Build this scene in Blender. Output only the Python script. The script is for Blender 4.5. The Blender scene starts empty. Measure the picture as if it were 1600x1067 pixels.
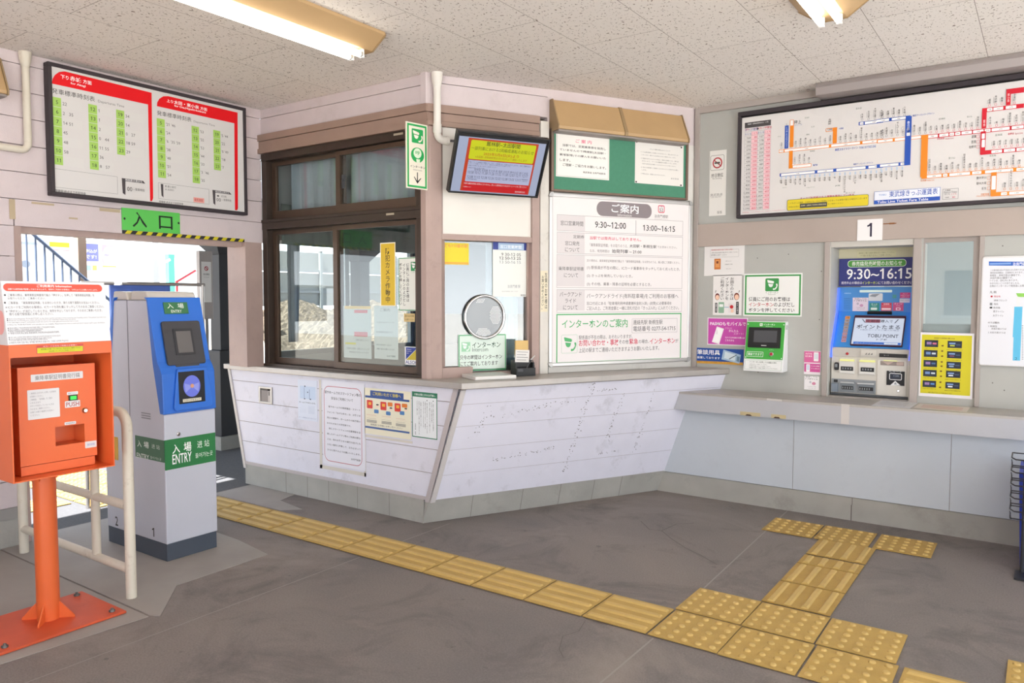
# -*- coding: utf-8 -*-
import bpy, bmesh, math, random
from mathutils import Matrix, Vector
random.seed(7)
SC = bpy.context.scene
COL = SC.collection
R = math.radians
# ---------------------------------------------------------------- camera, light, exposure
cam_data = bpy.data.cameras.new('camera')
cam_data.sensor_fit = 'HORIZONTAL'; cam_data.sensor_width = 36.0
cam_data.lens = 36.0 * 1194.75 / 1600.0
cam_data.clip_start = 0.02; cam_data.clip_end = 300
cam = bpy.data.objects.new('camera', cam_data); COL.objects.link(cam)
yaw, pitch, roll = R(-34.9451), R(3.2437), R(-0.0699)
fwd = Vector((math.cos(pitch)*math.sin(yaw), math.cos(pitch)*math.cos(yaw), -math.sin(pitch)))
rgt = Vector((math.cos(yaw), -math.sin(yaw), 0)); dwn = fwd.cross(rgt)
r2 = math.cos(roll)*rgt + math.sin(roll)*dwn; d2 = -math.sin(roll)*rgt + math.cos(roll)*dwn
cam.matrix_world = Matrix(((r2.x, -d2.x, -fwd.x, 0), (r2.y, -d2.y, -fwd.y, 0), (r2.z, -d2.z, -fwd.z, 1.4), (0, 0, 0, 1)))
SC.camera = cam
SC.view_settings.view_transform = 'Standard'; SC.view_settings.look = 'None'
SC.view_settings.gamma = 1.0; SC.view_settings.use_curve_mapping = False
SC.view_settings.exposure = 1.08
SC.cycles.use_denoising = True
SC.cycles.max_bounces = 10; SC.cycles.diffuse_bounces = 6; SC.cycles.transparent_max_bounces = 16
SC.cycles.sample_clamp_indirect = 6.0
world = bpy.data.worlds.new('sky'); SC.world = world; world.use_nodes = True
wn = world.node_tree.nodes; wl = world.node_tree.links
bg = wn['Background']; bg.inputs[1].default_value = 1.0
wt = wn.new('ShaderNodeTexCoord'); wsx = wn.new('ShaderNodeSeparateXYZ'); wr = wn.new('ShaderNodeValToRGB')   # hazy sky, brighter toward the horizon
wl.new(wt.outputs['Generated'], wsx.inputs[0]); wl.new(wsx.outputs['Z'], wr.inputs['Fac']); wl.new(wr.outputs['Color'], bg.inputs[0])
wr.color_ramp.elements[0].position = 0.0; wr.color_ramp.elements[0].color = (2.2, 2.3, 2.4, 1)
wr.color_ramp.elements[1].position = 0.75; wr.color_ramp.elements[1].color = (0.42, 0.52, 0.68, 1)
e_ = wr.color_ramp.elements.new(0.12); e_.color = (1.35, 1.45, 1.57, 1); e_ = wr.color_ramp.elements.new(0.32); e_.color = (0.82, 0.93, 1.06, 1)
sun_data = bpy.data.lights.new('sun', 'SUN'); sun_data.energy = 11.0; sun_data.angle = R(0.6); sun_data.color = (1.0, 0.985, 0.97)
sun = bpy.data.objects.new('sun', sun_data); COL.objects.link(sun)
sun.rotation_euler = Vector((0.05, -0.45, 0.88)).to_track_quat('Z', 'Y').to_euler()

# ---------------------------------------------------------------- materials
def lin(hx):
    c = [int(hx[i:i+2], 16)/255 for i in (0, 2, 4)]
    return tuple(v/12.92 if v <= 0.04045 else ((v+0.055)/1.055)**2.4 for v in c) + (1,)
MATS = {}
def mat(name, hx='cccccc', rough=0.6, metal=0.0, var=0.0, scale=5.0, bump=0.0, bscale=60.0, stain=None, stain_amt=0.0, stain_scale=2.0, spec=0.4):
    if name in MATS: return MATS[name]
    m = bpy.data.materials.new(name); m.use_nodes = True; nt = m.node_tree; N = nt.nodes; L = nt.links
    b = N['Principled BSDF']; b.inputs['Roughness'].default_value = rough; b.inputs['Metallic'].default_value = metal
    b.inputs['Specular IOR Level'].default_value = spec
    col = lin(hx); b.inputs['Base Color'].default_value = col
    if var or bump or stain_amt:
        tc = N.new('ShaderNodeTexCoord')
        src = None
        if var:
            n = N.new('ShaderNodeTexNoise'); n.inputs['Scale'].default_value = scale; n.inputs['Detail'].default_value = 6
            L.new(tc.outputs['Object'], n.inputs['Vector'])
            cr = N.new('ShaderNodeValToRGB'); cr.color_ramp.elements[0].position = 0.3; cr.color_ramp.elements[1].position = 0.7
            cr.color_ramp.elements[0].color = tuple(v*(1-var) for v in col[:3])+(1,)
            cr.color_ramp.elements[1].color = tuple(min(1, v*(1+var)) for v in col[:3])+(1,)
            L.new(n.outputs['Fac'], cr.inputs['Fac']); src = cr.outputs['Color']
        if stain_amt:
            n2 = N.new('ShaderNodeTexNoise'); n2.inputs['Scale'].default_value = stain_scale; n2.inputs['Detail'].default_value = 9; n2.inputs['Roughness'].default_value = 0.72
            L.new(tc.outputs['Object'], n2.inputs['Vector'])
            r = N.new('ShaderNodeValToRGB'); r.color_ramp.elements[0].position = 0.56; r.color_ramp.elements[1].position = 0.76
            r.color_ramp.elements[0].color = (0, 0, 0, 1); r.color_ramp.elements[1].color = (stain_amt,)*3+(1,)
            L.new(n2.outputs['Fac'], r.inputs['Fac'])
            mx = N.new('ShaderNodeMix'); mx.data_type = 'RGBA'
            L.new(r.outputs['Color'], mx.inputs['Factor'])
            if src: L.new(src, mx.inputs['A'])
            else: mx.inputs['A'].default_value = col
            mx.inputs['B'].default_value = lin(stain); src = mx.outputs['Result']
        if src: L.new(src, b.inputs['Base Color'])
        if bump:
            n3 = N.new('ShaderNodeTexNoise'); n3.inputs['Scale'].default_value = bscale; n3.inputs['Detail'].default_value = 4
            L.new(tc.outputs['Object'], n3.inputs['Vector'])
            bp = N.new('ShaderNodeBump'); bp.inputs['Strength'].default_value = bump; bp.inputs['Distance'].default_value = 0.004
            L.new(n3.outputs['Fac'], bp.inputs['Height']); L.new(bp.outputs['Normal'], b.inputs['Normal'])
    MATS[name] = m
    return m
def glow(name, hx, strength):
    if name in MATS: return MATS[name]
    m = bpy.data.materials.new(name); m.use_nodes = True; b = m.node_tree.nodes['Principled BSDF']
    b.inputs['Base Color'].default_value = tuple(v*0.15 for v in lin(hx)[:3])+(1,); b.inputs['Emission Color'].default_value = lin(hx); b.inputs['Emission Strength'].default_value = strength
    b.inputs['Roughness'].default_value = 0.35
    MATS[name] = m; return m
def ink(hx): return mat('print_'+hx, hx, 0.45)
def glass(name, tint='f4f8f8', ior=1.5, dusty=0.0):
    if name in MATS: return MATS[name]
    m = bpy.data.materials.new(name); m.use_nodes = True; nt = m.node_tree; N = nt.nodes; L = nt.links
    N.remove(N['Principled BSDF']); out = N['Material Output']
    t = N.new('ShaderNodeBsdfTransparent'); t.inputs[0].default_value = lin(tint)
    g = N.new('ShaderNodeBsdfGlossy'); g.inputs['Roughness'].default_value = 0.01
    f = N.new('ShaderNodeFresnel'); ge = N.new('ShaderNodeNewGeometry'); ma = N.new('ShaderNodeMath'); ma.operation = 'MULTIPLY_ADD'
    ma.inputs[1].default_value = 1/ior-ior; ma.inputs[2].default_value = ior; L.new(ge.outputs['Backfacing'], ma.inputs[0]); L.new(ma.outputs[0], f.inputs['IOR'])
    mx = N.new('ShaderNodeMixShader'); L.new(f.outputs[0], mx.inputs[0]); L.new(t.outputs[0], mx.inputs[1]); L.new(g.outputs[0], mx.inputs[2])
    last = mx.outputs[0]
    if dusty:
        d = N.new('ShaderNodeBsdfDiffuse'); d.inputs[0].default_value = (0.8, 0.82, 0.82, 1)
        m2 = N.new('ShaderNodeMixShader'); m2.inputs[0].default_value = dusty; L.new(last, m2.inputs[1]); L.new(d.outputs[0], m2.inputs[2]); last = m2.outputs[0]
    L.new(last, out.inputs[0]); MATS[name] = m; return m

SIDING = mat('white_siding_paint', 'd2c6c7', 0.65, var=0.03, scale=9, bump=0.25, bscale=240, stain='a89a92', stain_amt=0.35, stain_scale=3.2)
PANELW = mat('white_stucco_panel', 'dddce8', 0.6, var=0.025, scale=7, bump=0.28, bscale=260, stain='8f8d90', stain_amt=0.5, stain_scale=4.5)
SEAM = mat('dark_seam', '8d807c', 0.8); SEAML = mat('light_seam', 'aea8ac', 0.8)
BROWN = mat('brown_paint', '9c8376', 0.55, var=0.06, scale=5)
PINKBR = mat('pinkish_brown_paint', 'b09a92', 0.55, var=0.06, scale=6, stain='5a4038', stain_amt=0.18, stain_scale=14)
ALUBR = mat('bronze_aluminium', '463b34', 0.38, 0.35, var=0.08, scale=14)
SASHBR = mat('brown_sash', '57463a', 0.4, 0.3, var=0.08, scale=14)
STEEL = mat('dull_steel', 'aaa6a2', 0.32, 0.75, var=0.05, scale=10)
CTOP = mat('counter_metal', 'b5b0ab', 0.4, 0.35, var=0.06, scale=8, stain='8a837d', stain_amt=0.25, stain_scale=6)
CONC = mat('concrete_base', 'a8a69f', 0.8, var=0.09, scale=5, bump=0.25, bscale=50, stain='77726b', stain_amt=0.55, stain_scale=2.6)
GREYP = mat('grey_green_panel', 'b4b5b0', 0.55, var=0.03, scale=4, stain='8f8f88', stain_amt=0.12, stain_scale=5)
LOWP = mat('pale_blue_grey_panel', 'c3cad2', 0.5, var=0.025, scale=3, stain='8b8f93', stain_amt=0.14, stain_scale=6)
BEIGE = mat('beige_beam_paint', 'b1a49b', 0.55, var=0.04, scale=4, stain='8a6a52', stain_amt=0.1, stain_scale=8)
TRIMG = mat('taupe_trim_paint', 'ada49e', 0.55, var=0.04, scale=5)
APRON = mat('apron_laminate', 'b8b9be', 0.45, var=0.03, scale=4, stain='8f8a86', stain_amt=0.12, stain_scale=5)
WHITE = mat('white_sheet', 'f1efec', 0.55)
BOARDW = mat('white_board', 'eae7e2', 0.5, var=0.02, scale=4)
BLACK = mat('black_plastic', '1d1e20', 0.4)
DARKFR = mat('dark_board_frame', '3a3337', 0.6)
ORANGE = mat('orange_paint', 'e26a36', 0.36, var=0.03, scale=4, spec=0.5)
ORANGED = mat('orange_plate_paint', 'cf5733', 0.5, var=0.08, scale=6, stain='a8452c', stain_amt=0.4, stain_scale=5)
GATEW = mat('gate_metal', 'c9ccd8', 0.42, 0.15, var=0.02, scale=3)
GATEB = mat('gate_blue', '2f72d6', 0.35, spec=0.5)
GATED = mat('gate_kick', '4a525e', 0.45)
DKGREY = mat('dark_grey_plastic', '47474b', 0.4)
YTOP = mat('yellow_tile_relief', 'c9aa66', 0.5, var=0.08, scale=9, stain='a88a50', stain_amt=0.5, stain_scale=7)  # ridge and dot tops lighter: wear, plus lit tops painted into the colour
YELL = mat('yellow_tile', 'bc9c57', 0.6, var=0.09, scale=9, bump=0.3, bscale=120, stain='8a6f3f', stain_amt=0.55, stain_scale=5)
YELLD = mat('yellow_tile_worn', 'b5944e', 0.6, var=0.1, scale=9, bump=0.3, bscale=120, stain='7f653a', stain_amt=0.6, stain_scale=5)
PIPEW = mat('white_pipe', 'e6e2da', 0.4, var=0.02, scale=6)
CREAMP = mat('cream_pipe', 'd9d2c2', 0.45, var=0.04, scale=8, stain='7a5a3c', stain_amt=0.35, stain_scale=16)
TAN = mat('yellowed_acrylic', 'b99a70', 0.45, var=0.05, scale=4)
TANE = mat('yellowed_acrylic_end', '9a8260', 0.5)
GREENB = mat('green_felt', '4f8a70', 0.9, var=0.04, scale=40)
ALU = mat('silver_aluminium', 'c9c8c6', 0.3, 0.6)
CHROME = mat('chrome', 'd9d9d9', 0.12, 1.0)
MACHW = mat('machine_grey_white', 'cfcbc2', 0.4)
MACHB = mat('machine_blue', '3f8fd6', 0.35)
CURT = mat('grey_curtain', 'a9b3ba', 0.85, var=0.08, scale=6)
CURTB = mat('blue_grey_curtain', 'a3bac6', 0.85, var=0.06, scale=6)
INTW = mat('office_wall', 'b4b9b9', 0.8)
ASPH = mat('asphalt', '5d5d5f', 0.85, var=0.14, scale=70, bump=0.3, bscale=200)
BLKCOL = mat('black_column_paint', '3d3d40', 0.45, var=0.05, scale=5)

def ceiling_mat():
    m = bpy.data.materials.new('rock_wool_tiles'); m.use_nodes = True; nt = m.node_tree; N = nt.nodes; L = nt.links
    b = N['Principled BSDF']; b.inputs['Roughness'].default_value = 0.85; b.inputs['Specular IOR Level'].default_value = 0.15
    tc = N.new('ShaderNodeTexCoord')
    sp = N.new('ShaderNodeSeparateXYZ'); cb = N.new('ShaderNodeCombineXYZ')
    ad = N.new('ShaderNodeMath'); ad.operation = 'ADD'; ad.inputs[1].default_value = 3.90+0.4475*20
    ad2 = N.new('ShaderNodeMath'); ad2.operation = 'ADD'; ad2.inputs[1].default_value = -2.32+0.91*20
    L.new(tc.outputs['Object'], sp.inputs[0]); L.new(sp.outputs['X'], ad.inputs[0]); L.new(sp.outputs['Y'], ad2.inputs[0])
    L.new(ad2.outputs[0], cb.inputs['X']); L.new(ad.outputs[0], cb.inputs['Y'])
    br = N.new('ShaderNodeTexBrick'); br.offset = 0.5; br.offset_frequency = 2
    br.inputs['Scale'].default_value = 1; br.inputs['Brick Width'].default_value = 0.91; br.inputs['Row Height'].default_value = 0.4475
    br.inputs['Mortar Size'].default_value = 0.0016; br.inputs['Mortar Smooth'].default_value = 0.3
    br.inputs['Color1'].default_value = lin('ebe6e0'); br.inputs['Color2'].default_value = lin('e8e2dc'); br.inputs['Mortar'].default_value = lin('8c827a')
    L.new(cb.outputs[0], br.inputs['Vector'])
    nz = N.new('ShaderNodeTexNoise'); nz.inputs['Scale'].default_value = 22; nz.inputs['Detail'].default_value = 2
    L.new(tc.outputs['Object'], nz.inputs['Vector'])
    mxv = N.new('ShaderNodeMix'); mxv.data_type = 'RGBA'; mxv.blend_type = 'LINEAR_LIGHT'; mxv.inputs['Factor'].default_value = 0.035
    L.new(tc.outputs['Object'], mxv.inputs['A']); L.new(nz.outputs['Color'], mxv.inputs['B'])
    mp = N.new('ShaderNodeMapping'); mp.inputs['Scale'].default_value = (60, 32, 1)
    L.new(mxv.outputs['Result'], mp.inputs['Vector'])
    vo = N.new('ShaderNodeTexVoronoi'); vo.voronoi_dimensions = '2D'; vo.inputs['Scale'].default_value = 1.0
    L.new(mp.outputs[0], vo.inputs['Vector'])
    n2 = N.new('ShaderNodeTexNoise'); n2.inputs['Scale'].default_value = 30; L.new(tc.outputs['Object'], n2.inputs['Vector'])
    th = N.new('ShaderNodeMapRange'); th.inputs['From Min'].default_value = 0.3; th.inputs['From Max'].default_value = 0.7; th.inputs['To Min'].default_value = 0.02; th.inputs['To Max'].default_value = 0.20
    L.new(n2.outputs['Fac'], th.inputs['Value'])
    lt = N.new('ShaderNodeMath'); lt.operation = 'LESS_THAN'; L.new(vo.outputs['Distance'], lt.inputs[0]); L.new(th.outputs[0], lt.inputs[1])
    mx = N.new('ShaderNodeMix'); mx.data_type = 'RGBA'; mx.inputs['B'].default_value = lin('8d8178')
    L.new(lt.outputs[0], mx.inputs['Factor']); L.new(br.outputs['Color'], mx.inputs['A']); L.new(mx.outputs['Result'], b.inputs['Base Color'])
    return m
def floor_mat():
    m = bpy.data.materials.new('worn_concrete'); m.use_nodes = True; nt = m.node_tree; N = nt.nodes; L = nt.links
    b = N['Principled BSDF']; b.inputs['Roughness'].default_value = 0.62; b.inputs['Specular IOR Level'].default_value = 0.35
    tc = N.new('ShaderNodeTexCoord')
    def noise(s, d, r=0.5, dist=0.0):
        n = N.new('ShaderNodeTexNoise'); n.inputs['Scale'].default_value = s; n.inputs['Detail'].default_value = d; n.inputs['Roughness'].default_value = r; n.inputs['Distortion'].default_value = dist
        L.new(tc.outputs['Object'], n.inputs['Vector']); return n
    def ramp(src, p0, p1, c0, c1):
        r = N.new('ShaderNodeValToRGB'); r.color_ramp.elements[0].position = p0; r.color_ramp.elements[1].position = p1
        r.color_ramp.elements[0].color = c0; r.color_ramp.elements[1].color = c1; L.new(src, r.inputs['Fac']); return r.outputs['Color']
    def mix(f, a, bcol, blend='MIX'):
        x = N.new('ShaderNodeMix'); x.data_type = 'RGBA'; x.blend_type = blend
        if isinstance(f, float): x.inputs['Factor'].default_value = f
        else: L.new(f, x.inputs['Factor'])
        L.new(a, x.inputs['A'])
        if isinstance(bcol, tuple): x.inputs['B'].default_value = bcol
        else: L.new(bcol, x.inputs['B'])
        return x.outputs['Result']
    base = ramp(noise(0.7, 8, 0.6, 0.4).outputs['Fac'], 0.3, 0.7, lin('726d6c'), lin('8c827c'))
    fine = ramp(noise(130, 5, 0.7).outputs['Fac'], 0.3, 0.7, (0.78, 0.78, 0.78, 1), (1.2, 1.2, 1.2, 1))
    c = mix(1.0, base, fine, 'MULTIPLY')
    blot = ramp(noise(1.9, 10, 0.72, 0.9).outputs['Fac'], 0.50, 0.70, (0, 0, 0, 1), (0.75, 0.75, 0.75, 1))
    c = mix(blot, c, lin('5c5755'))
    spots = ramp(noise(14, 3, 0.5).outputs['Fac'], 0.70, 0.75, (0, 0, 0, 1), (0.6, 0.6, 0.6, 1))
    c = mix(spots, c, lin('5a5553'))
    light = ramp(noise(1.3, 8, 0.65, 0.6).outputs['Fac'], 0.54, 0.72, (0, 0, 0, 1), (0.6, 0.6, 0.6, 1))
    c = mix(light, c, lin('a0958d'))
    L.new(c, b.inputs['Base Color'])
    bp = N.new('ShaderNodeBump'); bp.inputs['Strength'].default_value = 0.2; bp.inputs['Distance'].default_value = 0.002
    L.new(noise(120, 4).outputs['Fac'], bp.inputs['Height']); L.new(bp.outputs['Normal'], b.inputs['Normal'])
    return m
CEIL = ceiling_mat(); FLOOR = floor_mat()
PATCH = mat('smooth_cement_patch', '9f9993', 0.6, var=0.1, scale=3, bump=0.1, bscale=60, stain='857f79', stain_amt=0.5, stain_scale=3)

# ---------------------------------------------------------------- geometry collector
I4 = Matrix.Identity(4)
def FR(o, x, y=None):
    """frame: local x, local y (default world up), local z = normal out of the wall"""
    x = Vector(x).normalized(); y = Vector(y or (0, 0, 1)).normalized(); n = x.cross(y)
    return Matrix(((x.x, y.x, n.x, o[0]), (x.y, y.y, n.y, o[1]), (x.z, y.z, n.z, o[2]), (0, 0, 0, 1)))
class G:
    def __init__(s): s.v = []; s.f = []; s.m = []; s.sm = []; s.mats = []
    def mi(s, m):
        if m not in s.mats: s.mats.append(m)
        return s.mats.index(m)
    def add(s, vs, fs, m, T=None, smooth=False):
        b = len(s.v); k = s.mi(m)
        for p in vs:
            p = Vector(p); s.v.append(tuple(T @ p) if T is not None else tuple(p))
        for f in fs: s.f.append(tuple(b+i for i in f)); s.m.append(k); s.sm.append(smooth)
        return s
    def box(s, a, b, m, T=None):
        x0, x1 = sorted((a[0], b[0])); y0, y1 = sorted((a[1], b[1])); z0, z1 = sorted((a[2], b[2]))
        v = [(x0, y0, z0), (x1, y0, z0), (x1, y1, z0), (x0, y1, z0), (x0, y0, z1), (x1, y0, z1), (x1, y1, z1), (x0, y1, z1)]
        return s.add(v, [(3, 2, 1, 0), (4, 5, 6, 7), (0, 1, 5, 4), (1, 2, 6, 5), (2, 3, 7, 6), (3, 0, 4, 7)], m, T)
    def prism(s, poly, d0, d1, m, T=None, smooth=False):
        """poly in local xy, extruded along local z from d0 to d1"""
        ar = sum(poly[i][0]*poly[(i+1) % len(poly)][1]-poly[(i+1) % len(poly)][0]*poly[i][1] for i in range(len(poly)))
        if ar < 0: poly = poly[::-1]
        n = len(poly); v = [(p[0], p[1], d0) for p in poly]+[(p[0], p[1], d1) for p in poly]
        b = len(s.v)
        s.add(v, [tuple(range(n-1, -1, -1)), tuple(range(n, 2*n))], m, T)
        k = s.mi(m)
        for i in range(n):
            j = (i+1) % n; s.f.append((b+i, b+j, b+n+j, b+n+i)); s.m.append(k); s.sm.append(smooth)
        return s
    def loft(s, rings, m, T=None, smooth=True, caps=True):
        n = len(rings[0]); v = [p for r in rings for p in r]; f = []
        for k in range(len(rings)-1):
            for i in range(n):
                j = (i+1) % n; f.append((k*n+i, k*n+j, (k+1)*n+j, (k+1)*n+i))
        s.add(v, f, m, T, smooth)
        if caps:
            s.add(rings[0], [tuple(range(n-1, -1, -1))], m, T); s.add(rings[-1], [tuple(range(n))], m, T)
        return s
    def tube(s, pts, r, m, T=None, n=12, caps=True):
        pts = [Vector(p) for p in pts]; rings = []
        up = None
        for i, p in enumerate(pts):
            d = (pts[min(i+1, len(pts)-1)]-pts[max(i-1, 0)]).normalized()
            if up is None: up = Vector((0, 0, 1)) if abs(d.z) < 0.9 else Vector((1, 0, 0))
            a = d.cross(up).normalized(); up = a.cross(d).normalized()
            rr = r[i] if isinstance(r, (list, tuple)) else r
            rings.append([p+a*(rr*math.cos(2*math.pi*k/n))+up*(rr*math.sin(2*math.pi*k/n)) for k in range(n)])
        rings = [rg[::-1] for rg in rings]
        return s.loft(rings, m, T, True, caps)
    def lathe(s, prof, m, T=None, n=24, caps=True):
        """prof: (radius, z) list, axis local z"""
        rings = [[(r*math.cos(2*math.pi*k/n), r*math.sin(2*math.pi*k/n), z) for k in range(n)] for r, z in prof]
        return s.loft(rings, m, T, True, caps)
    def ball(s, c, r, m, T=None, n=16):
        prof = [(max(1e-4, r*math.sin(math.pi*i/8)), -r*math.cos(math.pi*i/8)) for i in range(9)]
        t = Matrix.Translation(c); return s.lathe(prof, m, (T @ t) if T is not None else t, n, False)
    def build(s, name, parent=None, M=None, bevel=0.0, seg=2, world=False):
        me = bpy.data.meshes.new(name); me.from_pydata(s.v, [], s.f)
        for m in s.mats: me.materials.append(m)
        me.polygons.foreach_set('material_index', s.m); me.polygons.foreach_set('use_smooth', s.sm); me.update()
        o = bpy.data.objects.new(name, me); COL.objects.link(o)
        if parent is not None: o.parent = parent
        if M is not None: o.matrix_basis = M
        if world and parent is not None: o.matrix_parent_inverse = parent.matrix_basis.inverted()
        if bevel:
            b = o.modifiers.new('edge', 'BEVEL'); b.width = bevel; b.segments = seg; b.limit_method = 'ANGLE'; b.angle_limit = R(40)
        return o
def tag(o, label, cat, group=None, kind=None):
    o['label'] = label; o['category'] = cat
    if group: o['group'] = group
    if kind: o['kind'] = kind
    return o
def thing(name, loc, label, cat, group=None, M=None):
    o = bpy.data.objects.new(name, None); COL.objects.link(o); o.empty_display_size = 0.1
    o.matrix_basis = M if M is not None else Matrix.Translation(Vector(loc))
    return tag(o, label, cat, group)
def struct(g, name, M=None, parent=None, bevel=0.0):
    o = g.build(name, parent, M, bevel)
    if parent is None: o['kind'] = 'structure'
    return o

# ---------------------------------------------------------------- lettering
_font_obj = None
_cache = {}
def glyphs(txt, bold):
    global _font_obj
    key = (txt, bold)
    if key in _cache: return _cache[key]
    if _font_obj is None:
        cu = bpy.data.curves.new('lettering_source', 'FONT'); _font_obj = bpy.data.objects.new('lettering_source', cu); COL.objects.link(_font_obj)
    cu = _font_obj.data; cu.body = txt; cu.resolution_u = 2; cu.fill_mode = 'FRONT'; cu.offset = 0.009 if bold else 0.0
    dg = bpy.context.evaluated_depsgraph_get(); ev = _font_obj.evaluated_get(dg); me = ev.to_mesh()
    vs = [(v.co.x, v.co.y) for v in me.vertices]; fs = [tuple(p.vertices) for p in me.polygons]
    ev.to_mesh_clear()
    if '1' in txt and not any(c in txt for c in 'Il|'):      # the built-in figure one is a bare stroke: give it its flag
        for i in range(len(vs)-3):
            q = vs[i:i+4]; ax = min(p[0] for p in q); bx = max(p[0] for p in q); ay = min(p[1] for p in q); by = max(p[1] for p in q)
            if abs(bx-ax-0.1) < 0.06 and abs(by-ay-0.68) < 0.06 and all((abs(p[0]-ax) < 1e-3 or abs(p[0]-bx) < 1e-3) and (abs(p[1]-ay) < 1e-3 or abs(p[1]-by) < 1e-3) for p in q):
                n = len(vs); w = bx-ax; vs += [(ax, by), (ax-0.05, by-0.07), (ax-0.14, by-0.11), (ax-0.14, by-0.11-w*0.8), (ax, by-0.07-w*0.8)]; fs.append((n, n+1, n+2, n+3, n+4))
    _cache[key] = (vs, fs); return vs, fs
ROT = 'ー~~()()「」―'
def rrect(x0, y0, x1, y1, r):
    r = min(r, (x1-x0)/2.01, (y1-y0)/2.01)
    if r <= 0: return [(x0, y0), (x1, y0), (x1, y1), (x0, y1)]
    out = []
    for cx, cy, a in ((x1-r, y0+r, -90), (x1-r, y1-r, 0), (x0+r, y1-r, 90), (x0+r, y0+r, 180)):
        for k in range(6): t = R(a+18*k); out.append((cx+r*math.cos(t), cy+r*math.sin(t)))
    return out
def flat(g, poly, z, m): g.add([(p[0], p[1], z) for p in poly], [tuple(range(len(poly)))], m)
def put(g, vs, fs, m, z, sx, sy, ox, oy, rot=False):
    if rot: g.add([(oy_*sx+ox, -ox_*sy+oy, z) for ox_, oy_ in vs], fs, m)
    else: g.add([(x*sx+ox, y*sy+oy, z) for x, y in vs], fs, m)
def draw(g, items, pick, z0=0.0002, dz=0.00001):
    """prints a list of marks on the local xy plane"""
    for k, it in enumerate(items):
        z = z0+k*dz; c = it[0]
        if c == 'r':
            _, x0, y0, x1, y1, col = it; flat(g, [(x0, y0), (x1, y0), (x1, y1), (x0, y1)], z, pick(col))
        elif c == 'rr':
            _, x0, y0, x1, y1, col, rad = it; flat(g, rrect(x0, y0, x1, y1, rad), z, pick(col))
        elif c == 'o':
            _, x0, y0, x1, y1, col, th, rad = it
            a = rrect(x0, y0, x1, y1, rad); b = rrect(x0+th, y0+th, x1-th, y1-th, max(0, rad-th) if rad else 0)
            n = len(a)
            if len(b) == n: g.add([(p[0], p[1], z) for p in a+b], [(i, (i+1) % n, n+(i+1) % n, n+i) for i in range(n)], pick(col))
            else:
                for q in ((x0, y0, x1, y0+th), (x0, y1-th, x1, y1), (x0, y0+th, x0+th, y1-th), (x1-th, y0+th, x1, y1-th)):
                    flat(g, [(q[0], q[1]), (q[2], q[1]), (q[2], q[3]), (q[0], q[3])], z, pick(col))
        elif c == 'p':
            _, pts, col = it
            ar = sum(pts[i][0]*pts[(i+1) % len(pts)][1]-pts[(i+1) % len(pts)][0]*pts[i][1] for i in range(len(pts)))
            flat(g, pts if ar > 0 else pts[::-1], z, pick(col))
        elif c in ('e', 'ring'):
            x0, y0, x1, y1 = it[1:5]; cx, cy, rx, ry = (x0+x1)/2, (y0+y1)/2, (x1-x0)/2, (y1-y0)/2
            n = 28 if max(rx, ry) > 0.01 else 10
            a = [(cx+rx*math.cos(2*math.pi*i/n), cy+ry*math.sin(2*math.pi*i/n)) for i in range(n)]
            if c == 'e': flat(g, a, z, pick(it[5]))
            else:
                th = it[6]; b = [(cx+(rx-th)*math.cos(2*math.pi*i/n), cy+(ry-th)*math.sin(2*math.pi*i/n)) for i in range(n)]
                g.add([(p[0], p[1], z) for p in a+b], [(i, (i+1) % n, n+(i+1) % n, n+i) for i in range(n)], pick(it[5]))
        elif c == 't':
            _, txt, x0, y0, x1, y1, col, bold = it
            vs, fs = glyphs(txt, bold)
            if not vs: continue
            ax, bx = min(p[0] for p in vs), max(p[0] for p in vs); ay, by = min(p[1] for p in vs), max(p[1] for p in vs)
            sx = (x1-x0)/max(1e-6, bx-ax); sy = (y1-y0)/max(1e-6, by-ay)
            put(g, vs, fs, pick(col), z, sx, sy, x0-ax*sx, y0-ay*sy)
        elif c == 'n':
            _, txt, x, y, hgt, col, al = it
            vs, fs = glyphs(txt, 0)
            if not vs: continue
            s = hgt/0.72; wd = max(p[0] for p in vs)*s
            put(g, vs, fs, pick(col), z, s, s, x-(0 if al == 'L' else wd/2 if al == 'C' else wd), y)
        elif c == 'v':
            _, txt, x0, y0, x1, y1, col, bold = it
            n = len(txt); hc = (y1-y0)/n; w = x1-x0
            for i, ch in enumerate(txt):
                if ch in ' ': continue
                vs, fs = glyphs(ch, bold)
                if not vs: continue
                yb = y1-(i+1)*hc
                if ch in ROT:
                    put(g, [(p[0], p[1]-0.38) for p in vs], fs, pick(col), z, w*0.9, hc*0.95, (x0+x1)/2, yb+hc*0.98, True)
                elif ord(ch) < 128:
                    ww = max(p[0] for p in vs); put(g, vs, fs, pick(col), z, w*0.9, hc*0.95, (x0+x1)/2-ww*w*0.45, yb+hc*0.14)
                else: put(g, vs, fs, pick(col), z, w, hc, x0, yb+hc*0.12)
        elif c == 'icon':
            _, x0, y0, x1, y1, col = it; w, hh = x1-x0, y1-y0; m = pick(col)
            P = lambda q: [(x0+a*w, y0+b*hh) for a, b in q]
            flat(g, P([(.12, .70), (.62, .64), (.68, .78), (.60, .86), (.08, .98), (.05, .92)]), z, m)
            flat(g, P([(.14, .62), (.20, .40), (.30, .30), (.42, .28), (.53, .36), (.60, .57)]), z, m)
            flat(g, P([(.86, .62), (.97, .60), (1.0, .46), (.93, .22), (.80, .06), (.62, .0), (.56, .10), (.64, .18), (.74, .16), (.86, .30), (.90, .44), (.85, .48)]), z, m)
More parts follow.
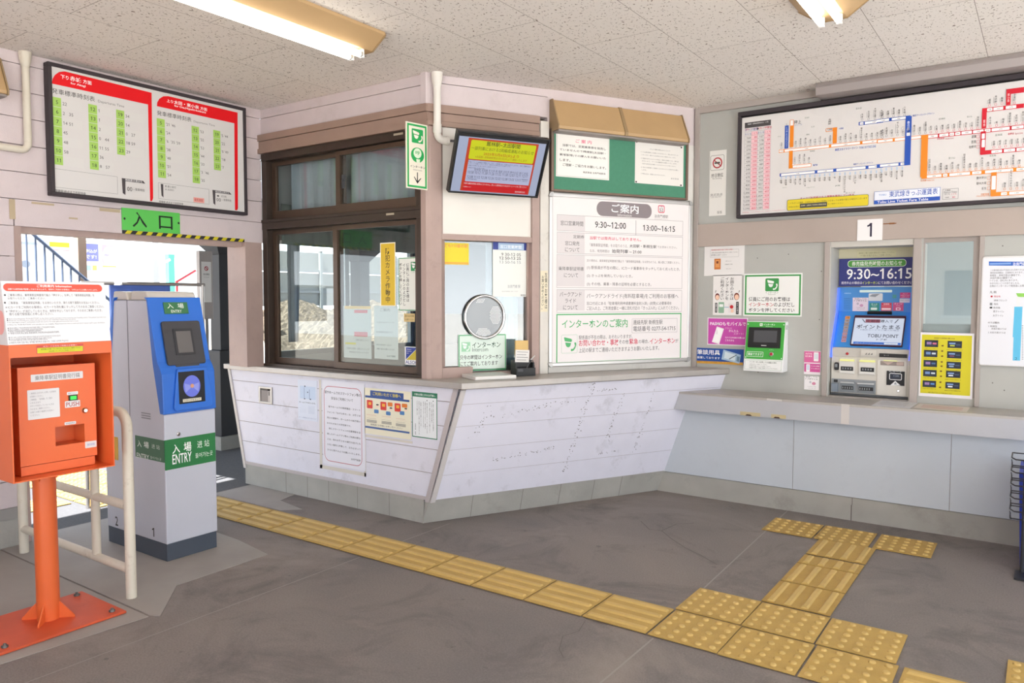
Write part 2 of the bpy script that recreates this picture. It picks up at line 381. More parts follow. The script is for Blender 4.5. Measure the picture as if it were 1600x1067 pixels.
def sign(name, key, frame, off, base, label, cat, group=None, parent=None, thick=0.0012, emit=0.0, rad=0.0, pad=0.0, M=None, plate=None):
    x0, y0, W, H, items = PRINT[key]
    g = G()
    bm = base if not isinstance(base, str) else (glow('screen_'+base, base, emit) if emit else mat('sheet_'+base, base, 0.5))
    g.prism(rrect(*(plate or (-pad, -pad, W+pad, H+pad)), rad), -thick, 0, bm)
    pick = (lambda h: glow('screen_'+h, h, emit)) if emit else ink
    draw(g, items, pick)
    MM = (frame @ Matrix.Translation((x0, y0, off))) if M is None else M
    if parent is not None:
        MM = parent.matrix_basis.inverted() @ MM
        o = g.build(name, parent, MM); 
        if label: o['label'] = label
        return o
    return tag(g.build(name, None, MM), label, cat, group)
PRINT = {
 'timetable': (2.1141, 1.9999, 1.2351, 0.7093, [
  ('p',[[.0144,.6169],[.0195,.6435],[.0334,.6694],[.0559,.6911],[.0871,.7022],[.6098,.6944],[.603,.0341],[.5949,.0128],[.582,.0135],[.5842,.6156]],'e60012'),
  ('p',[[.6432,.6175],[.646,.6415],[.6608,.6679],[.6886,.6891],[.722,.6972],[1.2373,.6935],[1.2265,.0275],[1.2183,.0131],[1.2013,.0138],[1.2095,.6147]],'e60012'),
  ('t','下り',.0643,.6565,.108,.6794,'ffffff',1),('t','赤城',.116,.6558,.1778,.6842,'ffffff',1),('t','方面',.1886,.6572,.2382,.6807,'ffffff',1),
  ('t','for Akagi',.1186,.6334,.203,.6497,'ffffff',1),('t','発車標準時刻表',.0137,.5633,.2543,.5941,'333333',0),
  ('t','Departures Time',.2728,.5607,.4309,.5804,'777777',0),('t','上り',.7104,.6577,.7544,.6773,'ffffff',1),('t','太田・東小泉',.7606,.6564,.9394,.6807,'ffffff',1),
  ('t','方面',.9494,.6555,.9995,.6776,'ffffff',1),('t','for Ota,Higashi-koizumi',.7633,.6352,.9893,.6523,'ffffff',1),
  ('t','発車標準時刻表',.6425,.5614,.8815,.592,'333333',0),('t','Departures Time',.8984,.5602,1.0561,.5772,'777777',0),('r',.0148,.4918,.0627,.5442,'a5cf63'),
  ('r',.0647,.4918,.1777,.5442,'d9d8d5'),('n','5',.0388,.507,.0219,'333333','C'),('n','22',.0687,.507,.0186,'555555','L'),('r',.0148,.437,.0627,.4894,'a5cf63'),
  ('n','6',.0388,.4522,.0219,'333333','C'),('n','2   35',.0687,.4522,.0186,'555555','L'),('r',.0148,.3822,.0627,.4346,'a5cf63'),
  ('r',.0647,.3822,.1777,.4346,'d9d8d5'),('n','7',.0388,.3974,.0219,'333333','C'),('n','14 51',.0687,.3974,.0186,'555555','L'),
  ('r',.0148,.3273,.0627,.3798,'a5cf63'),('n','8',.0388,.3426,.0219,'333333','C'),('n','45',.0687,.3426,.0186,'555555','L'),
  ('r',.0148,.2725,.0627,.3249,'a5cf63'),('r',.0647,.2725,.1777,.3249,'d9d8d5'),('n','9',.0388,.2878,.0219,'333333','C'),
  ('n','48',.0687,.2878,.0186,'555555','L'),('r',.0148,.2177,.0627,.2701,'a5cf63'),('n','10',.0388,.233,.0219,'333333','C'),
  ('n','58',.0687,.233,.0186,'555555','L'),('r',.0148,.1629,.0627,.2153,'a5cf63'),('r',.0647,.1629,.1777,.2153,'d9d8d5'),
  ('n','11',.0388,.1781,.0219,'333333','C'),('r',.2143,.4919,.2655,.5444,'a5cf63'),('r',.2675,.4919,.3555,.5444,'d9d8d5'),
  ('n','12',.2399,.5072,.0219,'333333','C'),('n','1',.2715,.5072,.0187,'555555','L'),('r',.2143,.4371,.2655,.4895,'a5cf63'),
  ('n','13',.2399,.4523,.0219,'333333','C'),('n','1',.2715,.4523,.0187,'555555','L'),('r',.2143,.3822,.2655,.4347,'a5cf63'),
  ('r',.2675,.3822,.3555,.4347,'d9d8d5'),('n','14',.2399,.3974,.0219,'333333','C'),('n','2',.2715,.3974,.0187,'555555','L'),
  ('r',.2143,.3273,.2655,.3798,'a5cf63'),('n','15',.2399,.3426,.0219,'333333','C'),('n','0   44',.2715,.3426,.0187,'555555','L'),
  ('r',.2143,.2724,.2655,.3249,'a5cf63'),('r',.2675,.2724,.3555,.3249,'d9d8d5'),('n','16',.2399,.2877,.0219,'333333','C'),
  ('n','11 55',.2715,.2877,.0187,'555555','L'),('r',.2143,.2176,.2655,.27,'a5cf63'),('n','17',.2399,.2328,.0219,'333333','C'),
  ('n','36',.2715,.2328,.0187,'555555','L'),('r',.2143,.1627,.2655,.2152,'a5cf63'),('r',.2675,.1627,.3555,.2152,'d9d8d5'),
  ('n','18',.2399,.178,.0219,'333333','C'),('n','8   57',.2715,.178,.0187,'555555','L'),('r',.3795,.4924,.4299,.5444,'a5cf63'),
  ('r',.4319,.4924,.5499,.5444,'d9d8d5'),('n','19',.4047,.5075,.0218,'333333','C'),('n','34',.4359,.5075,.0185,'555555','L'),('r',.3795,.438,.4299,.49,'a5cf63'),
  ('n','20',.4047,.4532,.0218,'333333','C'),('n','14',.4359,.4532,.0185,'555555','L'),('r',.3795,.3837,.4299,.4356,'a5cf63'),
  ('r',.4319,.3837,.5499,.4356,'d9d8d5'),('n','21',.4047,.3988,.0218,'333333','C'),('n','0   27',.4359,.3988,.0185,'555555','L'),
  ('r',.3795,.3293,.4299,.3813,'a5cf63'),('n','22',.4047,.3444,.0218,'333333','C'),('n','18 59',.4359,.3444,.0185,'555555','L'),
  ('r',.3795,.2749,.4299,.3269,'a5cf63'),('r',.4319,.2749,.5499,.3269,'d9d8d5'),('n','23',.4047,.29,.0218,'333333','C'),('n','29',.4359,.29,.0185,'555555','L'),
  ('r',.6391,.4912,.6928,.5425,'a5cf63'),('r',.6948,.4912,.8228,.5425,'d9d8d5'),('n','5',.666,.5061,.0215,'333333','C'),
  ('n',"'21 '46",.6988,.5061,.0183,'555555','L'),('r',.6391,.4375,.6928,.4888,'a5cf63'),('n','6',.666,.4524,.0215,'333333','C'),
  ('n',"'24",.6988,.4524,.0183,'555555','L'),('r',.6391,.3838,.6928,.4351,'a5cf63'),('r',.6948,.3838,.8228,.4351,'d9d8d5'),
  ('n','7',.666,.3987,.0215,'333333','C'),('n',"'6  '35 '59",.6988,.3987,.0183,'555555','L'),('r',.6391,.3302,.6928,.3814,'a5cf63'),
  ('n','8',.666,.3451,.0215,'333333','C'),('n',"'38",.6988,.3451,.0183,'555555','L'),('r',.6391,.2765,.6928,.3278,'a5cf63'),
  ('r',.6948,.2765,.8228,.3278,'d9d8d5'),('n','9',.666,.2914,.0215,'333333','C'),('n',"'48",.6988,.2914,.0183,'555555','L'),
  ('r',.6391,.2228,.6928,.2741,'a5cf63'),('n','10',.666,.2377,.0215,'333333','C'),('n',"'51",.6988,.2377,.0183,'555555','L'),
  ('r',.6391,.1691,.6928,.2204,'a5cf63'),('r',.6948,.1691,.8228,.2204,'d9d8d5'),('n','11',.666,.184,.0215,'333333','C'),
  ('n',"'54",.6988,.184,.0183,'555555','L'),('r',.881,.4876,.9346,.539,'a5cf63'),('r',.9366,.4876,1.0046,.539,'d9d8d5'),
  ('n','12',.9078,.5025,.0215,'333333','C'),('n',"'53",.9406,.5025,.0183,'555555','L'),('r',.881,.4337,.9346,.4852,'a5cf63'),
  ('n','13',.9078,.4487,.0215,'333333','C'),('n',"'55",.9406,.4487,.0183,'555555','L'),('r',.881,.3799,.9346,.4313,'a5cf63'),
  ('r',.9366,.3799,1.0046,.4313,'d9d8d5'),('n','14',.9078,.3948,.0215,'333333','C'),('n',"'53",.9406,.3948,.0183,'555555','L'),
  ('r',.881,.326,.9346,.3775,'a5cf63'),('n','15',.9078,.341,.0215,'333333','C'),('n',"'44",.9406,.341,.0183,'555555','L'),('r',.881,.2722,.9346,.3236,'a5cf63'),
  ('r',.9366,.2722,1.0046,.3236,'d9d8d5'),('n','16',.9078,.2871,.0215,'333333','C'),('n',"'33",.9406,.2871,.0183,'555555','L'),
  ('r',.881,.2183,.9346,.2698,'a5cf63'),('n','17',.9078,.2333,.0215,'333333','C'),('n',"'3  '46",.9406,.2333,.0183,'555555','L'),
  ('r',.881,.1645,.9346,.2159,'a5cf63'),('r',.9366,.1645,1.0046,.2159,'d9d8d5'),('n','18',.9078,.1795,.0215,'333333','C'),
  ('n',"'35",.9406,.1795,.0183,'555555','L'),('r',1.0421,.4885,1.0956,.5402,'a5cf63'),('r',1.0976,.4885,1.1656,.5402,'d9d8d5'),
  ('n','19',1.0688,.5035,.0216,'333333','C'),('n',"'5 '44",1.1016,.5035,.0184,'555555','L'),('r',1.0421,.4344,1.0956,.4861,'a5cf63'),
  ('n','20',1.0688,.4495,.0216,'333333','C'),('n',"'22",1.1016,.4495,.0184,'555555','L'),('r',1.0421,.3804,1.0956,.432,'a5cf63'),
  ('r',1.0976,.3804,1.1656,.432,'d9d8d5'),('n','21',1.0688,.3954,.0216,'333333','C'),('n',"'0 '49",1.1016,.3954,.0184,'555555','L'),
  ('r',1.0421,.3263,1.0956,.378,'a5cf63'),('n','22',1.0688,.3413,.0216,'333333','C'),('n',"'18",1.1016,.3413,.0184,'555555','L'),
  ('r',1.0421,.2722,1.0956,.3239,'a5cf63'),('r',1.0976,.2722,1.1656,.3239,'d9d8d5'),('n','23',1.0688,.2872,.0216,'333333','C'),
  ('n',"'7",1.1016,.2872,.0184,'555555','L'),('o',.011,.0324,.376,.1389,'777777',.0015,0),('t','停車駅 終点まで各駅停車',.0135,.0055,.1845,.0217,'444444',0),
  ('p',[[.4029,.134],[.5396,.1333],[.5518,.1177],[.4256,.1171],[.4233,.0327],[.4064,.0427]],'4a4548'),('t','時刻表の見かた',.426,.1185,.5339,.133,'ffffff',0),
  ('t','00',.4349,.0594,.4669,.0856,'333333',0),('t','~ 発車時刻',.4726,.0654,.5462,.0831,'555555',0),('o',.6381,.0331,1.0006,.1354,'777777',.0015,0),
  ('t','停車駅 終点まで各駅停車',.6406,.0085,.8085,.0227,'444444',0),('p',[[.6554,.1293],[.6719,.1292],[.6719,.0435],[.659,.0556]],'4a4548'),
  ('t','東:東小泉行',.6828,.1106,.7597,.1254,'555555',0),('t','太:太田行',.6823,.0922,.7456,.1046,'555555',0),('r',.8836,.0369,.9629,.0695,'e9a59c'),
  ('t','乗降車駅',.8894,.0434,.9546,.0638,'a03030',0),('p',[[1.0264,.134],[1.1599,.1327],[1.1751,.1177],[1.0483,.1179],[1.0463,.0321],[1.0317,.0438]],'4a4548'),
  ('t','時刻表の見かた',1.0486,.1207,1.1558,.1315,'ffffff',0),('t','00',1.0562,.0607,1.0895,.0826,'333333',0),('t','~ 発車時刻',1.0976,.0669,1.1713,.0837,'555555',0),
  ('t','●  行先',1.0604,.0907,1.136,.1054,'555555',0),
 ]),
 'entrance': (2.5324, 1.8214, 0.3872, 0.1369, [
  ('t','入',.0655,.0226,.1591,.1192,'16181a',1),('t','口',.2403,.0238,.3343,.1085,'16181a',1),('e',.0089,.0622,.0222,.0777,'222222'),
  ('e',.3701,.0639,.3852,.0782,'222222'),
 ]),
 'box_notice': (1.3013, -0.0215, 0.3936, 0.2712, [
  ('rr',.0075,.2341,.3877,.2652,'ee5a48',.03),('t','ご利用案内 Information',.1292,.2506,.2629,.2624,'ffffff',1),
  ('t','当駅では駅係員が配置しておりませんので、電車をご利用のお客様は、つぎのようにお願いいたします。',.0232,.239,.3669,.2459,'ffffff',0),('e',.0072,.2147,.0138,.2227,'3a3a40'),
  ('e',.0042,.1845,.0107,.1926,'3a3a40'),('t','ご乗車の際は、乗降車駅証明書発行機の「押ボタン」を押して「乗降車駅証明書」を',.0205,.2136,.3509,.2243,'3a3a40',0),
  ('t','お取りいただき、ご乗車ください。',.019,.2013,.1561,.2104,'3a3a40',0),('t','ご乗車後、「乗降車駅証明書」をお持ちいただき、降りる駅で運賃をお支払いください。',.0193,.1822,.3676,.1931,'3a3a40',0),
  ('t','※ ICカードをご利用のお客様は、ICカードを改札機にタッチしてそのままご乗車ください。',.0073,.1648,.3859,.1761,'3a3a40',0),
  ('t','※「押ボタン」が消灯しているときは、発売を中止しております。そのままご乗車いただき、',.0074,.1489,.3765,.1598,'3a3a40',0),('t','降りる駅で駅係員にお申し出ください。',.0182,.137,.1786,.1481,'3a3a40',0),
  ('t','● Before boarding,press "PUSH BUTTON" on the ticket machine and take a ticket issued by your boarding station. Then,please board the train.',.0072,.1208,.3899,.1272,'55555c',0),
  ('t','● Please be sure to keep your ticket and pay the fare at your destination station after you arrive.',.0068,.1145,.264,.1207,'55555c',0),
  ('t','※ For passengers using IC cards,please touch the card to the ticket gate and board the train as usual.',.0068,.107,.2741,.1131,'55555c',0),
  ('t','※ When the "PUSH BUTTON" is lit out,sales are not available. Please board the train as usual and inform station staff at your destination.',.0066,.0972,.3822,.1035,'55555c',0),
  ('t','● 乘车时,请按上下车站证明书发行机的"按钮",领取"上下车站证明书"后乘车。',.0065,.0849,.1798,.0911,'55555c',0),('t','● 乘车后,请携带"上下车站证明书",在到达车站支付车费。',.0064,.0779,.1336,.0841,'55555c',0),
  ('t','※ 使用IC卡的乘客,请将IC卡触碰检票机,直接乘车。',.0065,.0716,.1286,.0781,'55555c',0),('t','※ "按钮"灯灭时,停止发售,请直接乘车,并在到达车站向站务员说明。',.0066,.0635,.1939,.0712,'55555c',0),
  ('t','● 승차 시에는 승하차역 증명서 발행기의 버튼을 눌러 승하차역 증명서를 받아 승차해 주십시오.',.0064,.0488,.1982,.0543,'55555c',0),
  ('t','● 승차 후 승하차역 증명서를 지참하여 도착역에서 운임을 지불해 주십시오.',.0064,.0419,.1632,.0477,'55555c',0),
  ('t','※ IC카드를 이용하시는 고객은 IC카드를 개찰기에 터치해 주십시오.',.0064,.0366,.1463,.0422,'55555c',0),
  ('t','※ 버튼이 꺼져 있을 때는 발매를 중지하고 있습니다. 그대로 승차해 주십시오.',.0062,.0265,.226,.0345,'55555c',0),
 ]),
 'intercom_sign': (-0.1660, 2.0539, 0.1595, 0.3889, [
  ('o',.0074,.0074,.1534,.381,'23a455',.012,0),('rr',.0385,.2694,.1299,.3572,'cfe6cc',.008),('rr',.0414,.2717,.1263,.3545,'23a455',.006),
  ('icon',.0459,.2769,.124,.346,'f1e8da'),('e',.0347,.1563,.1333,.2459,'23a455'),('e',.0539,.1827,.1138,.2417,'d9e8d0'),
  ('t','呼',.0685,.2035,.1026,.2253,'23a455',1),('p',[[.074,.1775],[.1036,.1776],[.1005,.1568],[.0768,.1566]],'d9e8d0'),
  ('t','インターホン',.0286,.1245,.1409,.1387,'222222',1),('t','Intercom',.0518,.1086,.1168,.1171,'555555',0),('r',.0787,.0446,.0854,.0986,'1c1c1c'),
  ('p',[[.0555,.0691],[.0597,.0719],[.0819,.0442],[.1076,.068],[.1106,.065],[.0818,.0312]],'1c1c1c'),
 ]),
 'camera_strip': (-3.5637, 1.3466, 0.1347, 0.4098, [
  ('o',.0,.0,.1347,.4098,'f3eedd',.006,0),('v','防犯カメラ作動中',.0431,.0215,.0879,.377,'3a3110',1),
 ]),
 'call_staff_sticker': (-3.4032, 1.3188, 0.1787, 0.3392, [
  ('o',.0014,.002,.1774,.336,'2f8f57',.005,0),('r',.1065,.251,.1631,.3087,'2f8f57'),('icon',.1092,.254,.1605,.3056,'eef2ee'),
  ('v','係員にご用のお客様は',.0665,.0562,.0919,.3017,'333333',1),('v','インターホンのよびだし',.036,.0315,.0612,.3024,'333333',1),
  ('v','ボタンを押してください',.0053,.0344,.0306,.3052,'333333',1),('t','インターホン',.1073,.2379,.1617,.247,'2f8f57',0),
 ]),
 'security_sticker': (-3.3528, 0.9754, 0.1147, 0.1159, [
  ('p',[[.0097,.1111],[.1074,.1107],[.009,.0327]],'2c3f94'),('p',[[.1074,.1087],[.1068,.0333],[.0118,.0308]],'c9b531'),
  ('t','ALSOK',.0061,.0066,.108,.0276,'26348a',1),('t','Always',.0166,.0944,.0553,.101,'ffffff',0),('t','Security',.0165,.0822,.0579,.0897,'ffffff',0),
  ('t','OK',.0164,.0709,.033,.0763,'ffffff',0),
 ]),
 'small_label': (-3.3591, 1.2493, 0.0934, 0.0527, [
  ('t','窓口は右側',.0069,.0304,.0868,.0446,'6b5a20',1),('t','へお廻りください',.0067,.0083,.0866,.0207,'6b5a20',1),
 ]),
 'taped_sheet_a': (-3.9265, 0.9953, 0.2650, 0.3510, [
  ('r',.0127,.3314,.2619,.3511,'d8b24a'),('r',.1063,.3044,.2315,.3246,'c2404a'),('r',.1041,.1468,.2293,.1779,'c2404a'),('r',.0166,.0912,.1183,.1041,'c8c234'),
  ('t','列車の運行について',.1189,.1171,.241,.1293,'5a6064',0),('t','ご利用のお客様へ お知らせいたします',.024,.0561,.2477,.0713,'5a6064',0),
  ('t','駅係員が不在となります',.0551,.0338,.2399,.0456,'5a6064',0),
 ]),
 'taped_sheet_b': (-3.6344, 1.0013, 0.2141, 0.3469, [
  ('t','ご案内',.056,.3112,.143,.3315,'5a6064',0),('t','いつもご利用いただきありがとうございます',.018,.2347,.1851,.2452,'5a6064',0),
  ('t','窓口営業時間の変更について',.0172,.1697,.1702,.1825,'5a6064',0),('t','令和六年四月一日より',.0161,.0865,.1549,.0973,'5a6064',0),
  ('t','ご理解ご協力をお願いいたします',.0158,.0593,.1833,.0706,'5a6064',0),('t','治良門橋駅',.1108,.0146,.19,.0268,'5a6064',0),
 ]),
 'children_poster': (0.1001, 1.6114, 0.1926, 0.1359, [
  ('t','こども110番の駅',.0051,.1057,.1854,.1293,'e58a4e',1),('r',.0016,.0019,.1905,.0155,'e3a93c'),
 ]),
 'window_hours_sheet': (0.4587, 1.4095, 0.2508, 0.3522, [
  ('r',.0011,.3035,.2488,.3523,'2f3f8f'),('r',.0394,.3048,.2237,.3475,'a9c3dd'),('t','窓口営業時間',.0526,.3124,.2056,.336,'f4f7fa',1),
  ('t','9 30-12 05',.0615,.2647,.2012,.2843,'222222',0),('t','12 50-13 25',.0472,.2405,.2012,.26,'222222',1),
  ('t','13 50-16 15',.0472,.2152,.2013,.234,'8b9094',0),('t','治良門橋 駅',.1061,.0568,.1983,.0784,'9a9da2',0),
  ('t','当駅の窓口営業時間をご案内しております',.0639,.0307,.1813,.0385,'aaaaaa',0),('t','東武鉄道',.2006,.0043,.2382,.016,'444444',1),
 ]),
 'intercom_plate': (0.2197, 0.9438, 0.3344, 0.2231, [
  ('o',.0021,-.0101,.3322,.2211,'4fae72',.006,0),('r',.021,.1142,.0815,.1753,'9fd3ae'),('icon',.0242,.1173,.0783,.1722,'eef5ef'),
  ('t','インターホン',.0956,.1364,.2942,.1735,'3c5a4a',1),('t','Intercom',.0955,.1126,.206,.1387,'4a6a5a',0),('t','只今の時間はインターホン',.0102,.0614,.3054,.0921,'333333',1),
  ('t','にてご案内しております',.0101,.0211,.2754,.0513,'333333',1),
 ]),
 'customer_strip': (0.7710, 1.3106, 0.0533, 0.2692, [
  ('v','左側のお客様は',.0313,.0176,.0508,.2594,'333333',1),('v','お買い求めください。',.007,.0146,.0264,.2386,'333333',1),
 ]),
 'pass_notice': (0.8811, 2.1997, 0.4096, 0.2878, [
  ('o',.0048,.0047,.4035,.2847,'cfcfc8',.004,0),('t','ご 案 内',.1473,.2297,.2697,.2535,'e0527e',1),('t','当駅では、定期乗車券を発売し',.0488,.1985,.3827,.2152,'1e1e1e',1),
  ('t','ていませんので隣接駅(太田駅・',.0271,.1668,.3805,.1837,'1e1e1e',1),('t','藪塚駅等)での購入をお願いいた',.0273,.1343,.3833,.1518,'1e1e1e',1),
  ('t','します。',.0275,.101,.1072,.1188,'1e1e1e',1),('t','ご理解・ご協力をお願いします。',.0495,.0707,.384,.0889,'1e1e1e',1),
  ('t','東武鉄道 治良門橋駅長',.2042,.0344,.3817,.0471,'1e1e1e',1),
 ]),
 'pet_notice': (1.5001, 2.1963, 0.4116, 0.2895, [
  ('e',.0045,.275,.0189,.2855,'1d1d1d'),('e',.3841,.2676,.3995,.2785,'1d1d1d'),('e',.0034,.0028,.0178,.0137,'1d1d1d'),('e',.3848,.0023,.4002,.0136,'1d1d1d'),
  ('t','ペット類の持込みについて',.1218,.2355,.2947,.2455,'6a6a6a',0),('t','いつも東武線をご利用いただきまして、誠にありがとう',.0473,.2114,.3626,.2202,'6a6a6a',0),
  ('t','ございます。駅からのお知らせをご案内いたします。',.0475,.1924,.3441,.2011,'6a6a6a',0),('t','① 動物を持ち込みになる時は、専用の容器に入れ、顔を出',.0479,.168,.368,.1766,'6a6a6a',0),
  ('t','さないよう、ケースの確認をお願いいたします。',.0571,.1506,.3542,.16,'6a6a6a',0),('t','手回り品料金を頂戴しておりますのでご了承ください。',.0573,.1323,.3498,.1405,'6a6a6a',0),
  ('t','② 他のお客様のご迷惑とならないようご協力をお願い',.0486,.1071,.369,.1163,'6a6a6a',0),('t','します。',.056,.0889,.0967,.0986,'6a6a6a',0),
  ('t','ご不明の点は、係員におたずねください。',.0474,.0627,.2574,.0721,'6a6a6a',0),('t','東 武 鉄 道',.3041,.0446,.3701,.0561,'6a6a6a',0),
 ]),
 'info_face': (0.8620, 0.9634, 1.0842, 1.1060, [
  ('rr',.3328,.9937,.7809,1.0925,'8a8083',.045),('t','ご案内',.4503,1.0212,.6711,1.0813,'ffffff',1),('t','Information',.5,.9982,.6138,1.0166,'e8e4e4',0),
  ('o',.8357,1.0377,.8917,1.0908,'d03a5c',.006,.012),('t','52',.8479,1.0469,.8796,1.0696,'444444',1),('t','TI',.8551,1.0733,.8732,1.0834,'666666',0),
  ('t','治良門橋駅',.8056,1.0025,.9222,1.0251,'555555',0),('t','Jiroenbashi Station',.806,.9911,.9224,.9977,'8a8a8a',0),
  ('o',.0291,.8822,1.0535,.9884,'a5a0a2',.0025,0),('r',.0331,.8861,.242,.9852,'d9d3d3'),('o',.0297,.7334,1.053,.8746,'a5a0a2',.0025,0),
  ('r',.0337,.7373,.2404,.8713,'d9d3d3'),('o',.0279,.5054,1.0523,.7261,'a5a0a2',.0025,0),('r',.0318,.5156,.2421,.7227,'d9d3d3'),
  ('o',.0291,.3404,1.052,.4944,'a5a0a2',.0025,0),('r',.033,.3538,.2434,.491,'d9d3d3'),('r',.6486,.8741,.6527,.9758,'a5a0a2'),
  ('t','窓口営業時間',.0555,.918,.2283,.9498,'4a4648',0),('t','9:30~12:00',.3203,.9128,.5691,.9556,'333333',1),('t','13:00~16:15',.7098,.9081,.9843,.9484,'333333',1),
  ('t','定期券',.1524,.8348,.237,.8585,'4a4648',0),('t','窓口発売',.0904,.7872,.1996,.8161,'4a4648',0),('t','について',.0906,.7455,.1999,.7736,'4a4648',0),
  ('t','乗降車駅証明書',.0414,.6206,.2346,.6462,'4a4648',0),('t','について',.0837,.5757,.1904,.6032,'4a4648',0),('t','パークアンド',.0515,.4476,.2183,.4773,'4a4648',0),
  ('t','ライド',.0926,.4056,.1755,.4335,'4a4648',0),('t','について',.0783,.36,.1892,.3895,'4a4648',0),('t','当駅では発売はしておりません。',.2802,.8322,.6953,.8549,'d23b5e',1),
  ('t','「乗降車駅証明書」をお取りのうえ、',.2806,.7851,.5877,.8077,'7d7879',0),('t','でお求めください。',.8324,.7903,1.0014,.8074,'7d7879',0),
  ('t','なお、発売時間は',.2809,.7471,.4369,.7675,'7d7879',0),('t','次の場合は、乗降車駅証明書発行機より「乗降車駅証明書」をお持ちのうえ、乗入駅にて精算ください。',.257,.6819,1.0308,.7004,'7d7879',0),
  ('t','太田駅・新桐生駅',.5989,.7877,.8253,.81,'333333',1),('t','始発列車 ~ 21:00',.4576,.7455,.6993,.7725,'333333',1),
  ('t','(1) 駅係員が不在の際に、ICカード乗車券をタッチしておく光ったとき。',.2587,.6298,1.0317,.656,'555052',0),('t','(2) きっぷを発売していないとき。',.2591,.5763,.6261,.6,'555052',0),
  ('t','(3) その他、乗車・降車の証明を必要とするとき。',.2595,.5184,.7846,.545,'555052',0),('t','パークアンドライド(有料駐車場)をご利用のお客様へ',.2588,.4317,1.0196,.4688,'555052',0),
  ('t','窓口付近にある「駐車場利用申請書兼料金封入袋」(封筒)に必要事項を',.2592,.387,.9622,.4136,'555052',0),('t','ご記入の上、ご利用金額と一緒に改札付近の「きっぷ入れ」に入れてください。',.2595,.3554,1.0271,.382,'555052',0),
  ('o',.0273,.0011,1.05,.332,'4fae6a',.008,0),('t','インターホンのご案内',.0696,.2357,.5898,.2946,'4fae6a',1),('o',.6266,.1943,1.0143,.2947,'a5a0a2',.002,0),
  ('t','連絡先駅 新桐生駅',.6368,.2524,.8855,.286,'4a4648',0),('t','電話番号 0277-54-1715',.6374,.2058,.9988,.2423,'4a4648',0),
  ('o',.0662,.068,.1886,.1926,'9fc9aa',.002,.008),('icon',.0808,.08,.1804,.1783,'4fae6a'),('t','駅係員が不在の際は、おそれいりますが、',.1998,.1576,.6312,.186,'4a4648',0),
  ('t','お問い合わせ・事故',.2001,.1123,.5168,.1562,'cf2f50',1),('t','その他',.5206,.1204,.5983,.15,'4a4648',0),('t','緊急',.6051,.1172,.6782,.1554,'cf2f50',1),
  ('t','の場合、',.6822,.1199,.7709,.1477,'4a4648',0),('t','インターホン',.7778,.1145,.9972,.1542,'cf2f50',1),('t','が',.9997,.1201,1.0248,.147,'4a4648',0),
  ('t','上記の駅までご連絡いただきますようお願いいたします。',.2004,.0694,.8583,.1011,'4a4648',0),
 ]),
 'escalator_sheet': (-4.3052, 0.5450, 0.2018, 0.2844, [
  ('r',.0225,.1507,.1851,.2398,'c3d3ea'),('r',.0649,.1519,.0693,.2291,'7f93b8'),('r',.12,.1527,.1246,.2195,'7f93b8'),('r',.0704,.199,.1246,.1992,'7f93b8'),
  ('e',.0683,.2337,.0822,.2442,'33405a'),('e',.0986,.1946,.1105,.2032,'33405a'),('e',.0633,.1472,.0793,.1548,'33405a'),('e',.1237,.1472,.1394,.156,'33405a'),
  ('t','ホームドアの使いかた',.014,.1194,.1825,.1311,'33363c',1),('r',.0185,.1038,.0875,.104,'8fa3c2'),('r',.1075,.1016,.1742,.1024,'8fa3c2'),
  ('r',.0183,.0956,.0873,.0959,'8fa3c2'),('r',.1074,.0935,.1741,.0944,'8fa3c2'),('r',.0182,.0875,.0872,.0878,'8fa3c2'),('r',.1072,.0854,.1739,.0864,'8fa3c2'),
  ('r',.018,.0793,.087,.0797,'8fa3c2'),('r',.107,.0774,.1738,.0783,'8fa3c2'),('r',.0178,.0711,.0868,.0716,'8fa3c2'),('r',.1069,.0693,.1736,.0703,'8fa3c2'),
  ('r',.0176,.063,.0866,.0635,'8fa3c2'),('r',.1067,.0612,.1734,.0623,'8fa3c2'),('r',.0174,.0548,.0865,.0554,'8fa3c2'),('r',.1065,.0531,.1733,.0542,'8fa3c2'),
  ('t','詳しくは駅係員におたずねください',.0095,.014,.1922,.0219,'7f8fae',0),
 ]),
 'smartphone_poster': (-4.0509, 0.2628, 0.4104, 0.5783, [
  ('o',.0157,.023,.3803,.5398,'b8485a',.004,.05),('t','駅やホームでのスマートフォン等の',.0248,.4862,.3725,.5074,'3d3f47',1),('t','安全なご利用について',.0892,.4487,.3,.4681,'3d3f47',1),
  ('t','駅やホームでの携帯電話・スマート',.0613,.3923,.3677,.4057,'4a4c55',1),('t','フォンの「ながら歩き」は、お客さま',.0463,.3546,.3689,.3678,'4a4c55',1),
  ('t','同士の接触や、ホームからの転落等の',.0455,.3159,.3684,.3292,'4a4c55',1),('t','おそれがあり大変危険です。',.0449,.2787,.2792,.2913,'4a4c55',1),
  ('t','特にスマートフォンの位置情報を活',.0615,.2426,.3674,.2559,'4a4c55',1),('t','用したゲームアプリ等のご利用の際な',.0435,.2047,.3668,.2181,'4a4c55',1),
  ('t','どは、他のお客さまの通行の妨げにな',.0457,.1685,.3681,.1817,'4a4c55',1),('t','らない場所に移動して、立ち止まって',.0451,.132,.3676,.1452,'4a4c55',1),
  ('t','から使用するようお願いいたします。',.0444,.095,.3652,.1083,'4a4c55',1),('t','治良門橋駅',.2759,.0564,.3665,.0698,'4a4c55',1),
 ]),
 'users_poster': (-3.6448, 0.5128, 0.4094, 0.3021, [
  ('r',.0543,.2508,.3485,.2885,'2d4f92'),('p',[[.0085,.2528],[.3977,.2504],[.3976,.2371],[.0083,.2388]],'2d4f92'),
  ('t','ご利用いただく皆様へ',.0782,.2573,.325,.2794,'e6d23c',1),('rr',.0232,.1694,.0756,.2235,'d8382f',.006),('r',.0382,.192,.0627,.2108,'f0b23a'),
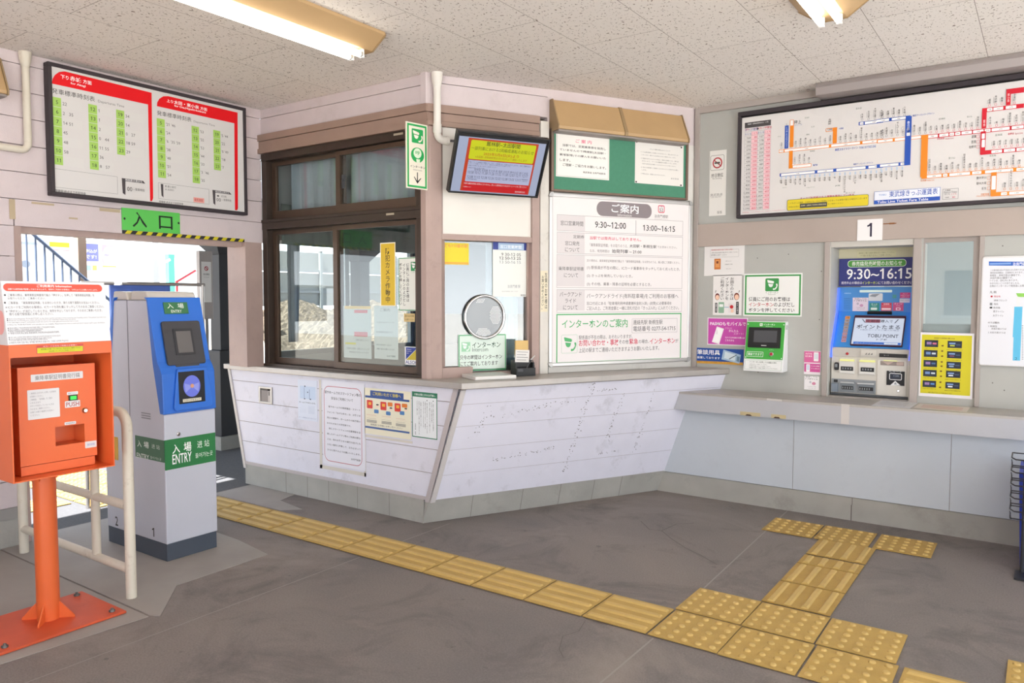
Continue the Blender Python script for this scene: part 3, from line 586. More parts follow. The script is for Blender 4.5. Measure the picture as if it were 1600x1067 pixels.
  ('rr',.1457,.1678,.199,.2215,'d8382f',.006),('r',.1603,.1902,.1864,.2089,'f0b23a'),('rr',.2706,.1684,.323,.2216,'d8382f',.006),
  ('r',.2847,.1904,.3107,.2093,'f0b23a'),('rr',.2101,.197,.2531,.2223,'e07a2a',.006),('rr',.3331,.1991,.3794,.2237,'e07a2a',.006),
  ('e',.1058,.1805,.1317,.1998,'f4d9c4'),('e',.107,.1934,.1318,.2029,'2d2d36'),('e',.2259,.1693,.2511,.1884,'f4d9c4'),('e',.2271,.182,.2512,.1914,'2d2d36'),
  ('e',.3542,.1761,.3787,.1949,'f4d9c4'),('e',.3554,.1886,.3788,.1979,'2d2d36'),('rr',.0887,.1418,.13,.1661,'4d7fb8',.006),
  ('rr',.1949,.1383,.2352,.1624,'4d7fb8',.006),('rr',.3157,.1511,.3549,.1749,'4d7fb8',.006),('r',.0221,.1388,.1211,.1388,'3a3a3e'),
  ('r',.0219,.1263,.1061,.1275,'c23a3a'),('r',.0218,.1162,.1208,.1165,'c23a3a'),('r',.0216,.1039,.1058,.1049,'3a3a3e'),('r',.0215,.0918,.1116,.095,'9a978f'),
  ('r',.0214,.087,.1116,.0902,'9a978f'),('r',.0213,.0822,.1115,.0855,'9a978f'),('r',.0213,.0774,.1115,.0808,'9a978f'),('r',.1565,.1398,.2525,.1399,'3a3a3e'),
  ('r',.1564,.1275,.238,.1287,'c23a3a'),('r',.1563,.1176,.2523,.1178,'c23a3a'),('r',.1562,.1055,.2378,.1064,'3a3a3e'),('r',.156,.0936,.2434,.0967,'9a978f'),
  ('r',.1559,.0888,.2434,.092,'9a978f'),('r',.1559,.0841,.2433,.0873,'9a978f'),('r',.1558,.0794,.2433,.0827,'9a978f'),('r',.2812,.1361,.3744,.1362,'3a3a3e'),
  ('r',.281,.124,.3603,.1251,'c23a3a'),('r',.2809,.1141,.3742,.1145,'c23a3a'),('r',.2808,.1023,.3601,.1032,'3a3a3e'),('r',.2807,.0905,.3656,.0936,'9a978f'),
  ('r',.2806,.0858,.3656,.089,'9a978f'),('r',.2806,.0812,.3655,.0844,'9a978f'),('r',.2806,.0765,.3655,.0798,'9a978f'),('r',.1387,.076,.1387,.2282,'8a8a8a'),
  ('r',.2632,.0774,.2634,.2273,'8a8a8a'),('t','駅係員にお気軽にお申し付けください',.0574,.0592,.34,.0709,'555555',0),
  ('p',[[.0057,.0511],[.3976,.05],[.3975,.0383],[.0055,.0389]],'43619c'),
 ]),
 'assistance_poster': (-3.2256, 0.5350, 0.2066, 0.2858, [
  ('r',.0,.2542,.2081,.2858,'2f7a5c'),('o',.0005,.0008,.2061,.285,'2f7a5c',.006,0),('t','介助を必要とされるお客様へ',.0186,.2621,.1897,.2759,'f2f6f2',1),
  ('v','■ 当駅では駅係員が不在となる時間帯が',.1706,.051,.1779,.2412,'3a3f3e',1),('v','あります。介助が必要なお客様は、',.1577,.0945,.1654,.2292,'3a3f3e',1),
  ('v','事前にご連絡いただきますようお願いいたし',.1418,.0399,.1491,.2288,'3a3f3e',1),('v','■ 駅係員が不在の時は、インターホンにより',.1204,.0316,.1276,.2413,'3a3f3e',1),
  ('v','係員をお呼び出しください。乗降の',.1053,.0608,.1128,.23,'3a3f3e',1),('v','お手伝いをさせていただきますので',.0908,.0655,.0982,.2309,'3a3f3e',1),
  ('v','ご理解とご協力をお願いいたします。',.0702,.0614,.0776,.2292,'3a3f3e',1),('v','お急ぎの際はお近くの駅へお問い合わせくだ',.0555,.0187,.0626,.2301,'3a3f3e',1),
  ('v','さいますようお願いします',.0391,.1389,.0472,.2309,'3a3f3e',1),('v','治良門橋 駅長',.0237,.0155,.0319,.0871,'3a3f3e',1),
 ]),
 'box_guide_sheet': (-2.0420, 1.5620, 0.2927, 0.2170, [
  ('o',.044,.1314,.2512,.1863,'9a9a9a',.0015,0),('t','乗降車駅証明書発行機をご利用のお客様へ',.0523,.1792,.2122,.1897,'c23a3a',0),
  ('t','ご乗車の際は証明書発行機の押ボタンを押してください',.0502,.1595,.245,.1693,'666666',0),('t','証明書をお取りください',.0505,.1413,.1661,.1544,'666666',0),
  ('r',.0751,.0454,.1217,.1217,'c9742f'),('r',.0824,.0594,.1143,.1134,'e09a5a'),('r',.0898,.0873,.1055,.1039,'7a3a20'),
  ('t','お取りになった',.1572,.0989,.1996,.1065,'666666',0),('t','証明書は降りる駅で',.1529,.0758,.2094,.0837,'666666',0),('t','お渡しください',.1617,.045,.1982,.0515,'666666',0),
 ]),
 'help_vertical_poster': (-1.9733, 1.2809, 0.2085, 0.2858, [
  ('v','お困りのときは',.1235,.1071,.1521,.2701,'2a2a2a',1),('v','インターホンを',.0883,.107,.117,.2706,'2a2a2a',1),('v','ご利用ください',.0528,.1069,.0817,.2711,'2a2a2a',1),
  ('e',.0154,.1069,.0496,.1556,'6a2b30'),('e',.0192,.1092,.0472,.144,'f0c9b0'),('e',.1535,.1072,.1915,.1587,'7a3a2a'),('e',.1584,.1095,.188,.1472,'f0c9b0'),
  ('t','?',.015,.1579,.0261,.1765,'555555',0),('t','?',.1845,.1574,.1964,.1757,'555555',0),('rr',.0415,.0145,.0833,.0929,'8fb59a',.006),
  ('r',.0477,.0584,.0766,.0779,'eef2f0'),('rr',.115,.0177,.1607,.0863,'e3dede',.006),('e',.1247,.0463,.1509,.0725,'c9262e'),
  ('r',.0825,.0541,.1179,.0584,'7fa9c9'),('r',.0165,.0173,.0332,.087,'2a2a2a'),('r',.1697,.0077,.1887,.0957,'2a2a2a'),
  ('v','画面に表示',.0202,.0231,.0296,.0812,'ffffff',0),('v','ボタンを押す',.1745,.0134,.184,.09,'ffffff',0),('e',.1322,.0176,.1537,.045,'f0c9b0'),
 ]),
 'staff_call_poster': (-1.7518, 1.2778, 0.3973, 0.2944, [
  ('o',.0093,.0086,.3886,.2852,'3f9a50',.011,0),('rr',.1506,.1719,.2425,.2606,'3f9a50',.008),('icon',.1596,.1797,.2347,.2515,'f2f6f2'),
  ('t','インターホン',.1524,.1553,.2396,.1711,'6a8a70',0),('t','Intercom',.1715,.1464,.2212,.1543,'8a9a8a',0),('t','係員にご用のお客様は',.0373,.1023,.3196,.1331,'2a2a2a',1),
  ('t','インターホン',.038,.0663,.2097,.0946,'c23040',1),('t','のよびだし',.2113,.0652,.3492,.0953,'2a2a2a',1),('t','ボタンを押してください',.0387,.0289,.35,.056,'2a2a2a',1),
 ]),
 'mobile_pass_poster': (-2.0105, 1.0651, 0.2934, 0.1971, [
  ('r',.0062,.0066,.2864,.1914,'c94fae'),('t','PASMOもモバイルで',.0199,.1411,.2793,.1682,'ffffff',1),
  ('p',[[.0698,.1341],[.1225,.1179],[.0887,.0064],[.0344,.0209]],'f4f0f4'),('p',[[.0723,.1249],[.1154,.1131],[.0861,.0157],[.0415,.0259]],'ffffff'),
  ('t','アプリで',.1317,.1136,.1791,.1285,'f4d4ea',0),('t','かんたん',.158,.0964,.2283,.113,'ffffff',0),('t','スタート!',.1935,.0779,.2633,.0931,'f4d4ea',0),
  ('t','モバイルPASMOの購入は',.1329,.0507,.273,.0625,'ffffff',1),('t','こちらから',.1332,.0299,.1969,.0428,'ffffff',1),('v','三三',.063,.0784,.0779,.1083,'9a4a8a',0),
 ]),
 'writing_tools_sign': (-2.1040, 0.9288, 0.3607, 0.1113, [
  ('r',.0,.0,.3607,.1113,'1f4f9f'),('t','筆談用具',.02,.0637,.1906,.1002,'ffffff',1),('t','設置しております',.0208,.0334,.1911,.0503,'ffffff',1),
  ('p',[[.0114,.0166],[.358,.0194],[.3584,.001],[.0117,-.0013]],'d9a441'),('t','筆談をご希望の方はお気軽にお申し出ください',.0238,.0073,.2768,.016,'8a4a20',0),
  ('p',[[.2161,.1055],[.342,.0726],[.3327,.0101],[.2019,.035]],'a9c6dc'),('p',[[.2282,.0909],[.3049,.071],[.2999,.0269],[.2207,.0441]],'dbeaf2'),
  ('p',[[.3144,.0633],[.3342,.0585],[.3302,.0215],[.3104,.0274]],'6f8fa8'),('p',[[.2562,.0411],[.3107,.0736],[.3143,.0691],[.261,.0366]],'5a6a78'),
 ]),
 'campaign_strip': (-1.3315, 0.8903, 0.1067, 0.1584, [
  ('r',.0001,.0802,.1048,.1551,'d96a9f'),('r',.0019,.0172,.1042,.0729,'d0559a'),('t','タダでも',.0077,.1331,.0498,.1444,'ffffff',1),
  ('t','はじめる',.008,.1168,.0501,.128,'ffffff',1),('rr',.0619,.0905,.0922,.15,'f6f2f4',.004),('r',.0652,.1044,.0888,.1414,'dfe3ea'),
  ('rr',.0146,.0179,.0388,.0681,'f6f2f4',.004),('r',.0179,.0287,.0354,.0628,'cfd8e8'),('t','かんたん登録',.0462,.0538,.0982,.062,'ffffff',0),
  ('t','すぐに使える',.0465,.0365,.0986,.0446,'ffffff',0),
 ]),
 'point_sticker': (-1.3278, 0.7865, 0.0960, 0.0923, [
  ('t','登録してね',.0074,.0819,.0858,.0929,'777777',0),('t','トブポマイル',.0077,.0681,.0872,.0785,'2a2a2a',1),('e',.0322,.0437,.0472,.0602,'c9c9d0'),
  ('e',.0501,.0334,.0745,.0537,'d98aa8'),('t','いつでもどこでも',.0225,.0201,.0769,.0249,'555555',0),('t','くわしくはこちら',.027,.0094,.0751,.0138,'555555',0),
 ]),
 'no_smoking': (-2.0124, 1.9901, 0.1219, 0.4605, [
  ('o',.0051,.3211,.1058,.4277,'8a8a88',.003,.012),('t','終日禁煙',.0133,.2721,.0992,.299,'55524f',1),('t','No Smoking',.0215,.2547,.0888,.2711,'8a8886',0),
  ('t','東武鉄道',.008,.1408,.0968,.1578,'8a8886',0),('t','TOBU RAILWAY',.0083,.1267,.0895,.1415,'a9a7a5',0),('t','駅長',.0607,.0118,.096,.0317,'66635f',0),
  ('ring',.0208,.3341,.092,.4114,'b5333a',.009),('p',[[.0272,.3931],[.0317,.3985],[.0872,.3491],[.0828,.3437]],'b5333a'),('r',.0351,.3664,.0748,.3791,'5a5552'),
 ]),
 'counter_number': (-1.0155, 1.7705, 0.1478, 0.1341, [
  ('t','1',.0587,.0233,.0869,.11,'2a2440',0),
 ]),
 'machine_guide_poster': (-0.6386, 0.7943, 0.2876, 0.3970, [
  ('r',.0081,.019,.2762,.3836,'d2c81e'),('t','券売機での乗車券の購入方法',.0755,.3592,.1855,.3677,'5a2a20',1),('r',.0249,.3075,.0983,.3507,'1a2436'),
  ('r',.0359,.323,.062,.339,'9a7ab0'),('r',.068,.324,.0894,.3352,'c96a8a'),('r',.0344,.3142,.0855,.3172,'3a4a66'),
  ('t','1 画面の表示を選択する',.022,.2968,.0986,.3018,'3a3a10',0),('r',.0224,.2458,.0959,.2886,'1a2436'),('r',.0334,.2611,.0595,.2769,'6f8fc4'),
  ('r',.0655,.2623,.087,.2734,'c9d4e0'),('r',.0319,.2525,.083,.2551,'3a4a66'),('t','2 画面の表示を選択する',.0195,.2349,.0962,.2398,'3a3a10',0),
  ('r',.022,.1842,.0956,.2265,'1a2436'),('r',.033,.1992,.0591,.2149,'9a7ab0'),('r',.0651,.2006,.0866,.2116,'4a6a9a'),('r',.0315,.1908,.0827,.1929,'3a4a66'),
  ('t','3 画面の表示を選択する',.0191,.1729,.0959,.1779,'3a3a10',0),('r',.0215,.1239,.0952,.1657,'1a2436'),('r',.0326,.1387,.0587,.1541,'6f8fc4'),
  ('r',.0647,.1403,.0863,.1511,'c9d4e0'),('r',.0311,.1304,.0823,.1322,'3a4a66'),('t','4 画面の表示を選択する',.0186,.1124,.0955,.1173,'3a3a10',0),
  ('r',.0204,.0576,.0941,.0989,'1a2436'),('r',.0315,.0721,.0576,.0875,'9a7ab0'),('r',.0636,.074,.0852,.0847,'5a8ac9'),('r',.0299,.064,.0812,.0654,'3a4a66'),
  ('t','5 画面の表示を選択する',.0175,.0458,.0944,.0507,'3a3a10',0),('r',.1486,.3061,.2248,.3485,'1a2436'),('r',.1572,.3285,.1906,.3383,'7f9fd0'),
  ('r',.1618,.3156,.1868,.3242,'b9c44a'),('r',.1946,.3214,.2174,.331,'3a4a66'),('t','画面の内容を確認する',.1451,.2922,.2285,.2981,'3a3a10',0),
  ('r',.148,.2431,.2243,.285,'1a2436'),('r',.1566,.2653,.19,.2748,'7f9fd0'),('r',.1612,.2523,.1862,.2607,'7a4a6a'),('r',.194,.2584,.2169,.2679,'3a4a66'),
  ('t','画面の内容を確認する',.1445,.229,.2279,.2348,'3a3a10',0),('r',.1469,.1805,.2233,.2218,'1a2436'),('r',.1555,.2025,.1889,.2117,'7f9fd0'),
  ('r',.1601,.1894,.1852,.1976,'8fa9c9'),('r',.193,.1958,.2159,.205,'3a4a66'),('t','画面の内容を確認する',.1434,.166,.227,.1718,'3a3a10',0),
  ('r',.1456,.1244,.2221,.1653,'1a2436'),('r',.1543,.1462,.1877,.1552,'7f9fd0'),('r',.1588,.1331,.184,.1411,'e0e6ee'),('r',.1918,.1396,.2147,.1488,'3a4a66'),
  ('t','画面の内容を確認する',.1421,.1096,.2258,.1154,'3a3a10',0),('r',.1443,.0568,.2208,.0971,'1a2436'),('r',.1529,.0783,.1864,.0871,'7f9fd0'),
  ('r',.1575,.0651,.1826,.073,'e8eef4'),('r',.1905,.072,.2134,.0809,'3a4a66'),('t','画面の内容を確認する',.1408,.0416,.2245,.0475,'3a3a10',0),
  ('p',[[.116,.3211],[.1227,.3213],[.1226,.3247],[.1287,.3182],[.123,.3113],[.1229,.3146],[.1162,.3144]],'5a2a18'),
  ('p',[[.1153,.288],[.122,.2882],[.1219,.2916],[.1279,.2851],[.1223,.2782],[.1222,.2815],[.1155,.2813]],'5a2a18'),
  ('p',[[.1158,.2568],[.1225,.2571],[.1224,.2605],[.1284,.254],[.1228,.2471],[.1227,.2504],[.116,.2501]],'5a2a18'),
  ('p',[[.1147,.2212],[.1214,.2216],[.1213,.2249],[.1274,.2185],[.1217,.2115],[.1216,.2149],[.1149,.2145]],'5a2a18'),
  ('p',[[.1146,.1948],[.1213,.1952],[.1212,.1985],[.1273,.1921],[.1216,.1851],[.1215,.1884],[.1148,.1881]],'5a2a18'),
  ('p',[[.1122,.1639],[.1189,.1643],[.1188,.1676],[.1248,.1612],[.1192,.1542],[.1191,.1576],[.1124,.1572]],'5a2a18'),
  ('p',[[.1131,.1327],[.1198,.1331],[.1197,.1364],[.1257,.1301],[.1201,.123],[.12,.1263],[.1133,.1259]],'5a2a18'),
  ('p',[[.1112,.0959],[.1179,.0964],[.1178,.0997],[.1239,.0934],[.1182,.0863],[.1181,.0896],[.1114,.0892]],'5a2a18'),
  ('p',[[.11,.064],[.1167,.0645],[.1166,.0679],[.1227,.0615],[.117,.0544],[.1169,.0578],[.1102,.0573]],'5a2a18'),
  ('t','お困りの際はインターホンでお問い合わせください',.0524,.022,.1818,.029,'5a4a10',1),
 ]),
 'station_map_face': (-0.3168, 1.0098, 0.2193, 0.6288, [
  ('p',[[.0272,.6099],[.299,.6006],[.2998,.5776],[.028,.586]],'2a62c0'),('t','治良門橋駅構内案内図',.1461,.5825,.2997,.6017,'ffffff',1),
  ('r',.0319,.5906,.1375,.6004,'7fa9e0'),('t','この案内図は目の不自由な方も利用できるよう触知図になっています。',.0366,.5528,.3007,.5631,'3a3d42',0),
  ('t','東西自由通路は、正面奥方にあります。',.0359,.5372,.1984,.5484,'3a3d42',0),('t','新桐生・赤城方面は1番線です。',.0357,.521,.1858,.5339,'3a3d42',0),
  ('t','太田方面は2番線です。',.0356,.5061,.1492,.5192,'3a3d42',0),('t','トイレは、改札内にあります。',.0361,.4912,.1749,.5036,'3a3d42',0),
  ('t','わからないことがありましたら、',.036,.475,.1837,.4873,'3a3d42',0),('t','左側のインターホンで駅係員にお問い合わせ',.0358,.4586,.2456,.4717,'3a3d42',0),
  ('t','凡 例',.037,.4212,.0694,.4358,'222222',1),('e',.0415,.398,.053,.4096,'c23040'),('t','現在地',.0587,.3981,.091,.4096,'c23040',1),
  ('t','誘導ブロック',.0595,.3751,.1233,.3864,'3a3d42',0),('t','階段',.0601,.3532,.0814,.3647,'3a3d42',0),('t','券売機',.0571,.3316,.0918,.3429,'3a3d42',0),
  ('t','男子トイレ',.0578,.3087,.112,.3211,'3a3d42',0),('t','女子トイレ',.0573,.2856,.1091,.2979,'3a3d42',0),('r',.0398,.3516,.0519,.3661,'8a8d92'),
  ('r',.0399,.3327,.0525,.3428,'333333'),('t','のりば案内',.0339,.2433,.0897,.2553,'222222',1),('t','1 新桐生',.0358,.2221,.0806,.2335,'3a3d42',0),
  ('t','赤城方面のりば',.0517,.208,.1262,.2192,'3a3d42',0),('t','2 太田方面のりば',.0357,.1862,.1232,.197,'3a3d42',0),
  ('p',[[.1669,.4224],[.305,.4206],[.3057,.3995],[.1706,.4009]],'8fce5a'),
  ('p',[[.1669,.4224],[.1702,.3581],[.1676,.3437],[.1885,.3439],[.1885,.4009],[.1765,.4024]],'e6e8ea'),
  ('p',[[.1616,.3437],[.201,.344],[.1993,.0306],[.1633,.0303],[.1631,.1657],[.1589,.1671]],'5fbfe6'),('t','2',.1729,.0342,.1854,.0495,'2a6a8a',0),
  ('r',.2015,.2335,.2081,.237,'8a8d92'),('r',.2018,.2243,.2085,.2277,'8a8d92'),('r',.2021,.215,.2088,.2184,'8a8d92'),('r',.2024,.2057,.2091,.2091,'8a8d92'),
  ('r',.2027,.1964,.2094,.1998,'8a8d92'),('r',.203,.1872,.2097,.1906,'8a8d92'),('r',.2033,.1779,.21,.1813,'8a8d92'),('r',.2036,.1686,.2103,.172,'8a8d92'),
  ('r',.2039,.1593,.2106,.1627,'8a8d92'),('r',.2042,.15,.2109,.1534,'8a8d92'),('r',.2045,.1407,.2112,.1441,'8a8d92'),('r',.2048,.1315,.2115,.1348,'8a8d92'),
  ('r',.2051,.1222,.2118,.1255,'8a8d92'),('r',.2054,.1129,.2121,.1162,'8a8d92'),('r',.2057,.1036,.2124,.1069,'8a8d92'),('r',.206,.0943,.2127,.0976,'8a8d92'),
  ('r',.2063,.085,.213,.0883,'8a8d92'),('r',.2066,.0757,.2133,.079,'8a8d92'),('r',.2069,.0664,.2136,.0697,'8a8d92'),('r',.2072,.0571,.2139,.0604,'8a8d92'),
  ('r',.2075,.0478,.2142,.0511,'8a8d92'),('r',.2078,.0385,.2145,.0418,'8a8d92'),
 ]),
 'fare_face': (-1.7704, 1.9800, 2.3904, 0.6640, [
  ('r',.0193,.5913,.1975,.6288,'4a4648'),('t','定期券・回数券運賃表(大人・小児)',.0389,.6105,.18,.6214,'f0f0f0',0),
  ('t','交通系ICカード利用時の大人・小児運賃表',.0217,.5769,.191,.5879,'c9405a',0),('r',.0659,.0282,.11,.5648,'f4c9d0'),('r',.1542,.0282,.1984,.5648,'f4c9d0'),
  ('r',.0217,.0276,.1984,.0288,'7a7a80'),('r',.0217,.0544,.1984,.0556,'7a7a80'),('r',.0217,.0813,.1984,.0825,'7a7a80'),('r',.0217,.1081,.1984,.1093,'7a7a80'),
  ('r',.0217,.1349,.1984,.1361,'7a7a80'),('r',.0217,.1617,.1984,.1629,'7a7a80'),('r',.0217,.1886,.1984,.1898,'7a7a80'),('r',.0217,.2154,.1984,.2166,'7a7a80'),
  ('r',.0217,.2422,.1984,.2434,'7a7a80'),('r',.0217,.2691,.1984,.2703,'7a7a80'),('r',.0217,.2959,.1984,.2971,'7a7a80'),('r',.0217,.3227,.1984,.3239,'7a7a80'),
  ('r',.0217,.3495,.1984,.3507,'7a7a80'),('r',.0217,.3764,.1984,.3776,'7a7a80'),('r',.0217,.4032,.1984,.4044,'7a7a80'),('r',.0217,.43,.1984,.4312,'7a7a80'),
  ('r',.0217,.4569,.1984,.4581,'7a7a80'),('r',.0217,.4837,.1984,.4849,'7a7a80'),('r',.0217,.5105,.1984,.5117,'7a7a80'),('r',.0217,.5373,.1984,.5385,'7a7a80'),
  ('r',.0217,.5642,.1984,.5654,'7a7a80'),('r',.0217,.591,.1984,.5922,'7a7a80'),('r',.0211,.0282,.0223,.5916,'9a9aa0'),('r',.0653,.0282,.0665,.5648,'9a9aa0'),
  ('r',.1094,.0282,.1106,.5916,'9a9aa0'),('r',.1536,.0282,.1548,.5648,'9a9aa0'),('r',.1978,.0282,.199,.5916,'9a9aa0'),('n','160',.0615,.517,.014,'3a3a3e','R'),
  ('n','80',.1056,.517,.014,'c23050','R'),('n','157',.1498,.517,.014,'3a3a3e','R'),('n','78',.194,.517,.014,'c23050','R'),
  ('n','180',.0615,.4902,.014,'3a3a3e','R'),('n','90',.1056,.4902,.014,'c23050','R'),('n','178',.1498,.4902,.014,'3a3a3e','R'),
  ('n','89',.194,.4902,.014,'c23050','R'),('n','210',.0615,.4634,.014,'3a3a3e','R'),('n','110',.1056,.4634,.014,'c23050','R'),
  ('n','209',.1498,.4634,.014,'3a3a3e','R'),('n','104',.194,.4634,.014,'c23050','R'),('n','270',.0615,.4365,.014,'3a3a3e','R'),
  ('n','140',.1056,.4365,.014,'c23050','R'),('n','261',.1498,.4365,.014,'3a3a3e','R'),('n','130',.194,.4365,.014,'c23050','R'),
  ('n','330',.0615,.4097,.014,'3a3a3e','R'),('n','170',.1056,.4097,.014,'c23050','R'),('n','324',.1498,.4097,.014,'3a3a3e','R'),
  ('n','162',.194,.4097,.014,'c23050','R'),('n','380',.0615,.3829,.014,'3a3a3e','R'),('n','190',.1056,.3829,.014,'c23050','R'),
  ('n','377',.1498,.3829,.014,'3a3a3e','R'),('n','188',.194,.3829,.014,'c23050','R'),('n','430',.0615,.356,.014,'3a3a3e','R'),
  ('n','220',.1056,.356,.014,'c23050','R'),('n','429',.1498,.356,.014,'3a3a3e','R'),('n','214',.194,.356,.014,'c23050','R'),
  ('n','490',.0615,.3292,.014,'3a3a3e','R'),('n','250',.1056,.3292,.014,'c23050','R'),('n','481',.1498,.3292,.014,'3a3a3e','R'),
  ('n','240',.194,.3292,.014,'c23050','R'),('n','540',.0615,.3024,.014,'3a3a3e','R'),('n','270',.1056,.3024,.014,'c23050','R'),
  ('n','534',.1498,.3024,.014,'3a3a3e','R'),('n','267',.194,.3024,.014,'c23050','R'),('n','610',.0615,.2756,.014,'3a3a3e','R'),
  ('n','310',.1056,.2756,.014,'c23050','R'),('n','607',.1498,.2756,.014,'3a3a3e','R'),('n','303',.194,.2756,.014,'c23050','R'),
  ('n','670',.0615,.2487,.014,'3a3a3e','R'),('n','340',.1056,.2487,.014,'c23050','R'),('n','670',.1498,.2487,.014,'3a3a3e','R'),
  ('n','335',.194,.2487,.014,'c23050','R'),('n','750',.0615,.2219,.014,'3a3a3e','R'),('n','380',.1056,.2219,.014,'c23050','R'),
  ('n','743',.1498,.2219,.014,'3a3a3e','R'),('n','371',.194,.2219,.014,'c23050','R'),('n','830',.0615,.1951,.014,'3a3a3e','R'),
  ('n','420',.1056,.1951,.014,'c23050','R'),('n','827',.1498,.1951,.014,'3a3a3e','R'),('n','413',.194,.1951,.014,'c23050','R'),
  ('n','920',.0615,.1682,.014,'3a3a3e','R'),('n','460',.1056,.1682,.014,'c23050','R'),('n','912',.1498,.1682,.014,'3a3a3e','R'),
  ('n','456',.194,.1682,.014,'c23050','R'),('n','1,090',.0615,.1414,.014,'3a3a3e','R'),('n','500',.1056,.1414,.014,'c23050','R'),
  ('n','995',.1498,.1414,.014,'3a3a3e','R'),('n','497',.194,.1414,.014,'c23050','R'),('n','1,060',.0615,.1146,.014,'3a3a3e','R'),
  ('n','530',.1056,.1146,.014,'c23050','R'),('n','1,059',.1498,.1146,.014,'3a3a3e','R'),('n','529',.194,.1146,.014,'c23050','R'),
  ('n','1,230',.0615,.0878,.014,'3a3a3e','R'),('n','620',.1056,.0878,.014,'c23050','R'),('n','1,225',.1498,.0878,.014,'3a3a3e','R'),
  ('n','612',.194,.0878,.014,'c23050','R'),('n','1,400',.0615,.0609,.014,'3a3a3e','R'),('n','700',.1056,.0609,.014,'c23050','R'),
  ('n','1,393',.1498,.0609,.014,'3a3a3e','R'),('n','696',.194,.0609,.014,'c23050','R'),('n','1,590',.0615,.0341,.014,'3a3a3e','R'),
  ('n','800',.1056,.0341,.014,'c23050','R'),('n','1,581',.1498,.0341,.014,'3a3a3e','R'),('n','790',.194,.0341,.014,'c23050','R'),
  ('n','おとな',.0438,.5447,.0113,'2a52a0','C'),('n','こども',.088,.5447,.0113,'c23050','C'),('n','おとな',.1321,.5447,.0113,'2a52a0','C'),
  ('n','こども',.1763,.5447,.0113,'c23050','C'),('n','きっぷ運賃',.0659,.5715,.0134,'2a52a0','C'),('n','ICカード運賃',.1542,.5715,.0121,'c23050','C'),
  ('p',[[.106,.5688],[.118,.5782],[.106,.5876]],'2a2a2a'),('t','首都圏鉄道・りんかい線及びパスモ・交通系カード(10円)が含まれます',.0144,.0122,.3034,.0184,'c9405a',0),
  ('r',.2551,.3987,.8956,.4198,'ef8a1d'),('rr',.2577,.4017,.2858,.4168,'f4f3f2',.003),('n','1,590',.2718,.4057,.0071,'444444','C'),
  ('rr',.2922,.4017,.5741,.4168,'f4f3f2',.003),('n','1,250',.4332,.4057,.0071,'444444','C'),('rr',.5882,.4017,.7611,.4168,'f4f3f2',.003),
  ('n','1,060',.6746,.4057,.0071,'444444','C'),('rr',.7752,.4017,.8956,.4168,'f4f3f2',.003),('n','920',.8354,.4057,.0071,'444444','C'),
  ('r',.8589,.3948,1.1338,.4158,'ef8a1d'),('rr',.8644,.3977,.9496,.4129,'f4f3f2',.003),('n','920',.907,.4017,.0071,'444444','C'),
  ('rr',.9606,.3977,1.1063,.4129,'f4f3f2',.003),('n','830',1.0335,.4017,.0071,'444444','C'),('o',.2656,.4254,.2766,.4386,'8a8f96',.0015,.003),
  ('v','浅草',.2654,.4414,.2768,.4684,'2a2a2a',0),('r',.261,.4414,.2623,.463,'9a9a9e'),('o',.2966,.4252,.3076,.4384,'8a8f96',.0015,.003),
  ('v','とうきょうスカイツリー',.2964,.4412,.3078,.5897,'2a2a2a',0),('r',.292,.4412,.2933,.56,'9a9a9e'),('o',.3276,.425,.3386,.4382,'8a8f96',.0015,.003),
  ('v','押上',.3275,.441,.3388,.468,'2a2a2a',0),('r',.323,.441,.3244,.4626,'9a9a9e'),('o',.3587,.4248,.3697,.438,'8a8f96',.0015,.003),
  ('v','曳舟',.3585,.4408,.3698,.4678,'2a2a2a',0),('r',.354,.4408,.3554,.4624,'9a9a9e'),('o',.3897,.4246,.4007,.4378,'8a8f96',.0015,.003),
  ('v','東向島',.3895,.4406,.4008,.4811,'2a2a2a',0),('r',.3851,.4406,.3864,.473,'9a9a9e'),('o',.4207,.4244,.4317,.4376,'8a8f96',.0015,.003),
  ('v','鐘ヶ淵',.4205,.4404,.4319,.4809,'2a2a2a',0),('r',.4161,.4404,.4174,.4728,'9a9a9e'),('o',.4517,.4242,.4627,.4374,'8a8f96',.0015,.003),
  ('v','堀切',.4515,.4402,.4629,.4672,'2a2a2a',0),('r',.4471,.4402,.4484,.4618,'9a9a9e'),('o',.4827,.424,.4937,.4372,'8a8f96',.0015,.003),
  ('v','牛田',.4826,.44,.4939,.467,'2a2a2a',0),('r',.4781,.44,.4795,.4616,'9a9a9e'),('o',.5138,.4238,.5248,.437,'8a8f96',.0015,.003),
  ('v','北千住',.5136,.4398,.5249,.4803,'2a2a2a',0),('r',.5091,.4398,.5105,.4722,'9a9a9e'),('o',.5448,.4236,.5558,.4368,'8a8f96',.0015,.003),
  ('v','小菅',.5446,.4396,.5559,.4666,'2a2a2a',0),('r',.5402,.4396,.5415,.4612,'9a9a9e'),('o',.5758,.4234,.5868,.4366,'8a8f96',.0015,.003),
  ('v','五反野',.5756,.4394,.587,.4799,'2a2a2a',0),('r',.5712,.4394,.5725,.4718,'9a9a9e'),('o',.6068,.4232,.6178,.4364,'8a8f96',.0015,.003),
  ('v','大師前',.6067,.4392,.618,.4797,'2a2a2a',0),('r',.6022,.4392,.6035,.4716,'9a9a9e'),('o',.6378,.423,.6488,.4362,'8a8f96',.0015,.003),
  ('v','梅島',.6377,.439,.649,.466,'2a2a2a',0),('r',.6332,.439,.6346,.4606,'9a9a9e'),('o',.6689,.4228,.6799,.436,'8a8f96',.0015,.003),
  ('v','西新井',.6687,.4388,.68,.4793,'2a2a2a',0),('r',.6642,.4388,.6656,.4712,'9a9a9e'),('o',.6999,.4226,.7109,.4358,'8a8f96',.0015,.003),
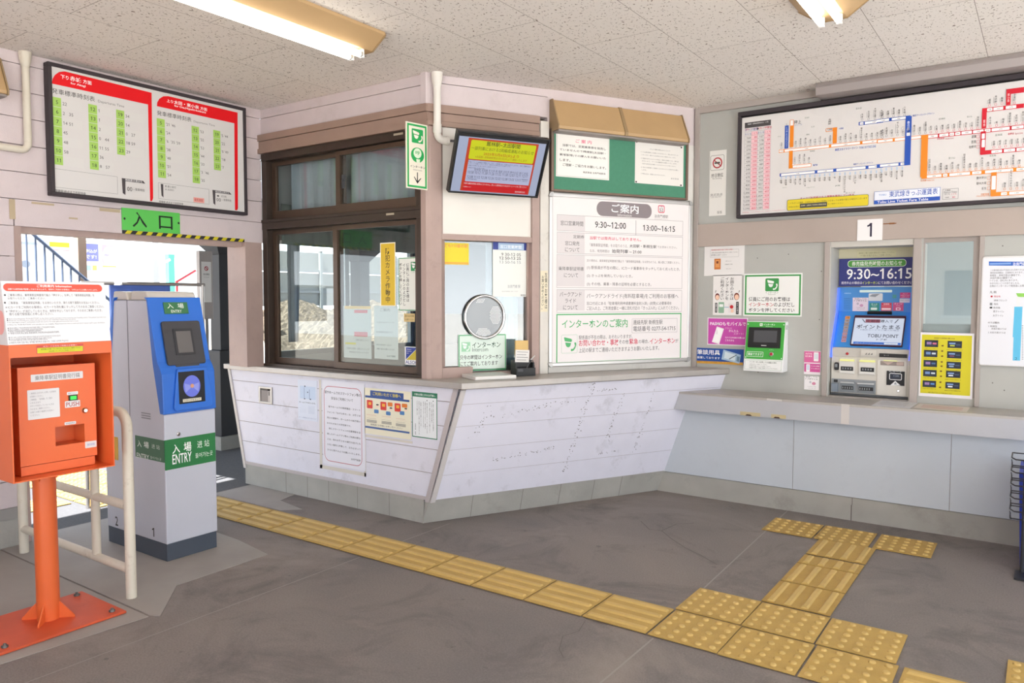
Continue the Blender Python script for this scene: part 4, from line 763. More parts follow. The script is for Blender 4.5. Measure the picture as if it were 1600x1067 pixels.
  ('v','竹ノ塚',.6997,.4386,.711,.4791,'2a2a2a',0),('r',.6953,.4386,.6966,.471,'9a9a9e'),('o',.7309,.4224,.7419,.4356,'8a8f96',.0015,.003),
  ('v','谷塚',.7307,.4384,.7421,.4654,'2a2a2a',0),('r',.7263,.4384,.7276,.46,'9a9a9e'),('o',.7619,.4222,.7729,.4354,'8a8f96',.0015,.003),
  ('v','獨協大学前',.7618,.4382,.7731,.5057,'2a2a2a',0),('r',.7573,.4382,.7586,.4922,'9a9a9e'),('o',.7929,.422,.8039,.4352,'8a8f96',.0015,.003),
  ('v','草加',.7928,.438,.8041,.465,'2a2a2a',0),('r',.7883,.438,.7897,.4596,'9a9a9e'),('o',.824,.4218,.835,.435,'8a8f96',.0015,.003),
  ('v','新田',.8238,.4378,.8351,.4648,'2a2a2a',0),('r',.8193,.4378,.8207,.4594,'9a9a9e'),('o',.855,.4216,.866,.4348,'8a8f96',.0015,.003),
  ('v','蒲生',.8548,.4376,.8661,.4646,'2a2a2a',0),('r',.8504,.4376,.8517,.4592,'9a9a9e'),('o',.886,.4214,.897,.4346,'8a8f96',.0015,.003),
  ('v','新越谷',.8858,.4374,.8972,.4779,'2a2a2a',0),('r',.8814,.4374,.8827,.4698,'9a9a9e'),('r',.2917,.4231,.3159,.5751,'2353b4'),
  ('v','とうきょうスカイツリー',.2969,.4278,.3116,.5676,'e8eef8',0),('r',.3248,.4279,.3493,.5964,'ef8a1d'),('rr',.3237,.568,.348,.6093,'f4f3f2',.004),
  ('o',.3237,.568,.348,.6093,'ef8a1d',.003,.004),('t','押上',.3498,.5771,.3959,.6016,'2a2a2a',0),('t','〈スカイツリー前〉',.3503,.566,.402,.5731,'2353b4',0),
  ('r',.3222,.2878,.3465,.4053,'ef8a1d'),('rr',.3451,.2921,.3731,.3152,'f4f3f2',.003),('rr',.3752,.2891,.4654,.3106,'f4f3f2',.003),
  ('o',.3452,.2864,.4671,.3092,'ef8a1d',.003,.005),('o',.3555,.3119,.3665,.3251,'8a8f96',.0015,.003),('v','小村井',.356,.3279,.366,.3639,'2a2a2a',0),
  ('r',.352,.3279,.3532,.3567,'9a9a9e'),('o',.3858,.3118,.3968,.325,'8a8f96',.0015,.003),('v','東あずま',.3863,.3278,.3963,.3758,'2a2a2a',0),
  ('r',.3823,.3278,.3835,.3662,'9a9a9e'),('o',.4161,.3116,.4271,.3248,'8a8f96',.0015,.003),('v','亀戸水神',.4166,.3276,.4266,.3756,'2a2a2a',0),
  ('r',.4126,.3276,.4138,.366,'9a9a9e'),('o',.4464,.3115,.4574,.3247,'8a8f96',.0015,.003),('v','亀戸',.4469,.3275,.4569,.3515,'2a2a2a',0),
  ('r',.4429,.3275,.4441,.3467,'9a9a9e'),('r',.5963,.4225,.6215,.5243,'ef8a1d'),('o',.5527,.502,.5968,.524,'ef8a1d',.003,.004),
  ('t','1,090',.5631,.5077,.5912,.5202,'444444',0),('v','大師前',.5664,.5464,.5847,.5859,'2a2a2a',0),('t','大師線',.6317,.5071,.6593,.5186,'2353b4',0),
  ('t','東武スカイツリーライン',.612,.3724,.7497,.388,'2353b4',1),('t','TOBU SKYTREE LINE',.7569,.3707,.8551,.385,'6a8ac9',0),('t','亀戸線',.4781,.29,.506,.3016,'2353b4',1),
  ('t','東武アーバンパークライン',.725,.2715,.8405,.2829,'2353b4',1),('r',.2643,.2399,.8998,.2609,'2353b4'),('rr',.2719,.2428,.4899,.258,'f4f3f2',.003),
  ('n','1,590',.3809,.2468,.0071,'444444','C'),('rr',.5058,.2428,.6043,.258,'f4f3f2',.003),('n','1,400',.555,.2468,.0071,'444444','C'),
  ('rr',.6234,.2428,.7981,.258,'f4f3f2',.003),('n','1,060',.7107,.2468,.0071,'444444','C'),('rr',.8146,.2428,.8998,.258,'f4f3f2',.003),
  ('n','920',.8572,.2468,.0071,'444444','C'),('r',.2709,.2233,.2789,.2413,'bcd0e4'),('v','船橋',.2692,.1923,.2806,.2193,'2a2a2a',0),
  ('r',.2648,.1977,.2661,.2193,'9a9a9e'),('r',.3018,.2226,.3098,.2406,'bcd0e4'),('v','新船橋',.3001,.1781,.3114,.2186,'2a2a2a',0),
  ('r',.2956,.1862,.297,.2186,'9a9a9e'),('r',.3326,.2218,.3406,.2398,'bcd0e4'),('v','塚田',.331,.1908,.3423,.2178,'2a2a2a',0),
  ('r',.3265,.1962,.3279,.2178,'9a9a9e'),('r',.3635,.2211,.3715,.2391,'bcd0e4'),('v','馬込沢',.3618,.1766,.3732,.2171,'2a2a2a',0),
  ('r',.3574,.1847,.3587,.2171,'9a9a9e'),('r',.3944,.2203,.4024,.2383,'bcd0e4'),('v','鎌ヶ谷',.3927,.1758,.404,.2163,'2a2a2a',0),
  ('r',.3882,.1839,.3896,.2163,'9a9a9e'),('r',.4252,.2196,.4332,.2376,'bcd0e4'),('v','新鎌ヶ谷',.4236,.1616,.4349,.2156,'2a2a2a',0),
  ('r',.4191,.1724,.4204,.2156,'9a9a9e'),('r',.4561,.2188,.4641,.2368,'bcd0e4'),('v','六実',.4544,.1878,.4658,.2148,'2a2a2a',0),
  ('r',.45,.1932,.4513,.2148,'9a9a9e'),('r',.487,.2181,.495,.2361,'bcd0e4'),('v','高柳',.4853,.1871,.4966,.2141,'2a2a2a',0),('r',.4808,.1925,.4822,.2141,'9a9a9e'),
  ('r',.5178,.2173,.5258,.2353,'bcd0e4'),('v','逆井',.5161,.1863,.5275,.2133,'2a2a2a',0),('r',.5117,.1917,.513,.2133,'9a9a9e'),
  ('r',.5487,.2166,.5567,.2346,'bcd0e4'),('v','増尾',.547,.1856,.5584,.2126,'2a2a2a',0),('r',.5426,.191,.5439,.2126,'9a9a9e'),
  ('r',.5796,.2159,.5876,.2339,'bcd0e4'),('v','新柏',.5779,.1849,.5892,.2119,'2a2a2a',0),('r',.5734,.1903,.5748,.2119,'9a9a9e'),
  ('r',.6104,.2151,.6184,.2331,'bcd0e4'),('v','柏',.6087,.1976,.6201,.2111,'2a2a2a',0),('r',.6043,.2003,.6056,.2111,'9a9a9e'),
  ('r',.6413,.2144,.6493,.2324,'bcd0e4'),('v','豊四季',.6396,.1699,.6509,.2104,'2a2a2a',0),('r',.6352,.178,.6365,.2104,'9a9a9e'),
  ('r',.6721,.2136,.6801,.2316,'bcd0e4'),('v','流山おおたかの森',.6705,.1016,.6818,.2096,'2a2a2a',0),('r',.666,.1232,.6674,.2096,'9a9a9e'),
  ('r',.703,.2129,.711,.2309,'bcd0e4'),('v','初石',.7013,.1819,.7127,.2089,'2a2a2a',0),('r',.6969,.1873,.6982,.2089,'9a9a9e'),
  ('r',.7339,.2121,.7419,.2301,'bcd0e4'),('v','江戸川台',.7322,.1541,.7435,.2081,'2a2a2a',0),('r',.7277,.1649,.7291,.2081,'9a9a9e'),
  ('r',.7647,.2114,.7727,.2294,'bcd0e4'),('v','運河',.7631,.1804,.7744,.2074,'2a2a2a',0),('r',.7586,.1858,.76,.2074,'9a9a9e'),
  ('r',.7956,.2106,.8036,.2286,'bcd0e4'),('v','梅郷',.7939,.1796,.8053,.2066,'2a2a2a',0),('r',.7895,.185,.7908,.2066,'9a9a9e'),
  ('r',.8265,.2099,.8345,.2279,'bcd0e4'),('v','野田市',.8248,.1654,.8361,.2059,'2a2a2a',0),('r',.8203,.1735,.8217,.2059,'9a9a9e'),
  ('r',.8573,.2091,.8653,.2271,'bcd0e4'),('v','愛宕',.8557,.1781,.867,.2051,'2a2a2a',0),('r',.8512,.1835,.8526,.2051,'9a9a9e'),
  ('r',.8882,.2084,.8962,.2264,'bcd0e4'),('v','清水公園',.8865,.1504,.8979,.2044,'2a2a2a',0),('r',.8821,.1612,.8834,.2044,'9a9a9e'),
  ('r',.8628,.2419,1.0497,.2629,'2353b4'),('rr',.8815,.2448,.9862,.26,'f4f3f2',.003),('n','830',.9338,.2488,.0071,'444444','C'),
  ('rr',.9974,.2448,1.0235,.26,'f4f3f2',.003),('n','750',1.0105,.2488,.0071,'444444','C'),('r',.8836,.2202,.8916,.2382,'bcd0e4'),
  ('v','七光台',.8819,.1757,.8933,.2162,'2a2a2a',0),('r',.8775,.1838,.8788,.2162,'9a9a9e'),('r',.9139,.2195,.9219,.2375,'bcd0e4'),
  ('v','川間',.9122,.1885,.9235,.2155,'2a2a2a',0),('r',.9077,.1939,.9091,.2155,'9a9a9e'),('r',.9441,.2188,.9521,.2368,'bcd0e4'),
  ('v','南桜井',.9425,.1743,.9538,.2148,'2a2a2a',0),('r',.938,.1824,.9394,.2148,'9a9a9e'),('r',.9744,.218,.9824,.236,'bcd0e4'),
  ('v','藤の牛島',.9728,.16,.9841,.214,'2a2a2a',0),('r',.9683,.1708,.9696,.214,'9a9a9e'),('r',1.0047,.2173,1.0127,.2353,'bcd0e4'),
  ('v','春日部',1.003,.1728,1.0144,.2133,'2a2a2a',0),('r',.9986,.1809,.9999,.2133,'9a9a9e'),('r',1.0185,.2414,1.0523,.5375,'2353b4'),
  ('v','春日部',1.027,.4532,1.0426,.5107,'e8eef8',0),('rr',1.0266,.4203,1.0458,.4397,'f4f3f2',.003),('t','東武アーバンパークライン',1.0569,.5325,1.1741,.5448,'2353b4',1),
  ('r',.751,.5186,.8924,.5396,'2353b4'),('rr',.7567,.5215,.7793,.5367,'f4f3f2',.003),('n','1,230',.768,.5255,.0071,'444444','C'),
  ('rr',.7863,.5215,.8924,.5367,'f4f3f2',.003),('n','1,060',.8394,.5255,.0071,'444444','C'),('r',.8556,.5221,1.0459,.543,'2353b4'),
  ('rr',.8556,.525,.926,.5401,'f4f3f2',.003),('n','1,060',.8908,.529,.0071,'444444','C'),('rr',.9412,.525,1.0193,.5401,'f4f3f2',.003),
  ('n','920',.9802,.529,.0071,'444444','C'),('o',.7648,.547,.7758,.5602,'8a8f96',.0015,.003),('v','大宮',.7642,.563,.7764,.592,'2a2a2a',0),
  ('r',.7594,.563,.7609,.5862,'9a9a9e'),('o',.8022,.5448,.8132,.558,'8a8f96',.0015,.003),('v','北大宮',.8016,.5608,.8138,.6043,'2a2a2a',0),
  ('r',.7968,.5608,.7983,.5956,'9a9a9e'),('o',.8396,.5426,.8506,.5558,'8a8f96',.0015,.003),('v','大宮公園',.839,.5586,.8512,.6166,'2a2a2a',0),
  ('r',.8342,.5586,.8357,.605,'9a9a9e'),('o',.877,.5404,.888,.5536,'8a8f96',.0015,.003),('v','大和田',.8764,.5564,.8886,.5999,'2a2a2a',0),
  ('r',.8716,.5564,.8731,.5912,'9a9a9e'),('o',.8837,.5459,.8947,.5591,'8a8f96',.0015,.003),('v','七里',.8831,.5619,.8953,.5909,'2a2a2a',0),
  ('r',.8783,.5619,.8798,.5851,'9a9a9e'),('o',.9142,.5451,.9252,.5583,'8a8f96',.0015,.003),('v','岩槻',.9136,.5611,.9258,.5901,'2a2a2a',0),
  ('r',.9089,.5611,.9103,.5843,'9a9a9e'),('o',.9448,.5443,.9557,.5575,'8a8f96',.0015,.003),('v','東岩槻',.9442,.5603,.9563,.6038,'2a2a2a',0),
  ('r',.9394,.5603,.9408,.5951,'9a9a9e'),('o',.9753,.5435,.9863,.5567,'8a8f96',.0015,.003),('v','豊春',.9747,.5595,.9869,.5885,'2a2a2a',0),
  ('r',.9699,.5595,.9714,.5827,'9a9a9e'),('o',1.0058,.5427,1.0168,.5559,'8a8f96',.0015,.003),('v','八木崎',1.0052,.5587,1.0174,.6022,'2a2a2a',0),
  ('r',1.0004,.5587,1.0019,.5935,'9a9a9e'),('r',.9358,.5266,.9377,.5398,'2353b4'),('o',.8771,.4292,.8881,.4424,'8a8f96',.0015,.003),
  ('v','越谷',.8765,.4452,.8887,.4742,'2a2a2a',0),('r',.8717,.4452,.8732,.4684,'9a9a9e'),('o',.908,.4282,.919,.4414,'8a8f96',.0015,.003),
  ('v','北越谷',.9074,.4442,.9196,.4877,'2a2a2a',0),('r',.9026,.4442,.904,.479,'9a9a9e'),('o',.9388,.4272,.9498,.4404,'8a8f96',.0015,.003),
  ('v','大袋',.9382,.4432,.9504,.4722,'2a2a2a',0),('r',.9335,.4432,.9349,.4664,'9a9a9e'),('o',.9697,.4262,.9807,.4394,'8a8f96',.0015,.003),
  ('v','せんげん台',.9691,.4422,.9813,.5147,'2a2a2a',0),('r',.9643,.4422,.9658,.5002,'9a9a9e'),('o',1.0006,.4253,1.0116,.4385,'8a8f96',.0015,.003),
  ('v','一ノ割',1.0,.4413,1.0121,.4848,'2a2a2a',0),('r',.9952,.4413,.9966,.4761,'9a9a9e'),('o',1.0314,.4243,1.0424,.4375,'8a8f96',.0015,.003),
  ('v','武里',1.0308,.4403,1.043,.4693,'2a2a2a',0),('r',1.026,.4403,1.0275,.4635,'9a9a9e'),('o',1.0623,.4233,1.0733,.4365,'8a8f96',.0015,.003),
  ('v','春日部',1.0617,.4393,1.0739,.4828,'2a2a2a',0),('r',1.0569,.4393,1.0583,.4741,'9a9a9e'),('o',1.0931,.4223,1.1041,.4355,'8a8f96',.0015,.003),
  ('v','姫宮',1.0925,.4383,1.1047,.4673,'2a2a2a',0),('r',1.0878,.4383,1.0892,.4615,'9a9a9e'),('o',1.124,.4213,1.135,.4345,'8a8f96',.0015,.003),
  ('v','北春日部',1.1234,.4373,1.1356,.4953,'2a2a2a',0),('r',1.1186,.4373,1.1201,.4837,'9a9a9e'),('r',1.1375,.3895,1.629,.4135,'d0112b'),
  ('rr',1.1375,.3929,1.1965,.4101,'f4f3f2',.003),('n','750',1.167,.3974,.0082,'444444','C'),('rr',1.2039,.3929,1.253,.4101,'f4f3f2',.003),
  ('n','610',1.2284,.3974,.0082,'444444','C'),('rr',1.2579,.3929,1.2825,.4101,'f4f3f2',.003),('n','610',1.2702,.3974,.0082,'444444','C'),
  ('rr',1.2874,.3929,1.3144,.4101,'f4f3f2',.003),('n','490',1.3009,.3974,.0082,'444444','C'),('rr',1.3194,.3929,1.3734,.4101,'f4f3f2',.003),
  ('n','430',1.3464,.3974,.0082,'444444','C'),('rr',1.3783,.3929,1.4324,.4101,'f4f3f2',.003),('n','330',1.4054,.3974,.0082,'444444','C'),
  ('rr',1.4373,.3929,1.4668,.4101,'f4f3f2',.003),('n','270',1.4521,.3974,.0082,'444444','C'),('rr',1.4717,.3929,1.5602,.4101,'f4f3f2',.003),
  ('n','210',1.516,.3974,.0082,'444444','C'),('rr',1.57,.3929,1.6265,.4101,'f4f3f2',.003),('n','180',1.5983,.3974,.0082,'444444','C'),
  ('o',1.1528,.4204,1.1638,.4336,'d86a78',.0015,.003),('v','和戸',1.1522,.4364,1.1644,.4654,'2a2a2a',0),('r',1.1474,.4364,1.1489,.4596,'9a9a9e'),
  ('o',1.1832,.4198,1.1942,.433,'d86a78',.0015,.003),('v','久喜',1.1826,.4358,1.1948,.4648,'2a2a2a',0),('r',1.1778,.4358,1.1793,.459,'9a9a9e'),
  ('o',1.2136,.4192,1.2246,.4324,'d86a78',.0015,.003),('v','鷲宮',1.213,.4352,1.2252,.4642,'2a2a2a',0),('r',1.2082,.4352,1.2097,.4584,'9a9a9e'),
  ('o',1.244,.4186,1.255,.4318,'d86a78',.0015,.003),('v','花崎',1.2434,.4346,1.2556,.4636,'2a2a2a',0),('r',1.2386,.4346,1.2401,.4578,'9a9a9e'),
  ('o',1.2744,.418,1.2854,.4312,'d86a78',.0015,.003),('v','加須',1.2738,.434,1.286,.463,'2a2a2a',0),('r',1.269,.434,1.2705,.4572,'9a9a9e'),
  ('o',1.3048,.4174,1.3158,.4306,'d86a78',.0015,.003),('v','南羽生',1.3042,.4334,1.3164,.4769,'2a2a2a',0),('r',1.2994,.4334,1.3009,.4682,'9a9a9e'),
  ('o',1.3352,.4168,1.3462,.43,'d86a78',.0015,.003),('v','羽生',1.3346,.4328,1.3468,.4618,'2a2a2a',0),('r',1.3298,.4328,1.3313,.456,'9a9a9e'),
  ('o',1.3656,.4162,1.3766,.4294,'d86a78',.0015,.003),('v','川俣',1.365,.4322,1.3772,.4612,'2a2a2a',0),('r',1.3602,.4322,1.3617,.4554,'9a9a9e'),
  ('o',1.396,.4156,1.407,.4288,'d86a78',.0015,.003),('v','茂林寺前',1.3954,.4316,1.4076,.4896,'2a2a2a',0),('r',1.3906,.4316,1.3921,.478,'9a9a9e'),
  ('o',1.4579,.4193,1.4689,.4325,'d86a78',.0015,.003),('v','多々良',1.4573,.4353,1.4695,.4788,'2a2a2a',0),('r',1.4525,.4353,1.454,.4701,'9a9a9e'),
  ('o',1.4898,.4185,1.5008,.4317,'d86a78',.0015,.003),('v','県',1.4892,.4345,1.5014,.449,'2a2a2a',0),('r',1.4844,.4345,1.4859,.4461,'9a9a9e'),
  ('o',1.5217,.4177,1.5327,.4309,'d86a78',.0015,.003),('v','福居',1.5212,.4337,1.5333,.4627,'2a2a2a',0),('r',1.5164,.4337,1.5178,.4569,'9a9a9e'),
  ('o',1.5537,.4169,1.5647,.4301,'d86a78',.0015,.003),('v','東武和泉',1.5531,.4329,1.5653,.4909,'2a2a2a',0),('r',1.5483,.4329,1.5497,.4793,'9a9a9e'),
  ('o',1.5856,.4161,1.5966,.4293,'d86a78',.0015,.003),('v','足利市',1.585,.4321,1.5972,.4756,'2a2a2a',0),('r',1.5802,.4321,1.5817,.4669,'9a9a9e'),
  ('o',1.6175,.4153,1.6285,.4285,'d86a78',.0015,.003),('v','野州山辺',1.6169,.4313,1.6291,.4893,'2a2a2a',0),('r',1.6121,.4313,1.6136,.4777,'9a9a9e'),
  ('r',1.4213,.416,1.4446,.5305,'d0112b'),('v','館林',1.4282,.4247,1.4401,.4669,'f4e0e2',0),('r',1.4183,.2654,1.4436,.3989,'d0112b'),
  ('rr',1.4236,.3556,1.4394,.386,'f4f3f2',.003),('rr',1.4247,.3065,1.4409,.3507,'f4f3f2',.003),('r',1.4216,.5082,1.625,.5322,'d0112b'),
  ('rr',1.446,.5116,1.4725,.5288,'f4f3f2',.003),('n','180',1.4592,.5161,.0082,'444444','C'),('rr',1.4765,.5116,1.5253,.5288,'f4f3f2',.003),
  ('n','330',1.5009,.5161,.0082,'444444','C'),('rr',1.5375,.5116,1.5884,.5288,'f4f3f2',.003),('n','270',1.563,.5161,.0082,'444444','C'),
  ('o',1.4514,.5377,1.4624,.5509,'d86a78',.0015,.003),('v','成島',1.4508,.5537,1.463,.5827,'2a2a2a',0),('r',1.446,.5537,1.4475,.5769,'9a9a9e'),
  ('o',1.4819,.5386,1.4929,.5518,'d86a78',.0015,.003),('v','本中野',1.4813,.5546,1.4935,.5981,'2a2a2a',0),('r',1.4765,.5546,1.478,.5895,'9a9a9e'),
  ('o',1.5124,.5396,1.5234,.5528,'d86a78',.0015,.003),('v','篠塚',1.5118,.5556,1.524,.5846,'2a2a2a',0),('r',1.507,.5556,1.5085,.5788,'9a9a9e'),
  ('o',1.5732,.535,1.5842,.5482,'d86a78',.0015,.003),('v','小泉町',1.5726,.551,1.5848,.5945,'2a2a2a',0),('r',1.5678,.551,1.5693,.5858,'9a9a9e'),
  ('r',1.5378,.5337,1.5598,.6248,'d0112b'),('r',1.5378,.5945,1.6226,.6248,'d0112b'),('v','東小泉',1.5427,.5503,1.5552,.6001,'f4e0e2',0),
  ('r',1.4221,.263,1.6329,.287,'d0112b'),('rr',1.4748,.2663,1.5275,.2836,'f4f3f2',.003),('n','210',1.5011,.2709,.0082,'444444','C'),
  ('rr',1.5359,.2663,1.5907,.2836,'f4f3f2',.003),('n','270',1.5633,.2709,.0082,'444444','C'),('rr',1.5971,.2663,1.6329,.2836,'f4f3f2',.003),
  ('n','330',1.615,.2709,.0082,'444444','C'),('o',1.4806,.2933,1.4916,.3065,'d86a78',.0015,.003),('v','佐野',1.48,.3093,1.4922,.3383,'2a2a2a',0),
  ('r',1.4752,.3093,1.4767,.3325,'9a9a9e'),('o',1.5093,.2934,1.5203,.3066,'d86a78',.0015,.003),('v','堀米',1.5087,.3094,1.5209,.3384,'2a2a2a',0),
  ('r',1.5039,.3094,1.5054,.3326,'9a9a9e'),('o',1.538,.2934,1.549,.3066,'d86a78',.0015,.003),('v','吉水',1.5374,.3094,1.5496,.3384,'2a2a2a',0),
  ('r',1.5327,.3094,1.5341,.3326,'9a9a9e'),('o',1.5668,.2935,1.5778,.3067,'d86a78',.0015,.003),('v','田沼',1.5662,.3095,1.5783,.3385,'2a2a2a',0),
  ('r',1.5614,.3095,1.5628,.3327,'9a9a9e'),('o',1.5955,.2935,1.6065,.3067,'d86a78',.0015,.003),('v','多田',1.5949,.3095,1.6071,.3385,'2a2a2a',0),
  ('r',1.5901,.3095,1.5916,.3327,'9a9a9e'),('o',1.6242,.2936,1.6352,.3068,'d86a78',.0015,.003),('v','葛生',1.6236,.3096,1.6358,.3386,'2a2a2a',0),
  ('r',1.6188,.3096,1.6203,.3328,'9a9a9e'),('t','渡瀬',1.3718,.3655,1.3959,.3832,'2a2a2a',0),('o',1.3975,.3618,1.4138,.3817,'d86a78',.0015,.003),
  ('t','田島',1.3727,.3351,1.3968,.3526,'2a2a2a',0),('o',1.3985,.3314,1.4147,.3513,'d86a78',.0015,.003),('t','佐野市',1.3607,.3072,1.3977,.3227,'2a2a2a',0),
  ('o',1.3994,.3019,1.4156,.3217,'d86a78',.0015,.003),('t','伊勢崎線',1.193,.3767,1.2321,.389,'c2304a',1),('t','Isesaki Line',1.2371,.374,1.2801,.3827,'c2304a',0),
  ('t','佐野線',1.5526,.363,1.5816,.3745,'c2304a',1),('t','Sano Line',1.5867,.3619,1.6241,.372,'c2304a',0),('r',1.1091,.161,1.1452,.4153,'ef8a1d'),
  ('r',1.1162,.1501,1.6367,.1731,'ef8a1d'),('rr',1.1448,.1533,1.2229,.1699,'f4f3f2',.003),('n','830',1.1839,.1577,.0078,'444444','C'),
  ('rr',1.2307,.1533,1.2541,.1699,'f4f3f2',.003),('n','920',1.2424,.1577,.0078,'444444','C'),('rr',1.2645,.1533,1.3712,.1699,'f4f3f2',.003),
  ('n','1,060',1.3179,.1577,.0078,'444444','C'),('rr',1.3817,.1533,1.4285,.1699,'f4f3f2',.003),('n','1,230',1.4051,.1577,.0078,'444444','C'),
  ('rr',1.4467,.1533,1.5847,.1699,'f4f3f2',.003),('n','1,230',1.5157,.1577,.0078,'444444','C'),('rr',1.6003,.1533,1.6367,.1699,'f4f3f2',.003),
  ('n','1,400',1.6185,.1577,.0078,'444444','C'),('o',1.1513,.1786,1.1623,.1918,'e0863a',.0015,.003),('v','杉戸高野台',1.1507,.1946,1.1629,.2671,'2a2a2a',0),
  ('r',1.1459,.1946,1.1474,.2526,'9a9a9e'),('o',1.1817,.1783,1.1927,.1915,'e0863a',.0015,.003),('v','幸手',1.1812,.1943,1.1933,.2233,'2a2a2a',0),
  ('r',1.1764,.1943,1.1778,.2175,'9a9a9e'),('o',1.2122,.178,1.2232,.1912,'e0863a',.0015,.003),('v','南栗橋',1.2116,.194,1.2238,.2375,'2a2a2a',0),
  ('r',1.2068,.194,1.2083,.2288,'9a9a9e'),('o',1.2426,.1777,1.2536,.1909,'e0863a',.0015,.003),('v','栗橋',1.242,.1937,1.2542,.2227,'2a2a2a',0),
  ('r',1.2372,.1937,1.2387,.2169,'9a9a9e'),('o',1.2731,.1773,1.2841,.1905,'e0863a',.0015,.003),('v','新古河',1.2725,.1933,1.2846,.2368,'2a2a2a',0),
  ('r',1.2677,.1933,1.2691,.2281,'9a9a9e'),('o',1.3035,.177,1.3145,.1902,'e0863a',.0015,.003),('v','柳生',1.3029,.193,1.3151,.222,'2a2a2a',0),
  ('r',1.2981,.193,1.2996,.2162,'9a9a9e'),('o',1.3339,.1767,1.3449,.1899,'e0863a',.0015,.003),('v','板倉東洋大前',1.3334,.1927,1.3455,.2797,'2a2a2a',0),
  ('r',1.3286,.1927,1.33,.2623,'9a9a9e'),('o',1.3644,.1764,1.3754,.1896,'e0863a',.0015,.003),('v','藤岡',1.3638,.1924,1.376,.2214,'2a2a2a',0),
  ('r',1.359,.1924,1.3605,.2156,'9a9a9e'),('o',1.3948,.1761,1.4058,.1893,'e0863a',.0015,.003),('v','静和',1.3942,.1921,1.4064,.2211,'2a2a2a',0),
  ('r',1.3894,.1921,1.3909,.2153,'9a9a9e'),('o',1.4253,.1758,1.4363,.189,'e0863a',.0015,.003),('v','新大平下',1.4247,.1918,1.4368,.2498,'2a2a2a',0),
  ('r',1.4199,.1918,1.4213,.2382,'9a9a9e'),('o',1.4557,.1755,1.4667,.1887,'e0863a',.0015,.003),('v','栃木',1.4551,.1915,1.4673,.2205,'2a2a2a',0),
  ('r',1.4503,.1915,1.4518,.2147,'9a9a9e'),('o',1.4861,.1752,1.4971,.1884,'e0863a',.0015,.003),('v','新栃木',1.4855,.1912,1.4977,.2347,'2a2a2a',0),
  ('r',1.4808,.1912,1.4822,.226,'9a9a9e'),('o',1.5166,.1748,1.5276,.188,'e0863a',.0015,.003),('v','合戦場',1.516,.1908,1.5282,.2343,'2a2a2a',0),
  ('r',1.5112,.1908,1.5127,.2256,'9a9a9e'),('o',1.547,.1745,1.558,.1877,'e0863a',.0015,.003),('v','家中',1.5464,.1905,1.5586,.2195,'2a2a2a',0),
  ('r',1.5416,.1905,1.5431,.2137,'9a9a9e'),('o',1.5775,.1742,1.5885,.1874,'e0863a',.0015,.003),('v','東武金崎',1.5769,.1902,1.589,.2482,'2a2a2a',0),
  ('r',1.5721,.1902,1.5735,.2366,'9a9a9e'),('o',1.6079,.1739,1.6189,.1871,'e0863a',.0015,.003),('v','楡木',1.6073,.1899,1.6195,.2189,'2a2a2a',0),
  ('r',1.6025,.1899,1.604,.2131,'9a9a9e'),('r',1.4779,.0191,1.5052,.1559,'ef8a1d'),('rr',1.4813,.0561,1.5019,.1352,'f4f3f2',.003),
  ('r',1.4818,.0168,1.641,.0398,'ef8a1d'),('rr',1.5296,.02,1.5598,.0365,'f4f3f2',.003),('n','1,230',1.5447,.0243,.0078,'444444','C'),
  ('rr',1.5694,.02,1.641,.0365,'f4f3f2',.003),('n','1,400',1.6052,.0243,.0078,'444444','C'),('o',1.541,.0485,1.552,.0617,'e0863a',.0015,.003),
  ('v','国谷',1.5404,.0645,1.5526,.0935,'2a2a2a',0),('r',1.5356,.0645,1.5371,.0877,'9a9a9e'),('o',1.5709,.048,1.5819,.0612,'e0863a',.0015,.003),
  ('v','おもちゃのまち',1.5703,.064,1.5825,.1655,'2a2a2a',0),('r',1.5656,.064,1.567,.1452,'9a9a9e'),('o',1.6009,.0475,1.6119,.0607,'e0863a',.0015,.003),
  ('v','安塚',1.6003,.0635,1.6125,.0925,'2a2a2a',0),('r',1.5955,.0635,1.5969,.0867,'9a9a9e'),('o',1.6308,.047,1.6418,.0602,'e0863a',.0015,.003),
  ('v','西川田',1.6302,.063,1.6424,.1065,'2a2a2a',0),('r',1.6254,.063,1.6269,.0978,'9a9a9e'),('t','野州平川',1.405,.1214,1.4544,.1369,'2a2a2a',0),
  ('o',1.4589,.1162,1.4749,.1356,'e0863a',.0015,.003),('t','野州大塚',1.4059,.0901,1.4554,.1056,'2a2a2a',0),('o',1.4598,.0851,1.4759,.1044,'e0863a',.0015,.003),
  ('t','壬生',1.4325,.0597,1.4563,.0747,'2a2a2a',0),('o',1.4607,.0556,1.4768,.0749,'e0863a',.0015,.003),('t','日光線',1.1128,.1341,1.1429,.1467,'e0863a',1),
  ('t','Nikko Line',1.1472,.1341,1.1853,.1434,'e0863a',0),('t','宇都宮線',1.4308,.026,1.4707,.0385,'e0863a',1),
  ('t','Utsunomiya Line',1.4083,.0174,1.4738,.028,'e0863a',0),('r',.8533,.0143,1.2195,.093,'e8ecf6'),('o',.8533,.0143,1.2195,.093,'3a62b8',.002,0),
  ('r',.8533,.0143,1.2195,.038,'2353b4'),('t','東武線きっぷ運賃表',.9396,.0521,1.2058,.0891,'2353b4',1),
  ('t','Tobu Line Ticket Fare Table',.8724,.0186,1.1563,.0337,'ffffff',1),('t','TOBU',.8798,.0645,.9225,.0756,'7a9ad0',1),
  ('o',1.2318,.0167,1.3148,.0792,'6a6a70',.0015,0),('t','入場券',1.2431,.0658,1.2737,.0749,'2a2a2a',0),
  ('t','Platform Tickets',1.2397,.0536,1.3079,.0638,'6a6a70',0),('t','おとな',1.243,.0426,1.27,.0531,'3a3a3e',0),('t','こども',1.2771,.0417,1.3046,.0521,'c23050',0),
